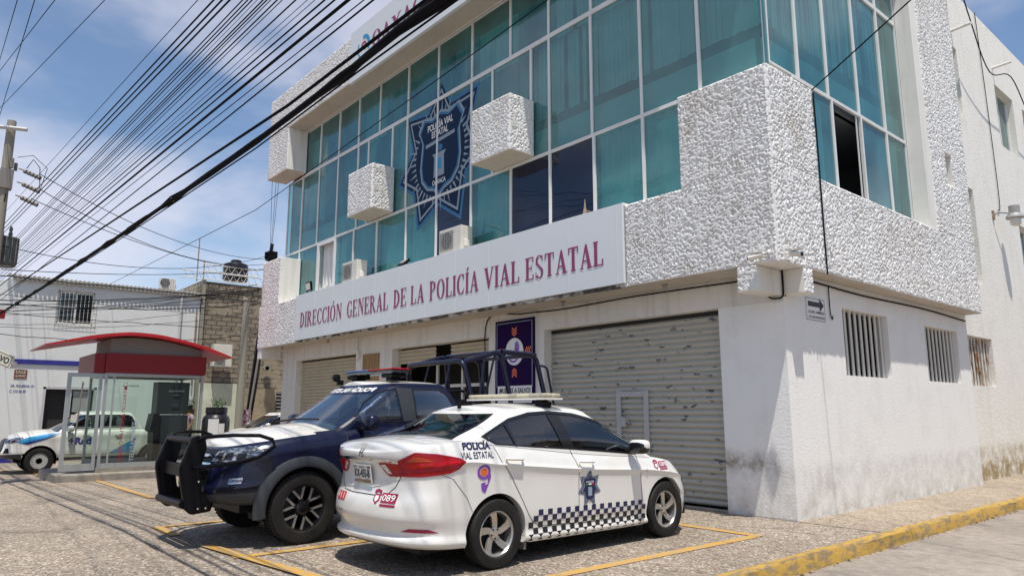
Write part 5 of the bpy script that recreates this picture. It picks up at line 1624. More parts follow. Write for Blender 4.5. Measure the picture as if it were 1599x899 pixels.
    stk.poly('star_shield', [[(cx7 - .085, cz7 + .09), (cx7 + .085, cz7 + .09), (cx7 + .075, cz7 - .03), (cx7 + .06, cz7 - .10), (cx7, cz7 - .13), (cx7 - .06, cz7 - .10), (cx7 - .075, cz7 - .03)]], sideR, M['navy2'], t, .0115)
    stk.text('star_caption', 'POLICÍA', cx7 - .06, cz7 + .045, .12, .022, sideR, M['whitep'], t, .02, .013)
    for k, mt_ in enumerate(('green', 'whitep', 'red')):
        stk.poly('flag_stripe', [[(cx7 - .06 + .04 * k, cz7 + .022), (cx7 - .02 + .04 * k, cz7 + .022), (cx7 - .02 + .04 * k, cz7 + .038), (cx7 - .06 + .04 * k, cz7 + .038)]], sideR, M[mt_], t, .013)
    stk.poly('star_crest', [[(cx7 - .03, cz7 - .09), (cx7 + .03, cz7 - .09), (cx7 + .03, cz7), (cx7 - .03, cz7)]], sideR, M['pale'], t, .013)
    # chequer band along the sills
    for q in range(5):
        polys = []
        nq = 14
        for k in range(nq * 2):
            if (k + q) % 2: continue
            s0 = .40 + k * (2.21 - .40) / (nq * 2); s1 = s0 + (2.21 - .40) / (nq * 2)
            f = (s0 - .4) / 1.81
            top = .49 - .035 * f; bot = .205 - .005 * f
            h = (top - bot) / 5
            if s0 < .47 and q < 1: continue
            polys.append([(s0, top - h * (q + 1)), (s1, top - h * (q + 1)), (s1, top - h * q), (s0, top - h * q)])
        for m_ in (sideR,):
            stk.poly('chequer_row', polys, m_, M['navy2'] if q in (0, 1) else M['blackp'], t, .003)
    stk.poly('side_indicator', [circ(2.235, .775, .018, 10)], sideR, M['clearl'], t, .006)
    # mud flap behind the rear wheel arch, light bar, antenna fin, windscreen tags
    MB().box(.66, .80, .36, .385, .13, .26).build('mud_flap', M['kgrey'], t)
    lb = MB(); lb.box(-.66, .66, .80, 1.04, 1.582, 1.63)
    lbo = lb.build('light_bar', mat('yellowed_lamp_plastic', (.52, .47, .34), rough=.35, var=.8, vscale=7, col2=(.3, .28, .22), thresh=(.5, .55)), t, bevel=.02)
    b = MB(); b.box(-.67, .67, .79, 1.05, 1.562, 1.581); b.build('bar_base', M['lampw'], lbo)
    for x in (-.48, .48):
        b = MB(); m4 = Matrix.Translation((x * 1.05, .92, 1.52)) @ Matrix.Rotation(R(20 * (1 if x > 0 else -1)), 4, 'Y')
        b.obox(m4, .07, .06, .04); b.build('bar_foot', M['black'], lbo, bevel=.01)
    MB().prism([(.16, 1.47), (.36, 1.49), (.30, 1.52), (.21, 1.56), (.165, 1.565)], lambda a, b, d: (d, a, b), -.028, .028).build('antenna_fin', M['black'], t)
    for (a0, b0, a1, b1) in ((.05, .62, .30, .78), (.33, .80, .46, .90), (-.12, .70, .02, .80)):
        pass
    return t

sedan = build_sedan('police_sedan', 'white police sedan with chequered sills and a blue star on its front door', (-1.205, -4.84, 0), R(1.1), M['paintw'])

def build_pickup(name, label, loc, rz, paint, hoodm, style, police, group=None, cs=0.0):
    t = thing(name, label, 'pickup truck', loc, rz, group)
    WB_ = 3.12; WR = .385 if style == 'pick' else .375
    zt = smooth_curve([(-1.2, 1.24), (0, 1.25), (.9, 1.27), (1.6, 1.26), (2.3, 1.24), (2.8, 1.20), (3.3, 1.15), (3.7, 1.09), (3.95, 1.02), (4.1, .96)])
    zb = smooth_curve([(-1.2, .55), (0, .50), (.6, .46), (2.6, .46), (3.3, .45), (4.1, .46)])
    wf_ = smooth_curve([(-1.2, .90), (0, .91), (1, .92), (2.4, .925), (3.1, .93), (3.7, .90), (4.1, .86)])
    pf = smooth_curve([(0, .95), (.08, .985), (.3, 1.0), (.6, .995), (.78, 1.0), (.86, .985), (.94, .955), (1, .90)])
    srf = smooth_curve([(0, -1.15), (1, -1.15)])
    sff = smooth_curve([(0, 3.95), (.06, 4.05), (.3, 4.10), (.42, 4.07), (.7, 4.03), (.9, 3.99), (1, 3.88)])
    lv = [0, .03, .06, .1, .15, .2, .25, .3, .36, .42, .48, .54, .6, .66, .72, .78, .82, .86, .90, .94, .97, 1]
    body = Shell(srf, sff, .12, .62, 4, 2.7, lambda s_, t_: wf_(s_), lambda t_, s_: pf(t_), zb, zt,
                 lambda y, x: (.10 if y > 2 else .0) * min(1, max(0, (y - 2.0) / .4)) * min(1, max(0.25, (4.15 - y) / .5)), lv, nR=5, nS=150, nF=14)
    WH = [(0, WR), (WB_, WR)]
    AR = .455
    body.arch(WH, AR, .55)
    roof = smooth_curve([(.6, 1.765), (1.0, 1.79), (1.5, 1.80), (2.0, 1.785), (2.4, 1.74), (3.0, 1.66)])
    csr = lambda q: .72 - cs + .33 * q ** 1.3
    csf = lambda q: 3.02 - .93 * q ** .92
    cpf = smooth_curve([(0, 1), (.3, .972), (.6, .92), (.8, .882), (.9, .86), (.96, .83), (1, .78)])
    cl = [0, .05, .1, .2, .3, .4, .5, .6, .7, .8, .86, .9, .93, .96, .98, 1]
    cab = Shell(csr, csf, .12, .40, 4, 2.5, lambda s_, t_: .835, lambda t_, s_: cpf(t_), lambda s_: zt(s_) - .012, roof, lambda y, x: .05, cl, nR=8, nS=80, nF=14)
    stk = Sticker([body, cab])
    body.split(lambda tg, c: tg[0] == 'C' and c[1] < .62 - cs and abs(c[0]) < .72)
    fl = body.split(lambda tg, c: tg[0] == 'C' and .75 < c[1] < 2.5 and abs(c[0]) < .78)
    fl.build('cabin_floor', M['seat'], t, recalc=False)
    if hoodm:
        hp = [(-.80, 4.1), (.80, 4.1), (.84, 3.3), (.76, 2.72), (.60, 2.60), (-.60, 2.60), (-.76, 2.72), (-.84, 3.3)]
        hb2 = body.split(lambda tg, c: tg[0] == 'C' and in_poly(c[0], c[1], hp))
        hb2.build('bonnet', hoodm, t, smooth=40, recalc=False)
    n = cab.n
    ws = cab.split(lambda tg, c: tg[0] in 'RL' and tg[1] >= n - 11 and 1 <= tg[2] <= 10)
    rg = cab.split(lambda tg, c: tg[0] in 'RL' and tg[1] < 5 and 2 <= tg[2] <= 8)
    sv = cab.split(lambda tg, c: tg[0] in 'RL' and tg[1] >= n - 12 and 0 <= tg[2] <= 1)
    W1 = [(2.52, 1.30), (2.30, 1.54), (2.12, 1.665), (1.98, 1.715), (1.86, 1.73), (1.80, 1.315)]
    W2 = [(1.62, 1.325), (1.64, 1.73), (1.20 - cs, 1.725), (1.08 - cs, 1.66), (1.00 - cs, 1.50), (1.00 - cs, 1.34)]
    for W_ in (W1, W2):
        cx_ = sum(p[0] for p in W_) / 6; cy_ = sum(p[1] for p in W_) / 6
        cab.split(lambda tg, c: tg[0] in 'RL' and in_poly(c[1], c[2], [(cx_ + (p[0] - cx_) * .95, cy_ + (p[1] - cy_) * .92) for p in W_]))
    if hoodm:
        rf = cab.split(lambda tg, c: tg[0] == 'C' and c[1] > 1.15)
        rf.build('roof_skin', hoodm, t, smooth=40, recalc=False)
    body.mb().build('body', paint, t, smooth=35)
    cab.mb().build('cab', paint, t, smooth=40)
    sv.build('cowl', M['black'], t, smooth=40)
    ws.build('windscreen', M['shield'], t, smooth=60)
    rg.build('rear_window', M['darkglass'], t, smooth=60)
    for m_ in (sideR, sideL):
        for W_, nm in ((W1, 'front_door_window'), (W2, 'rear_door_window')):
            cx_ = sum(p[0] for p in W_) / 6; cy_ = sum(p[1] for p in W_) / 6
            inn = [(cx_ + (p[0] - cx_) * .93, cy_ + (p[1] - cy_) * .90) for p in W_]
            stk.ring('window_frame', W_, inn, m_, M['gloss'], t, .003)
            stk.poly(nm, [[(cx_ + (p[0] - cx_) * .95, cy_ + (p[1] - cy_) * .93) for p in W_]], m_, M['carglass'], t, -.003, smooth=60)
        stk.poly('pillar_trim', [[(1.62, 1.325), (1.80, 1.315), (1.86, 1.73), (1.64, 1.73)]], m_, M['trim'], t, .0035)
        stk.seam('door_gap', [(2.62, 1.20), (2.60, .80), (2.50, .55), (1.75, .53), (1.72, 1.27), (1.72, .53), (1.0, .53), (.72, .85), (.72, 1.24)], m_, M['seam'], t, .008)
        for y in (1.45, 2.32 - .35):
            o_, d_ = m_(y - .55 + .4, 1.08)
    # bed: inner walls and floor
    b = MB()
    b.box(-.74, .74, -1.10, .60 - cs, .72, .76)
    b.quad((-.74, -1.1, .76), (-.74, .6 - cs, .76), (-.74, .6 - cs, 1.24), (-.74, -1.1, 1.24)); b.quad((.74, -1.1, .76), (.74, .6 - cs, .76), (.74, .6 - cs, 1.24), (.74, -1.1, 1.24))
    b.quad((-.74, .6 - cs, .76), (.74, .6 - cs, .76), (.74, .6 - cs, 1.24), (-.74, .6 - cs, 1.24)); b.quad((-.74, -1.1, .76), (.74, -1.1, .76), (.74, -1.1, 1.24), (-.74, -1.1, 1.24))
    b.build('cargo_bed', M['black'], t, recalc=False)
    for (x, y) in ((-.37, 1.15), (.37, 1.15), (-.37, 1.95), (.37, 1.95)):
        seat(t, x, y, 1.18, .42)
    MB().box(-.68, .68, 2.35, 2.62, 1.14, 1.24).build('dashboard', M['seat'], t, bevel=.03)
    MB().box(-.68, .68, -1.0, 3.75, .36, .50).build('underbody', M['black'], t)
    for (x, sg_) in ((.80, 1), (-.80, -1)):
        for (y, z) in WH:
            wheel(t, x, y, WR, .26, style, sg_)
    wl = MB()
    for (y, z) in WH:
        for s_ in (1, -1):
            P = [(y + (AR - .002) * math.cos(R(a)), z + (AR - .002) * math.sin(R(a))) for a in range(-15, 196, 15)]
            for p, q in zip(P, P[1:]):
                wl.quad((s_ * .84, p[0], p[1]), (s_ * .84, q[0], q[1]), (s_ * .45, q[0], q[1]), (s_ * .45, p[0], p[1]))
            wl.add([(s_ * .5, p[0], p[1]) for p in P], [tuple(range(len(P)))])
    wl.build('wheel_well', M['innerdark'], t, recalc=False)
    for s_ in (1, -1):
        if police:
            for (y, z) in WH:                                # dark grey arch flares
                b = MB()
                A = [R(a) for a in range(-8, 189, 7)]
                pr = [(AR - .01, .90), (AR - .005, .955), (AR + .035, .965), (AR + .105, .935), (AR + .115, .90)]
                for a in A:
                    for (r_, xx) in pr:
                        k = 1.25 if False else 1
                        b.v.append((s_ * xx, y + r_ * math.cos(a), z + r_ * math.sin(a)))
                for i in range(len(A) - 1):
                    for k in range(4):
                        p = i * 5 + k; b.f.append((p, p + 1, p + 6, p + 5))
                b.build('wheel_arch_flare', M['trim'], t, smooth=50)
        b = MB(); nn = 14
        for i in range(nn + 1):
            f = PI * i / nn
            for k in range(20):
                a_ = 2 * PI * k / 20
                sp = lambda v, e: math.copysign(abs(v) ** e, v)
                b.v.append((s_ * (1.04 + .135 * sp(math.sin(f), .55) * sp(math.cos(a_), .6)), 2.40 + .085 * sp(math.cos(f), .8), 1.31 + .095 * sp(math.sin(f), .55) * sp(math.sin(a_), .6)))
        for i in range(nn):
            for k in range(20):
                q_ = i * 20 + k; r2 = i * 20 + (k + 1) % 20
                b.f.append((q_, r2, r2 + 20, q_ + 20))
        mo_ = b.build('side_mirror', paint, t, smooth=60)
        MB().box(*sorted((s_ * .82, s_ * .98)), 2.38, 2.46, 1.22, 1.27).build('mirror_arm', M['black'], mo_, bevel=.012)
        for y in (1.05, 1.95):
            b = MB(); b.tube([(s_ * .905, y - .10, 1.10), (s_ * .945, y - .07, 1.10), (s_ * .945, y + .07, 1.10), (s_ * .905, y + .10, 1.10)], .015, 8)
            b.build('door_handle', M['chrome'] if not police else M['black'], t, smooth=60)
    fm = lambda sg_: (lambda q, z: (tuple(Vector((sg_ * .42, 3.45, z)) + Vector((sg_ * math.sin(q), math.cos(q), 0)) * 2), tuple(-Vector((sg_ * math.sin(q), math.cos(q), 0)))))
    for sg_ in (1, -1):
        hl = stk.poly('headlight', [[(.02, .90), (.02, 1.0), (.6, 1.045), (1.25, 1.075), (1.42, 1.06), (1.15, .955), (.7, .90)]], fm(sg_), M['headl'], t, .008, .05)
        for k in range(3):
            q0 = .12 + .3 * k
            stk.poly('lamp_unit', [[(q0, .925), (q0 + .2, .93), (q0 + .2, .995), (q0, .985)]], fm(sg_), M['gloss'], hl, .012, .05)
        stk.poly('bumper_corner', [[(-.15, .46), (1.3, .46), (1.35, .60), (.6, .58), (.0, .56)]], fm(sg_), M['trim'], t, .006, .06)
        if police:
            stk.poly('fog_lamp', [[(.62, .67), (.88, .685), (.90, .745), (.63, .735)]], fm(sg_), M['headl'], t, .010, .04)
            stk.seam('fog_slot', [(.40, .60), (1.2, .64)], fm(sg_), M['black'], t, .03, .006)
        else:
            stk.poly('fog_lamp', [[(.35, .62), (.75, .62), (.62, .76), (.40, .76)]], fm(sg_), M['black'], t, .008, .04)
    fr = lambda a, b: ((a, 7, b), (0, -1, 0))
    gr = stk.poly('grille', [[(-.48, .62), (.48, .62), (.44, 1.02), (-.44, 1.02)]], fr, M['black'], t, .006)
    b = MB()
    for z in (.70, .78, .86, .94):
        for i in range(8):
            a0, a1 = -.44 + .11 * i, -.44 + .11 * (i + 1)
            b.quad(*[stk.pt(fr, p, q, .02) for p, q in ((a0, z), (a1, z), (a1, z + .022), (a0, z + .022))])
    b.build('grille_slats', M['chrome'] if police else M['trim'], gr, recalc=False)
    pl = MB().box(-.2, .2, 4.10, 4.115, .60, .72); pl.build('front_plate', M['black'] if police else M['plate'], t)
    if not police:
        return t, stk
    # wiper blades
    MB().tube([(.45, 2.93, 1.31), (-.05, 2.83, 1.345), (-.5, 2.80, 1.345)], .012, 6).build('wiper', M['black'], t)
    # mirrored lettering along the top edge of the windscreen
    wmap = lambda a, b: ((a, 6, b), (0, -1, 0))
    stk.poly('sun_strip', [[(-.64, 1.655), (.64, 1.655), (.60, 1.765), (-.60, 1.765)]], wmap, M['paintn'], t, .003)
    # letters read from right to left so that a driver ahead sees them upright in the mirror
    stk.text('windscreen_lettering', 'POLICÍA VIAL ESTATAL', -.58, 1.680, 1.16, .066, wmap, M['whitep'], t, .03, .006)
    # bull bar
    bbo = MB().box(-.42, .42, 4.20, 4.25, .74, .88).build('bull_bar', M['black'], t, bevel=.012)
    for x in (-.45, .45):
        bb = MB()
        P = [(4.08, 1.14), (4.16, 1.19), (4.22, 1.17), (4.33, .86), (4.33, .80), (4.25, .42), (4.18, .36), (3.98, .38), (3.94, .50), (4.08, .58), (4.12, .80), (4.06, 1.05)]
        bb.prism(P, lambda a, b, d, x=x: (x + d, a, b), -.035, .035)
        bb.build('bar_upright', M['black'], bbo, bevel=.018)
    r_ = MB()
    r_.tube([(-.45, 4.20, 1.13), (.45, 4.20, 1.13)], .036, 12)
    r_.build('bar_tube', M['black'], bbo, smooth=50)
    r_ = MB(); r_.tube([(-.45, 4.26, .47), (.45, 4.26, .47)], .045, 12); r_.build('bar_tube', M['black'], bbo, smooth=50)
    for s_ in (1, -1):
        pth = [(.47, 4.16, 1.13), (.62, 4.12, 1.17), (.85, 3.93, 1.19), (.955, 3.68, 1.185), (.985, 3.55, 1.14), (.985, 3.52, 1.07), (.955, 3.68, .96), (.85, 3.93, .90), (.62, 4.13, .86), (.47, 4.20, .84)]
        MB().tube([(s_ * p[0], p[1], p[2]) for p in pth], .021, 10).build('lamp_guard', M['black'], bbo, smooth=50)
    b = MB()
    for s_ in (1, -1):
        for (y, z) in ((4.12, .42), (4.04, .42), (4.13, .70)):
            b.lathe([(.013, s_ * .487), (.011, s_ * .497), (0, s_ * .499)], (0, y, z), 'X', 8)
    b.build('bar_bolts', M['chrome'], bbo)
    # roll cage over the bed
    cg = []
    X0 = .70
    def bent(pts, r):
        """rounded polyline"""
        P = [Vector(p) for p in pts]; o = [P[0]]
        for i in range(1, len(P) - 1):
            a = (P[i - 1] - P[i]); c = (P[i + 1] - P[i]); q = min(r, a.length * .45, c.length * .45)
            a.normalize(); c.normalize()
            A, C = P[i] + a * q, P[i] + c * q
            for k in range(6):
                u = k / 5
                o.append(A * (1 - u) ** 2 + P[i] * 2 * u * (1 - u) + C * u * u)
        o.append(P[-1])
        return o
    hoop = lambda y, z, y0: bent([(-X0 - .10, y0, 1.22), (-X0 - .01, y, z), (X0 + .01, y, z), (X0 + .10, y0, 1.22)], .14)
    rc = MB().tube(hoop(.80, 2.13, .60), .036, 10); 
    rco = rc.build('roll_cage', M['paintn'], t, smooth=50)
    for s_ in (1, -1):
        MB().tube(bent([(s_ * .66, .80, 2.10), (s_ * .68, .10, 2.30), (s_ * .80, -.08, 1.22)], .14), .036, 10).build('cage_tube', M['paintn'], rco, smooth=50)
        MB().tube(bent([(s_ * .68, .08, 2.29), (s_ * .68, -.58, 2.275), (s_ * .80, -.78, 1.22)], .14), .038, 10).build('cage_tube', M['paintn'], rco, smooth=50)
        MB().tube(bent([(s_ * .70, -.60, 2.12), (s_ * .78, -.72, 2.10), (s_ * .86, -.86, 1.22)], .06), .018, 8).build('cage_tube', M['paintn'], rco, smooth=50)
        MB().tube([(s_ * .69, .40, 2.2), (s_ * .78, .62, 1.24)], .016, 8).build('cage_tube', M['paintn'], rco, smooth=50)
        MB().tube([(s_ * .55, .10, 2.28), (s_ * .50, .35, 1.24)], .016, 8).build('cage_tube', M['paintn'], rco, smooth=50)
    for (y, z) in ((.08, 2.29), (-.58, 2.275)):
        MB().tube([(-.68, y, z), (.68, y, z)], .03, 10).build('cage_tube', M['paintn'], rco, smooth=50)
    MB().tube(bent([(-.6, .66, 1.26), (-.6, .66, 1.72), (.6, .66, 1.72), (.6, .66, 1.26)], .1), .02, 8).build('rear_guard', M['black'], t, smooth=50)
    # roof light bar: blue half, red half over clear lower lenses, on black feet
    Y0, Y1, ZB = 1.62, 1.88, 1.925
    lb = MB().box(-.64, .64, Y0, Y1, ZB, ZB + .045).build('light_bar', M['carglass'], t, bevel=.012)
    MB().box(-.645, -.02, Y0 - .005, Y1 + .005, ZB + .046, ZB + .068).build('red_lens', M['redlens'], lb, bevel=.009)
    MB().box(-.018, .645, Y0 - .005, Y1 + .005, ZB + .046, ZB + .068).build('blue_lens', M['bluelens'], lb, bevel=.009)
    b = MB()
    for k in range(9): b.lathe([(.0, 0), (.05, .0), (.03, .03), (0, .035)], (-.56 + .14 * k, (Y0 + Y1) / 2, ZB + .004), 'Z', 12)
    b.build('rotating_lamps', M['alloy'], lb, smooth=40)
    for x in (-.47, .47):
        b = MB(); b.box(x - .14, x + .14, Y0 + .02, Y1 - .02, ZB - .05, ZB); b.box(x - .07, x + .07, Y0 + .05, Y1 - .05, 1.83, ZB - .05)
        b.build('bar_foot', M['black'], lb, bevel=.012)
    b = MB(); b.lathe([(.05, 0), (.055, .06), (.03, .09)], (.62, 1.98, 1.90), 'Y', 14); b.box(.59, .65, 1.92, 2.0, 1.80, 1.87)
    b.build('spot_lamp', M['black'], t, smooth=40)
    return t, stk
pick, _ = build_pickup('police_pickup', 'dark blue police pickup with white bonnet, black bull bar and bed cage', (-3.655, -2.54, 0), PI, M['paintn'], M['paintd'], 'pick', True)

# ------------------------------------------------------------------ the white company pickup behind the kiosk
hil, stk = build_pickup('white_pickup', 'white pickup truck with blue swooshes parked behind the glass cash kiosk', (-21.65, -2.66, -.40), PI, M['paintd'], None, 'steel', False, cs=.42)
stk.poly('front_swoosh', [[(3.95, 1.00), (3.55, .88), (3.35, .90), (2.75, 1.14), (2.55, 1.19), (3.05, 1.16), (3.4, 1.09)]], sideL, M['bluelens'] if False else M['turq'], hil, .006)
stk.poly('front_swoosh', [[(3.60, .90), (3.45, .86), (2.9, 1.05), (2.65, 1.14), (3.1, 1.02)]], sideL, M['blueband'], hil, .009)
stk.poly('rear_swoosh', [[(1.3, .55), (.62, .55), (.55, .95), (.75, .88)]], sideL, M['turq'], hil, .006)
stk.poly('rear_swoosh', [[(.72, .62), (.60, .62), (.55, 1.02), (.62, 1.0)]], sideL, M['blueband'], hil, .009)
mirrL = lambda a, b: sideL(-a, b)
stk.text('door_logo', '+Red', -2.42, .83, .62, .22, mirrL, M['blueband'], hil, .05, .006)

# white car half hidden behind the building corner
build_sedan('white_car', 'white car half hidden between the building corner and the concrete pole', (-21.55, 3.1, -.12), R(179), M['paintd'], plain=True)

# ================================================================== CASH MACHINE KIOSK
K = thing('cash_kiosk', 'glass cash machine kiosk with a curved red roof on a concrete plinth', 'kiosk', (0, 0, 0))
KX = -16.9
b = MB().prism([(KX + .42, -5.65), (KX + .15, -5.95), (KX - 2.5, -5.95), (KX - 2.5, -1.9), (KX + .42, -1.9)], lambda a, c, d: (a, c, d), -.42, -.16)
b.build('plinth', M['conc'], K, bevel=.03)
MB().box(KX - 2.15, KX + .06, -5.02, -2.38, -.16, -.05).build('floor_slab', M['aluraw'] if False else M['conc'], K)
f = MB()
for (x, y) in ((KX, -4.96), (KX, -2.46), (KX - 2.0, -4.96), (KX - 2.0, -2.46)):
    f.box(x - .035, x + .035, y - .035, y + .035, -.05, 2.46)
for (x) in (KX, KX - 2.0):
    f.box(x - .03, x + .03, -4.92, -2.5, -.05, .07); f.box(x - .03, x + .03, -4.92, -2.5, 2.38, 2.46)
f.box(KX - .03, KX + .03, -4.78, -4.74, .07, 2.38)
f.box(KX - 1.96, KX - .04, -2.49, -2.43, -.05, .07); f.box(KX - 1.96, KX - .04, -2.49, -2.43, 2.38, 2.46); f.box(KX - 1.96, KX - .04, -4.99, -4.93, 2.38, 2.46)
f.build('frame', M['aluraw'], K, bevel=.004)
g = MB().quad((KX, -4.92, .07), (KX, -2.5, .07), (KX, -2.5, 2.38), (KX, -4.92, 2.38)); g.build('glass_pane', M['kglass'], K, recalc=False)
g = MB().quad((KX - 2.0, -4.92, .07), (KX - 2.0, -2.5, .07), (KX - 2.0, -2.5, 2.38), (KX - 2.0, -4.92, 2.38)); g.build('glass_pane', M['kglass'], K, recalc=False)
# open glass door swung out over the plinth
d = MB()
for (a, c) in ((-5.86, -5.76), (-5.12, -5.04)):
    d.box(KX - .06, KX - .01, a, c, -.10, 2.44)
d.box(KX - .06, KX - .01, -5.76, -5.12, -.10, .08); d.box(KX - .06, KX - .01, -5.76, -5.12, 2.34, 2.44)
d.box(KX - .045, KX - .025, -5.76, -5.66, .95, 1.0)
do = d.build('door', M['aluraw'], K, bevel=.004)
MB().quad((KX - .035, -5.76, .08), (KX - .035, -5.12, .08), (KX - .035, -5.12, 2.34), (KX - .035, -5.76, 2.34)).build('door_pane', M['kglass'], do, recalc=False)
MB().box(KX - .005, KX + .03, -5.70, -5.55, 1.15, 1.35).build('door_plate', M['acw'], do)
MB().tube([(KX + .03, -5.58, .4), (KX + .03, -5.50, 2.2)], .02, 8).build('door_handle', M['kgrey'], do)
b = MB(); b.box(KX - 2.05, KX + .08, -5.02, -2.40, 2.47, 3.0); b.box(KX - 2.2, KX + .02, -5.28, -5.021, 2.45, 2.98)
b.build('red_fascia', M['red_shaded'], K, bevel=.01)
b = MB()
P = [(-4.92, 3.0), (-2.5, 3.0), (-2.5, 3.16), (-2.9, 3.28), (-3.6, 3.41), (-4.3, 3.46), (-4.92, 3.40)]
b.prism([(p[0], p[1]) for p in P], lambda a, c, d: (d, a, c), KX - 1.9, KX - .02)
b.build('roof_box', M['kgrey'], K)
rf = MB()
arcp = [(-6.5, 3.13), (-6.0, 3.27), (-5.4, 3.43), (-4.9, 3.52), (-4.4, 3.57), (-3.9, 3.55), (-3.4, 3.48), (-2.9, 3.38), (-2.4, 3.24), (-2.0, 3.10), (-1.78, 3.02)]
fz = smooth_curve(arcp)
ys = [-6.5 + 4.72 * i / 28 for i in range(29)]
for y in ys:
    z = fz(y)
    th = .035 + .05 * min(1, (y + 6.5) / 1.0, (-1.78 - y) / .6 + .2)
    rf.v += [(KX + .38, y, z), (KX + .38, y, z - th), (KX - 2.3, y, z - th), (KX - 2.3, y, z)]
for i in range(28):
    for k in range(4):
        a = i * 4 + k; c = i * 4 + (k + 1) % 4
        rf.f.append((a, c, c + 4, a + 4))
rf.f += [(0, 3, 2, 1), (112, 113, 114, 115)]
rf.build('curved_roof', M['redkiosk'], K, smooth=30)
def vtext(name, txt, y, z0, length, h, m):
    vs, fs = text_mb(txt, fit=(length, h), bold=.01)
    return MB().add([(KX + .006, y - v[1], z0 + v[0]) for v in vs], fs).build(name, m, K, recalc=False)
vtext('pane_lettering', 'CAJERO AUTOMÁTICO/ATM', -4.40, .10, 2.02, .13, M['kred'])
vtext('pane_lettering', 'TELEBANORTE', -4.12, .10, 1.05, .11, M['pale'])
flat_text('pane_logo', 'BANORTE', lambda a, c: (KX + .006, -4.36 + a, 2.10 + c), M['blackp'], K, (.22, .05), .02)
b = MB()
for k in range(6):
    a = k * PI / 3
    b.add([(KX + .0065, -4.47 + .045 * math.cos(a - .3), 2.13 + .06 * math.sin(a - .3)), (KX + .0065, -4.47 + .09 * math.cos(a), 2.13 + .10 * math.sin(a)), (KX + .0065, -4.47 + .045 * math.cos(a + .3), 2.13 + .06 * math.sin(a + .3))], [(0, 1, 2)])
b.build('pane_logo', M['blackp'], K, recalc=False)
t = thing('cash_machine', 'dark cash machine cabinet inside the glass kiosk', 'cash machine', (KX - .75, -3.1, -.05))
MB().box(-.35, .35, -.28, .45, 0, 1.38).build('cabinet', M['atm'], t, bevel=.06)
MB().box(-.28, .28, -.42, .45, 1.40, 2.32).build('back_panel', M['atm'], t, bevel=.02)
MB().prism([(-.42, .0), (-.28, .0), (-.28, 1.3), (-.34, 1.42), (-.48, 1.42), (-.55, .95), (-.46, .9)], lambda a, c, d: (d, a, c), -.30, .30).build('front_panel', M['black'], t, bevel=.01)
flat_text('panel_lettering', 'BANORTE', lambda a, c: (.286, -.12 + a, 2.04 + c), M['whitep'], t, (.42, .05), .02)
flat_text('panel_lettering', 'CAJERO', lambda a, c: (.286, -.02 + a, 1.93 + c), M['whitep'], t, (.2, .03), .02)

# ================================================================== HOUSE ACROSS THE STREET
HX = -27.0
H = thing('white_house', 'two-storey white house with a blue band, corrugated eave and barred upper window', 'house', (0, 0, 0))
b = MB()
holed(b, (HX, 0, 0), (0, 1, 0), (0, 0, 1), (1, 0, 0), -6.3, .35, -.5, 6.38, [(-4.90, -3.66, 4.76, 6.04), (-5.0, -3.35, -.4, 2.28)], .18)
b.quad((HX, -6.3, -.5), (HX - 6, -8.0, -.5), (HX - 6, -8.0, 6.38), (HX, -6.3, 6.38))
b.quad((HX - 6, .35, -.5), (HX, .35, -.5), (HX, .35, 6.38), (HX - 6, .35, 6.38))
b.quad((HX, -6.3, 6.36), (HX, .35, 6.36), (HX - 6, .35, 6.36), (HX - 6, -8, 6.36))
b.build('wall', M['houseW'], H)
MB().box(HX, HX + .05, -6.35, .34, 3.16, 3.34).build('blue_band', M['blueband'], H)
MB().box(HX, HX + .03, -6.33, -5.06, -.45, .25).build('blue_skirting', M['blueband'], H)
MB().box(HX, HX + .03, -3.30, .34, -.45, .25).build('blue_skirting', M['blueband'], H)
b = MB()
for i in range(46):
    y = -6.5 + i * .15
    b.tube([(HX - .6, y, 6.50), (HX + .22, y, 6.42)], .05, 6)
b.build('corrugated_roof', M['sheet'], H)
MB().box(HX - .02, HX + .14, -6.4, .4, 6.28, 6.37).build('eave_board', M['sheet'], H)
f = MB()
f.box(HX - .14, HX - .08, -4.9, -3.66, 4.76, 4.82); f.box(HX - .14, HX - .08, -4.9, -3.66, 5.98, 6.04)
for y in (-4.9, -4.31, -3.72): f.box(HX - .14, HX - .08, y, y + .06, 4.76, 6.04)
wo = f.build('window', M['bar'], H)
MB().quad((HX - .12, -4.9, 4.8), (HX - .12, -3.66, 4.8), (HX - .12, -3.66, 6.0), (HX - .12, -4.9, 6.0)).build('pane', M['darkglass'], wo, recalc=False)
g_ = MB()
for i in range(11):
    y = -4.96 + i * .136
    g_.box(HX + .05, HX + .062, y, y + .012, 4.66, 6.12)
for z in (4.68, 4.86, 5.4, 5.94, 6.10):
    g_.box(HX + .052, HX + .060, -4.98, -3.56, z, z + .013)
g_.build('window_grille', M['bar'], wo)
MB().box(HX - .5, HX - .3, -5.0, -3.3, -.4, 6.1).build('room_wall', M['innerdark'], H)
f = MB()
f.box(HX - .1, HX + .02, -5.06, -4.97, -.4, 2.34); f.box(HX - .1, HX + .02, -3.38, -3.29, -.4, 2.34); f.box(HX - .1, HX + .02, -5.06, -3.29, 2.26, 2.36); f.box(HX - .1, HX - .02, -4.2, -4.12, -.4, 2.26)
f.build('door_frame', M['steel'], H)
MB().box(HX - .09, HX - .07, -4.05, -3.45, 1.4, 2.2).build('door_notice', M['grey'], H)
flat_text('painted_lettering', 'DR. FIGUEROA 101', lambda a, c: (HX + .006, -6.08 + a, 2.30 + c), M['blueband'], H, (.72, .10), .02)
flat_text('painted_lettering', 'C. 510 06 40', lambda a, c: (HX + .006, -6.10 + a, 2.10 + c), M['blueband'], H, (.50, .11), .02)
t = thing('street_name_plate', 'brown street name plate reading CALLE NOVO on the white house wall', 'sign')
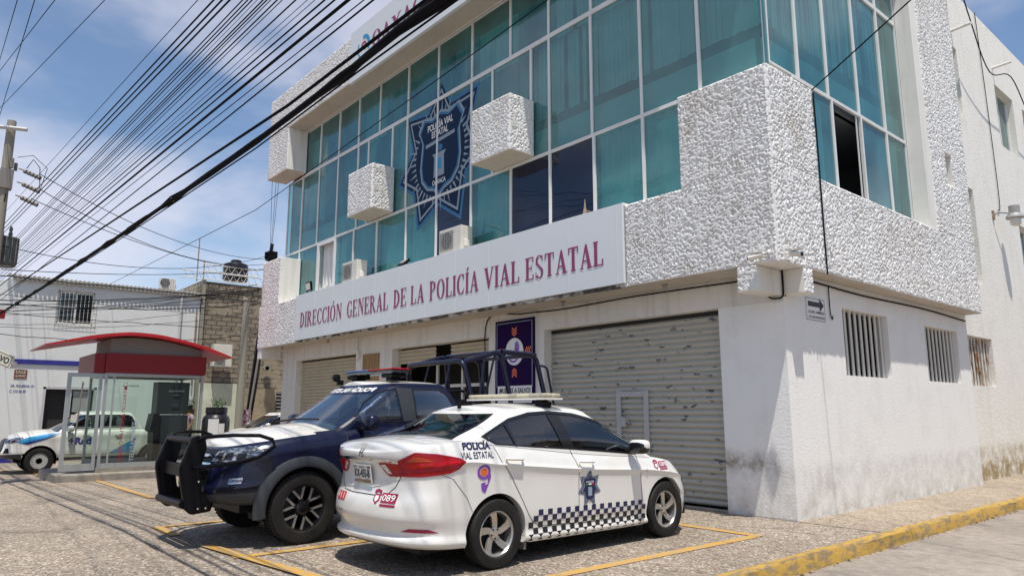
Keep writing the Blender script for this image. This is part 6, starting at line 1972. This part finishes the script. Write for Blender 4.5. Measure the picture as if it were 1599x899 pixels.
MB().box(HX + .001, HX + .02, -6.02, -5.62, 2.62, 2.95).build('plate', M['brown'], t)
flat_text('lettering', 'CALLE', lambda a, c: (HX + .022, -5.97 + a, 2.82 + c), M['novo'], t, (.30, .085), .02)
flat_text('lettering', 'G. NOVO', lambda a, c: (HX + .022, -5.97 + a, 2.68 + c), M['novo'], t, (.30, .085), .02)

# unplastered block building with the roof tank
W2 = thing('block_building', 'bare grey concrete-block building with broken plaster beside the white house', 'building', (0, 0, 0))
b = MB()
b.box(HX - 6, HX - .12, .36, 8.5, -.5, 7.05)
b.build('wall', M['block'], W2)
MB().box(HX - .12, HX + .02, .36, 8.5, -.5, 2.45).build('plaster_base', mat('ochre_plaster', (.36, .29, .19), rough=.9, var=.8, vscale=1.2, col2=(.2, .17, .12), bump=.02, bscale=8), W2)
MB().box(HX + .02, HX + .05, .38, 2.2, -.5, 2.62).build('painted_patch', mat('pale_green_paint', (.58, .60, .46), rough=.8, var=.5, vscale=2), W2)
MB().box(HX - .12, HX + .06, .38, .52, -.5, 7.1).build('corner_column', M['pole'], W2)
b = MB().box(HX + .02, HX + .04, 3.95, 4.7, .6, 2.3); b.build('dark_window', M['innerdark'], W2)
b = MB()
for z in np.arange(.65, 2.3, .16): b.box(HX + .04, HX + .06, 3.95, 4.7, z, z + .02)
b.build('window_bars', M['bar'], W2)
MB().lathe([(.16, 0), (.16, .12), (.10, .12), (.10, 0)], (HX + .02, 3.42, 3.35), 'X', 20).build('vent_ring', M['pole'], W2, smooth=40)
def truss(name, y0, y1, z, label):
    b = MB()
    b.tube([(HX + .1, y0, z), (HX + .1, y1, z)], .022, 5); b.tube([(HX + .1, y0, z + .32), (HX + .1, y1, z + .32)], .022, 5)
    n = int((y1 - y0) / .28)
    for i in range(n):
        a = y0 + (y1 - y0) * i / n; c = y0 + (y1 - y0) * (i + 1) / n
        b.tube([(HX + .1, a, z), (HX + .1, (a + c) / 2, z + .32), (HX + .1, c, z)], .014, 4)
    tag(b.build(name, M['bar']), label, 'truss')
truss('steel_truss', -.6, 3.3, 7.10, 'pale steel lattice truss lying along the roof of the block building')
truss('steel_truss', .3, 2.8, 7.45, 'upper pale steel lattice truss in front of the roof water tank')
t = thing('roof_water_tank', 'black plastic water tank on the roof of the block building', 'water tank', (HX - .7, 2.0, 7.30))
MB().lathe([(0, 0), (.52, 0), (.55, .1), (.55, .35), (.53, .38), (.55, .41), (.55, .66), (.5, .78), (.28, .86), (0, .88)], (0, 0, 0), 'Z', 28).build('tank_body', M['tank'], t, smooth=40)
MB().lathe([(.24, .84), (.24, .95), (.2, .98), (0, .99)], (0, 0, 0), 'Z', 24).build('lid', M['tank'], t, smooth=40)
tag(MB().tube([(HX - .1, .15, 7.0), (HX - .1, .15, 8.9)], .025, 6).build('roof_antenna_pole', M['rust']), 'tall thin rusty pole rising from the roof left of the water tank', 'pole')
tag(MB().tube([(HX - .1, .42, 7.0), (HX - .1, .42, 7.95)], .03, 6).build('roof_antenna_pole', M['rust']), 'short thin pole on the roof beside the tall rusty one', 'pole')
ac_unit((HX - .2, -1.0, 6.48), R(90), 'small air conditioner on the edge of the corrugated roof', .6, .3, .5)
t = ac_unit((HX + .35, 1.28, 3.30), R(90), 'white air conditioner on a bracket on the block wall by the kiosk roof', .78, .34, .98)
MB().tube([(HX - .05, 1.0, 3.3), (HX + .5, 1.0, 3.3), (HX + .5, 1.5, 3.3), (HX - .05, 1.5, 3.3)], .02, 5)
tag(MB().tube([(HX + .12, -.45, -.4), (HX + .12, -.45, 6.6)], .05, 8).build('downpipe', M['steel'], smooth=50), 'thin grey downpipe on the right end of the white house wall', 'pipe')
tag(MB().tube([(HX + .10, .2, 2.5), (HX + .10, .2, 5.6)], .035, 6).build('downpipe', M['rust'], smooth=50), 'rusty pipe at the joint between white house and block wall', 'pipe')

# poles by the block building
t = thing('concrete_pole', 'weathered concrete utility pole in front of the block building', 'pole', (-24.6, 1.45, -.4))
MB().tube([(0, 0, 0), (0, .02, 6.4)], .17, 14, radii=[.17, .13]).build('shaft', M['pole'], t, smooth=50)
MB().tube([(0, 0, 6.38), (0, .02, 6.5)], .15, 14).build('cap', M['pole'], t, smooth=50)
t = thing('cable_riser_pole', 'dark leaning pole wrapped in black cables beside the building corner', 'pole', (-25.2, 1.9, -.4))
MB().tube([(0, 0, 0), (0, .75, 9.1)], .09, 10, radii=[.11, .08]).build('shaft', M['tank'], t, smooth=50)
for k in range(6):
    MB().tube([(.08, .0 + .04 * k, 1.0), (.10, .22 + .05 * k, 3.5), (.10, .48 + .02 * k, 6.0), (.1, .66, 8.6)], .022, 6).build('riser_cable', M['cable'], t, smooth=50)
b = MB(); b.box(-.2, .2, .55, .95, 8.35, 8.75); b.lathe([(.06, 0), (.06, .3)], (0, .5, 8.4), 'Z', 8); b.build('splice_box', M['black'], t, bevel=.02)
MB().tube([(.12, -.02, .2), (.14, .40, 4.2)], .05, 8).build('riser_pipe', M['kgrey'], t, smooth=50)
MB().box(.10, .14, -.16, .22, 1.1, 1.9).build('stuck_bills', mat('torn_bills', (.5, .4, .45), rough=.8, var=1, vscale=9, col2=(.2, .05, .12), thresh=(.45, .55)), t)

# barrel planter
SX = -20.2
b = MB().box(-25, -19.3, -2.2, -.1, -.5, .0); struct(b.build('far_pavement', M['conc'], bevel=.02))
t = thing('black_barrel', 'big black plastic barrel with white notices stuck on it and plants growing on top', 'barrel', (SX, -.90, 0))
MB().lathe([(0, 0), (.40, 0), (.44, .06), (.44, 1.12), (.41, 1.24), (.34, 1.30), (.33, 1.36), (.35, 1.38), (.35, 1.56), (.32, 1.57), (.31, 1.50), (0, 1.50)], (0, 0, 0), 'Z', 36).build('drum', M['tank'], t, smooth=40)
nb_ = MB()
for (a0, a1, z0, z1) in ((-28, 16, .45, 1.18), (17, 42, .45, 1.03)):
    for i in range(6):
        p, q = R(a0 + (a1 - a0) * i / 6 - 22), R(a0 + (a1 - a0) * (i + 1) / 6 - 22)
        nb_.quad((.446 * math.cos(p), .446 * math.sin(p), z0), (.446 * math.cos(q), .446 * math.sin(q), z0), (.446 * math.cos(q), .446 * math.sin(q), z1), (.446 * math.cos(p), .446 * math.sin(p), z1))
nb_.build('paper_notice', M['paper'], t, recalc=False)
def leaves(name, loc, n, r, h, label, s=.05):
    b = MB(); rn = random.Random(int(loc[1] * 100))
    stm = MB()
    for i in range(n // 8):
        a = rn.uniform(0, 6.28); q = rn.uniform(.2, 1) * r
        stm.tube([(q * .3 * math.cos(a), q * .3 * math.sin(a), 0), (q * math.cos(a), q * math.sin(a), h * rn.uniform(.5, .95))], .006, 4)
    for i in range(n):
        a = rn.uniform(0, 6.28); q = r * math.sqrt(rn.random()); z = h * rn.uniform(.05, 1) * (1 - .5 * q / r)
        m4 = Matrix.Translation((q * math.cos(a), q * math.sin(a), z)) @ Matrix.Rotation(rn.uniform(0, 6.28), 4, 'Z') @ Matrix.Rotation(rn.uniform(-1.1, .6), 4, 'X')
        b.add([m4 @ Vector(p) for p in ((0, 0, 0), (s * .45, s * .6, .006), (0, s * 1.5, 0), (-s * .45, s * .6, .006))], [(0, 1, 2, 3)])
    t = thing(name, label, 'plant', loc)
    b.build('leaves', M['leaf'], t, recalc=False); stm.build('stems', M['leaf'], t)
    return t
leaves('potted_plant', (SX, -.85, 1.50), 150, .30, .42, 'green leafy plant growing out of the top of the black barrel')
leaves('potted_plant', (SX - .6, -1.62, 1.55), 90, .2, .4, 'small green plant seen between the kiosk and the black barrel')
t = thing('plant_stand', 'narrow terracotta planter column behind the kiosk edge', 'planter', (SX - .6, -1.62, 0))
MB().lathe([(0, 0), (.11, 0), (.09, .1), (.09, 1.0), (.16, 1.15), (.19, 1.5), (.17, 1.5), (.15, 1.46), (0, 1.46)], (0, 0, 0), 'Z', 20).build('urn', mat('terracotta', (.22, .08, .04), rough=.8), t, smooth=40)

# standing person, mostly hidden behind the kiosk corner
def person(loc, rz, label, h=1.66):
    t = thing('person', label, 'person', loc, rz)
    def skin(name, joints, edges, m, root=0, sub=2):
        me = bpy.data.meshes.new(name)
        me.from_pydata([j[:3] for j in joints], edges, [])
        o = bpy.data.objects.new(name, me); COL.objects.link(o)
        md = o.modifiers.new('skin', 'SKIN')
        for i, j in enumerate(joints):
            me.skin_vertices[0].data[i].radius = (j[3], j[4] if len(j) > 4 else j[3])
        me.skin_vertices[0].data[root].use_root = True
        sb_ = o.modifiers.new('sub', 'SUBSURF'); sb_.levels = sub; sb_.render_levels = sub
        me.materials.append(m)
        return o
    k = h / 1.7
    J = [(0, 0, .95, .13, .10), (0, 0, 1.18, .12, .09), (0, 0, 1.38, .15, .09), (0, 0, 1.46, .055), (0, .01, 1.54, .05), (0, .02, 1.60, .075, .085), (0, .015, 1.68, .06, .07),
         (.09, 0, .88, .085), (.10, .01, .50, .055), (.10, -.01, .10, .038), (.10, .10, .04, .034),
         (-.09, 0, .88, .085), (-.10, .01, .50, .055), (-.10, -.01, .10, .038), (-.10, .10, .04, .034),
         (.19, 0, 1.38, .05), (.25, .02, 1.12, .038), (.24, .14, .92, .026), (.235, .19, .86, .022),
         (-.19, 0, 1.38, .05), (-.25, .02, 1.12, .038), (-.24, .14, .92, .026), (-.235, .19, .86, .022)]
    J = [(j[0] * k, j[1] * k, j[2] * k) + tuple(q * k for q in j[3:]) for j in J]
    E_ = [(0, 1), (1, 2), (2, 3), (3, 4), (4, 5), (5, 6), (0, 7), (7, 8), (8, 9), (9, 10), (0, 11), (11, 12), (12, 13), (13, 14), (2, 15), (15, 16), (16, 17), (17, 18), (2, 19), (19, 20), (20, 21), (21, 22)]
    # fingers
    for s_ in (1, -1):
        base = 18 if s_ > 0 else 22
        for f_ in range(4):
            n0 = len(J); J.append((s_ * .235 * k + (f_ - 1.5) * .018, .215 * k, .80 * k, .008)); J.append((s_ * .235 * k + (f_ - 1.5) * .019, .225 * k, .765 * k, .006))
            E_ += [(base, n0), (n0, n0 + 1)]
        n0 = len(J); J.append((s_ * .235 * k - s_ * .045, .20 * k, .82 * k, .009)); E_.append((base, n0))
    o = skin('body', J, E_, M['skin']); o.parent = t
    sh = skin('shirt', [(0, 0, .93 * k, .15 * k, .12 * k), (0, 0, 1.18 * k, .135 * k, .105 * k), (0, 0, 1.37 * k, .165 * k, .105 * k), (0, 0, 1.44 * k, .08 * k), (.19 * k, 0, 1.37 * k, .062 * k), (.235 * k, .01, 1.22 * k, .058 * k), (-.19 * k, 0, 1.37 * k, .062 * k), (-.235 * k, .01, 1.22 * k, .058 * k)],
              [(0, 1), (1, 2), (2, 3), (2, 4), (4, 5), (2, 6), (6, 7)], M['shirt']); sh.parent = t
    tr = skin('trousers', [(0, 0, .96 * k, .145 * k, .115 * k), (.09 * k, 0, .86 * k, .10 * k), (.10 * k, .01, .50 * k, .072 * k), (.10 * k, -.01, .12 * k, .06 * k), (-.09 * k, 0, .86 * k, .10 * k), (-.10 * k, .01, .50 * k, .072 * k), (-.10 * k, -.01, .12 * k, .06 * k)],
              [(0, 1), (1, 2), (2, 3), (0, 4), (4, 5), (5, 6)], M['jeans']); tr.parent = t
    hr = skin('hair', [(0, -.03 * k, 1.56 * k, .07 * k), (0, -.01 * k, 1.63 * k, .09 * k, .10 * k), (0, 0, 1.70 * k, .075 * k)], [(0, 1), (1, 2)], M['hair'], root=1); hr.parent = t
    f = MB()
    f.lathe([(0, -.012), (.010, -.008), (.012, 0), (.010, .008), (0, .012)], (.03 * k, .105 * k, 1.615 * k), 'Y', 8); f.lathe([(0, -.012), (.010, -.008), (.012, 0), (.010, .008), (0, .012)], (-.03 * k, .105 * k, 1.615 * k), 'Y', 8)
    f.build('eyes', M['blackp'], t)
    return t
person((SX - .25, -1.72, 0), R(200), 'person with dark hair and pinkish shirt standing between kiosk and barrel', 1.60)

# street blade on a pole at the far left
t = thing('street_blade_sign', 'tilted cream street blade ending in NOVO at the left edge', 'sign', (-18.46, -7.33, 2.86), 0)
ang = R(-22)
dx = Vector((0.65, 0.76, 0)).normalized()
def bl(a, b, d=0):
    p = dx * (a * math.cos(ang) - b * math.sin(ang)); z = a * math.sin(ang) + b * math.cos(ang)
    nrm = Vector((.76, -.65, 0)) * d
    return (p.x + nrm.x, p.y + nrm.y, z)
b = MB().prism([(-1.1, -.14), (.46, -.14), (.50, -.10), (.50, .16), (.46, .20), (-1.1, .20)], bl, -.02, .012); b.build('blade', M['novo'], t)
flat_text('lettering', 'G.NOVO', lambda a, b: bl(-.36 + a, -.05 + b, .016), M['blackp'], t, (.76, .17), .03)
b = MB()
for (x0, y0, x1, y1) in ((-1.05, -.12, .45, -.105), (-1.05, .165, .45, .18), (.44, -.12, .455, .18)):
    b.add([bl(x0, y0, .015), bl(x1, y0, .015), bl(x1, y1, .015), bl(x0, y1, .015)], [(0, 1, 2, 3)])
b.build('border', M['blackp'], t, recalc=False)
MB().tube([(-.55, -.6, -2.7), (-.55, -.6, 1.7)], .03, 8).build('post', M['steel'], t, smooth=50)
b = MB(); b.lathe([(0, 0), (.05, .01), (.06, .08), (0, .1)], (.42, .40, -.22), 'Z', 12); b.build('clamp', M['lampw'], t, smooth=40)

# near utility pole with cross-arm, insulators and transformer
PP = Vector((-16.45, -7.75, 0))
t = thing('utility_pole', 'tall round concrete utility pole with cross-arm and transformer at the left edge', 'pole', (PP.x, PP.y, -.4))
MB().tube([(0, 0, 0), (.0, 0, 9.15)], .15, 16, radii=[.15, .10]).build('shaft', M['pole'], t, smooth=50)
ax = Vector((.40, .92, 0)).normalized()
pt = lambda a, z, o=0: (ax.x * a + .15 * o, ax.y * a - .1 * o, z)
b = MB(); b.tube([pt(-1.1, 8.92, 1), pt(.45, 8.90, 1)], .055, 4); b.build('cross_arm', M['steel'], t)
b = MB(); b.box(-.12, .16, -.12, .16, 7.35, 7.85); b.tube([(.1, .1, 7.9), (.1, .1, 8.15)], .04, 8); b.tube([(-.1, .2, 7.9), (-.1, .2, 8.1)], .04, 8); b.build('fuse_bracket', M['kgrey'], t)
for (z0, a) in ((7.9, .0), (7.55, .0), (7.2, .0)):
    P = [(.15, .25, z0), (.30, .45, z0 - .08), (.48, .70, z0 - .25)]
    b = MB().tube(P, .02, 6)
    for k in range(5):
        u = .3 + k * .16
        q = Vector(P[0]).lerp(Vector(P[2]), u)
        b.tube([q + Vector((-.012, -.02, .01)), q + Vector((.012, .02, -.01))], .055, 8)
    b.build('insulator', M['kgrey'], t)
tr_ = MB().lathe([(0, 0), (.26, 0), (.28, .04), (.28, .68), (.30, .70), (.30, .74), (0, .80)], (-.40, .20, 5.45), 'Z', 24)
tro = tr_.build('transformer', mat('transformer_paint', (.10, .12, .12), rough=.5, var=.5, vscale=4), t, smooth=40)
b = MB()
for k in range(14):
    a = 2 * PI * k / 14
    b.box(-.40 + .29 * math.cos(a) - .01, -.40 + .29 * math.cos(a) + .01, .20 + .29 * math.sin(a) - .01, .20 + .29 * math.sin(a) + .01, 5.53, 6.18)
b.lathe([(.04, 0), (.05, .06), (.03, .12), (.045, .18), (.02, .26)], (-.28, .28, 6.22), 'Z', 10); b.lathe([(.04, 0), (.05, .06), (.03, .12), (.02, .2)], (-.5, .12, 6.22), 'Z', 10)
b.build('bushing', M['kgrey'], tro)
b = MB()
b.tube([(.12, .05, 7.2), (.05, .0, 6.6), (.0, -.1, 6.5)], .012, 5)
b.tube([(.3, .4, 7.9), (.5, .5, 8.1), (.55, .65, 7.9), (.48, .70, 7.4)], .01, 5)
b.tube([(.1, .2, 8.2), (.35, .5, 8.25), (.62, .8, 7.9), (.48, .70, 7.25)], .008, 5)
b.build('jumper_wire', M['cable'], t, smooth=50)
tag(MB().box(-17.2, -17.0, -7.6, -7.35, 3.75, 3.98).build('cable_tag', M['red'], bevel=.02), 'small red tag hanging among the cables at the left edge', 'tag') 

# ================================================================== OVERHEAD CABLES (each strung along the street in its own vertical plane)
cyaw, syaw = math.cos(YAW), math.sin(YAW)
Fv = Vector((-syaw * math.cos(PITCH), cyaw * math.cos(PITCH), math.sin(PITCH))); Rv = Vector((cyaw, syaw, 0)); Uv = Rv.cross(Fv)
def cable(name, ends, sag, r, label, group='overhead cables', n=26, m='cable', wob=0, seed=1):
    (A, B_) = Vector(ends[0]), Vector(ends[1])
    rn = random.Random(seed)
    pts = []
    for i in range(n + 1):
        u = i / n
        p = A.lerp(B_, u); p.z -= 4 * sag * u * (1 - u)
        if wob: p += Vector((0, rn.uniform(-wob, wob), rn.uniform(-wob, wob)))
        pts.append(p)
    o = MB().tube(pts, r, 7).build(name, M[m], smooth=60)
    return tag(o, label, 'cable', group)

# ================================================================== UNSEEN HOUSES OPPOSITE, added to be mirrored in the glass and car paint
def added_house(x0, x1, y0, y1, h, face, m, label, nwin):
    t = thing('added_opposite_house', label, 'house', (0, 0, 0))
    MB().box(x0, x1, y0, y1, -.6, h).build('wall', m, t)
    MB().box(x0 - .15, x1 + .15, y0 - .15, y1 + .15, h + .002, h + .25).build('parapet', M['soffit'], t)
    L_ = (y1 - y0) if face == 'x' else (x1 - x0)
    for i in range(nwin):
        for z in (1.0, 4.0):
            if z + 1.4 > h: continue
            a = (i + .3) * L_ / nwin; c = a + 1.3
            b = MB()
            if face == 'x': b.box(x0 - .04, x0 - .002, y0 + a, y0 + c, z, z + 1.3)
            else: b.box(x0 + a, x0 + c, y1 + .002, y1 + .04, z, z + 1.3)
            b.build('window', M['gloss'], t)
added_house(10.5, 18, -3.0, 9.0, 5.6, 'x', M['wall_far'], 'unseen cream house added for reflections across the side street from the barred windows', 4)
added_house(10.8, 18, 9.6, 24.0, 6.6, 'x', M['block'], 'unseen block house added for reflections farther along the opposite side of the side street', 4)
added_house(-26, -9, -32, -24, 6.4, 'y', M['houseW'], 'unseen long white house added for reflections across the main street from the police building', 5)
added_house(-8, 8, -34, -25, 5.8, 'y', M['block'], 'unseen grey block house added for reflections across the main street behind the viewer', 5)

CABLES = [[[[-24.0, -7.55, 6.881], [-17.021, -7.55, 6.276], [-0.867, -7.55, 4.876], [12.0, -7.55, 3.76]], 0.011, "t"], [[[-24.0, -7.55, 6.72], [-16.569, -7.55, 6.099], [-0.641, -7.55, 4.769], [12.0, -7.55, 3.713]], 0.011, "t"], [[[-24.0, -7.55, 6.582], [-15.599, -7.55, 5.903], [-0.445, -7.55, 4.676], [12.0, -7.55, 3.67]], 0.011, "t"], [[[-24.0, -7.3, 6.302], [-21.428, -7.3, 6.156], [-0.905, -7.3, 4.994], [12.0, -7.3, 4.264]], 0.008, "m"], [[[-31.583, -6.54, 7.777], [-31.583, -6.54, 7.777], [-2.887, -6.54, 6.236], [12.0, -6.54, 5.437]], 0.011, "m"], [[[-41.595, -5.78, 9.268], [-41.595, -5.78, 9.268], [-4.891, -5.78, 7.489], [12.0, -5.78, 6.671]], 0.006, "m"], [[[-26.093, -6.92, 6.593], [-26.093, -6.92, 6.593], [-1.468, -6.92, 5.413], [12.0, -6.92, 4.768]], 0.01, "m"], [[[-36.126, -6.16, 8.103], [-36.126, -6.16, 8.103], [-3.32, -6.16, 6.594], [12.0, -6.16, 5.889]], 0.008, "m"], [[[-24.0, -7.3, 5.678], [-20.739, -7.3, 5.533], [-0.1, -7.3, 4.614], [12.0, -7.3, 4.076]], 0.008, "m"], [[[-30.673, -6.54, 6.954], [-30.673, -6.54, 6.954], [-1.802, -6.54, 5.636], [12.0, -6.54, 5.006]], 0.011, "m"], [[[-40.67, -5.78, 8.431], [-40.67, -5.78, 8.431], [-3.699, -5.78, 6.663], [12.0, -5.78, 5.912]], 0.006, "m"], [[[-25.448, -6.92, 6.01], [-25.448, -6.92, 6.01], [-0.811, -6.92, 4.79], [12.0, -6.92, 4.156]], 0.01, "m"], [[[-34.848, -6.16, 6.948], [-34.848, -6.16, 6.948], [-2.667, -6.16, 5.505], [12.0, -6.16, 4.847]], 0.008, "m"], [[[-24.0, -7.3, 6.205], [-21.319, -7.3, 6.058], [-0.773, -7.3, 4.932], [12.0, -7.3, 4.233]], 0.008, "m"], [[[-31.104, -6.54, 7.343], [-31.104, -6.54, 7.343], [-2.409, -6.54, 6.011], [12.0, -6.54, 5.342]], 0.011, "m"], [[[-40.58, -5.78, 8.35], [-40.58, -5.78, 8.35], [-3.686, -5.78, 6.564], [12.0, -5.78, 5.804]], 0.006, "m"], [[[-25.328, -6.92, 5.902], [-25.328, -6.92, 5.902], [-0.801, -6.92, 4.711], [12.0, -6.92, 4.09]], 0.01, "m"], [[[-35.798, -6.16, 7.807], [-35.798, -6.16, 7.807], [-2.937, -6.16, 6.413], [12.0, -6.16, 5.78]], 0.008, "m"], [[[-24.0, -7.3, 4.644], [-19.612, -7.3, 4.514], [0.183, -7.3, 3.925], [12.0, -7.3, 3.573]], 0.008, "m"], [[[-24.0, -7.6, 7.201], [-17.046, -7.6, 6.528], [-1.156, -7.6, 4.992], [12.0, -7.6, 3.719]], 0.005, "thin"], [[[-24.0, -7.1, 5.437], [-22.772, -7.1, 5.381], [-0.338, -7.1, 4.36], [12.0, -7.1, 3.799]], 0.017, "thick2"], [[[-24.0, -7.25, 4.956], [-20.443, -7.25, 4.768], [-4.85, -7.25, 3.944], [0.098, -7.25, 3.682], [1.881, -7.25, 3.672], [12.0, -7.25, 3.615]], 0.015, "sec"], [[[-24.0, -7.5, 4.097], [-16.649, -7.5, 3.824], [-9.77, -7.5, 3.569], [-3.519, -7.5, 3.39], [-1.831, -7.5, 3.351], [0.183, -7.5, 3.308], [1.511, -7.5, 3.315], [2.088, -7.5, 3.339], [2.458, -7.5, 3.326], [12.0, -7.5, 3.004]], 0.024, "bundle"], [[[-24.0, -7.45, 4.032], [-17.193, -7.45, 3.819], [-3.747, -7.45, 3.399], [0.052, -7.45, 3.311], [1.567, -7.45, 3.326], [2.51, -7.45, 3.322], [12.0, -7.45, 3.279]], 0.007, "under"], [[[-27.177, -3.2, 6.465], [-27.177, -3.2, 6.465], [-11.467, -3.2, 6.165], [-3.615, -3.2, 6.687], [-1.33, -3.2, 6.85], [12.0, -3.2, 7.8]], 0.01, "front"], [[[-19.332, -8.177, 10.692], [-16.806, -8.12, 10.134], [-8.386, -7.928, 8.272], [8.452, -7.545, 4.549]], 0.009, "near"], [[[-19.625, -8.202, 9.498], [-16.905, -7.991, 9.215], [-7.839, -7.288, 8.272], [10.293, -5.881, 6.387]], 0.009, "near"], [[[-19.16, -8.073, 11.055], [-16.769, -8.151, 10.413], [-8.801, -8.412, 8.272], [7.137, -8.935, 3.991]], 0.009, "near"], [[[-19.343, -7.889, 9.562], [-16.866, -7.959, 9.264], [-8.611, -8.191, 8.272], [7.899, -8.655, 6.288]], 0.009, "near"]]
CLAB = {'t': ('thin black cable, {} of the three close parallel ones rising from the transformer', ['uppermost', 'middle', 'lowest']),
        'm': None,
        'thin': 'very thin grey wire above the main fan of street cables',
        'thick2': 'thick black cable just below the fan of thin street cables',
        'sec': 'straight black cable just above the fat wrapped bundle, crossing the roof sign',
        'bundle': 'fattest black wrapped cable bundle crossing the roof sign lettering',
        'under': 'thin black cable just below the fat wrapped bundle',
        'front': 'black cable crossing low in front of the star emblem and upper windows',
        'near': None}
nt3 = 0
for i, (P, r, k) in enumerate(CABLES):
    r *= .9 if k == 'bundle' else .78
    pts = []
    for a, b in zip(P, P[1:]):
        A, C_ = Vector(a), Vector(b); n = max(1, int((C_ - A).length / .8))
        for q in range(n): pts.append(A.lerp(C_, q / n))
    pts.append(Vector(P[-1]))
    if k == 'bundle':
        rn = random.Random(5)
        rad = [r * rn.uniform(.8, 1.15) for _ in pts]
        o = MB().tube(pts, r, 8, radii=rad)
        for s_ in range(2):
            o.tube([p + Vector((0, .028 * math.cos(p.x * 2.2 + s_ * 3), .028 * math.sin(p.x * 2.2 + s_ * 3))) for p in pts], .009, 6)
    else:
        o = MB().tube(pts, r, 6)
    o = o.build('power_cable', M['cable'], smooth=60)
    if k == 't':
        lb = CLAB['t'][0].format(CLAB['t'][1][nt3]); nt3 += 1; g = 'overhead street cables'
    elif k == 'm': lb, g = 'one of the thin black cables in the dense middle fan over the street', 'middle fan of street cables'
    elif k == 'near': lb, g = 'one of the thin black cables at the upper left corner', 'upper left cables'
    else: lb, g = CLAB[k], 'overhead street cables'
    tag(o, lb, 'cable', g)
for i, (a, b, s_) in enumerate((((-15.9, -7.1, 7.35), (-25.2, 2.6, 8.0), .55), ((-15.97, -7.1, 7.0), (-25.2, 2.55, 7.8), .7), ((-16.0, -7.2, 6.7), (-25.2, 2.5, 7.5), .4), ((-16.4, -7.7, 5.5), (-25.2, 2.6, 8.2), .6), ((-16.4, -7.6, 4.9), (-25.2, 2.6, 7.6), .2))):
    cable('service_cable', (a, b), s_, .010, 'one of the sagging cables from the near pole to the dark leaning pole', 'sagging service cables')
rn = random.Random(11)
for i in range(13):
    z0 = rn.uniform(4.3, 6.2); z1 = rn.uniform(4.6, 7.0)
    cable('facade_cable', ((-25.4 + rn.uniform(-.6, .6), -10.5, z0), (-25.1, 1.9 + rn.uniform(0, .5), z1)), rn.uniform(.05, .7), rn.choice((.008, .012, .018)), 'one of the many black cables drooping across the front of the white house', 'cables in front of the white house', wob=.02, seed=i)
for i, (y, z) in enumerate(((-.3, 10.4), (-.2, 9.9), (-.5, 10.8))):
    cable('drop_wire', ((-25.2, 2.6, 8.2 - .2 * i), (-17.62, y, z)), .3, .008, 'one of the thin wires from the leaning pole up to the police building', 'drop wires at the left end of the police building')
cable('drop_wire', ((.33, .6, 6.13), (10.9, -3.7, 8.85)), .05, .010, 'black wire running from the corner block up past the side windows', 'overhead street cables')
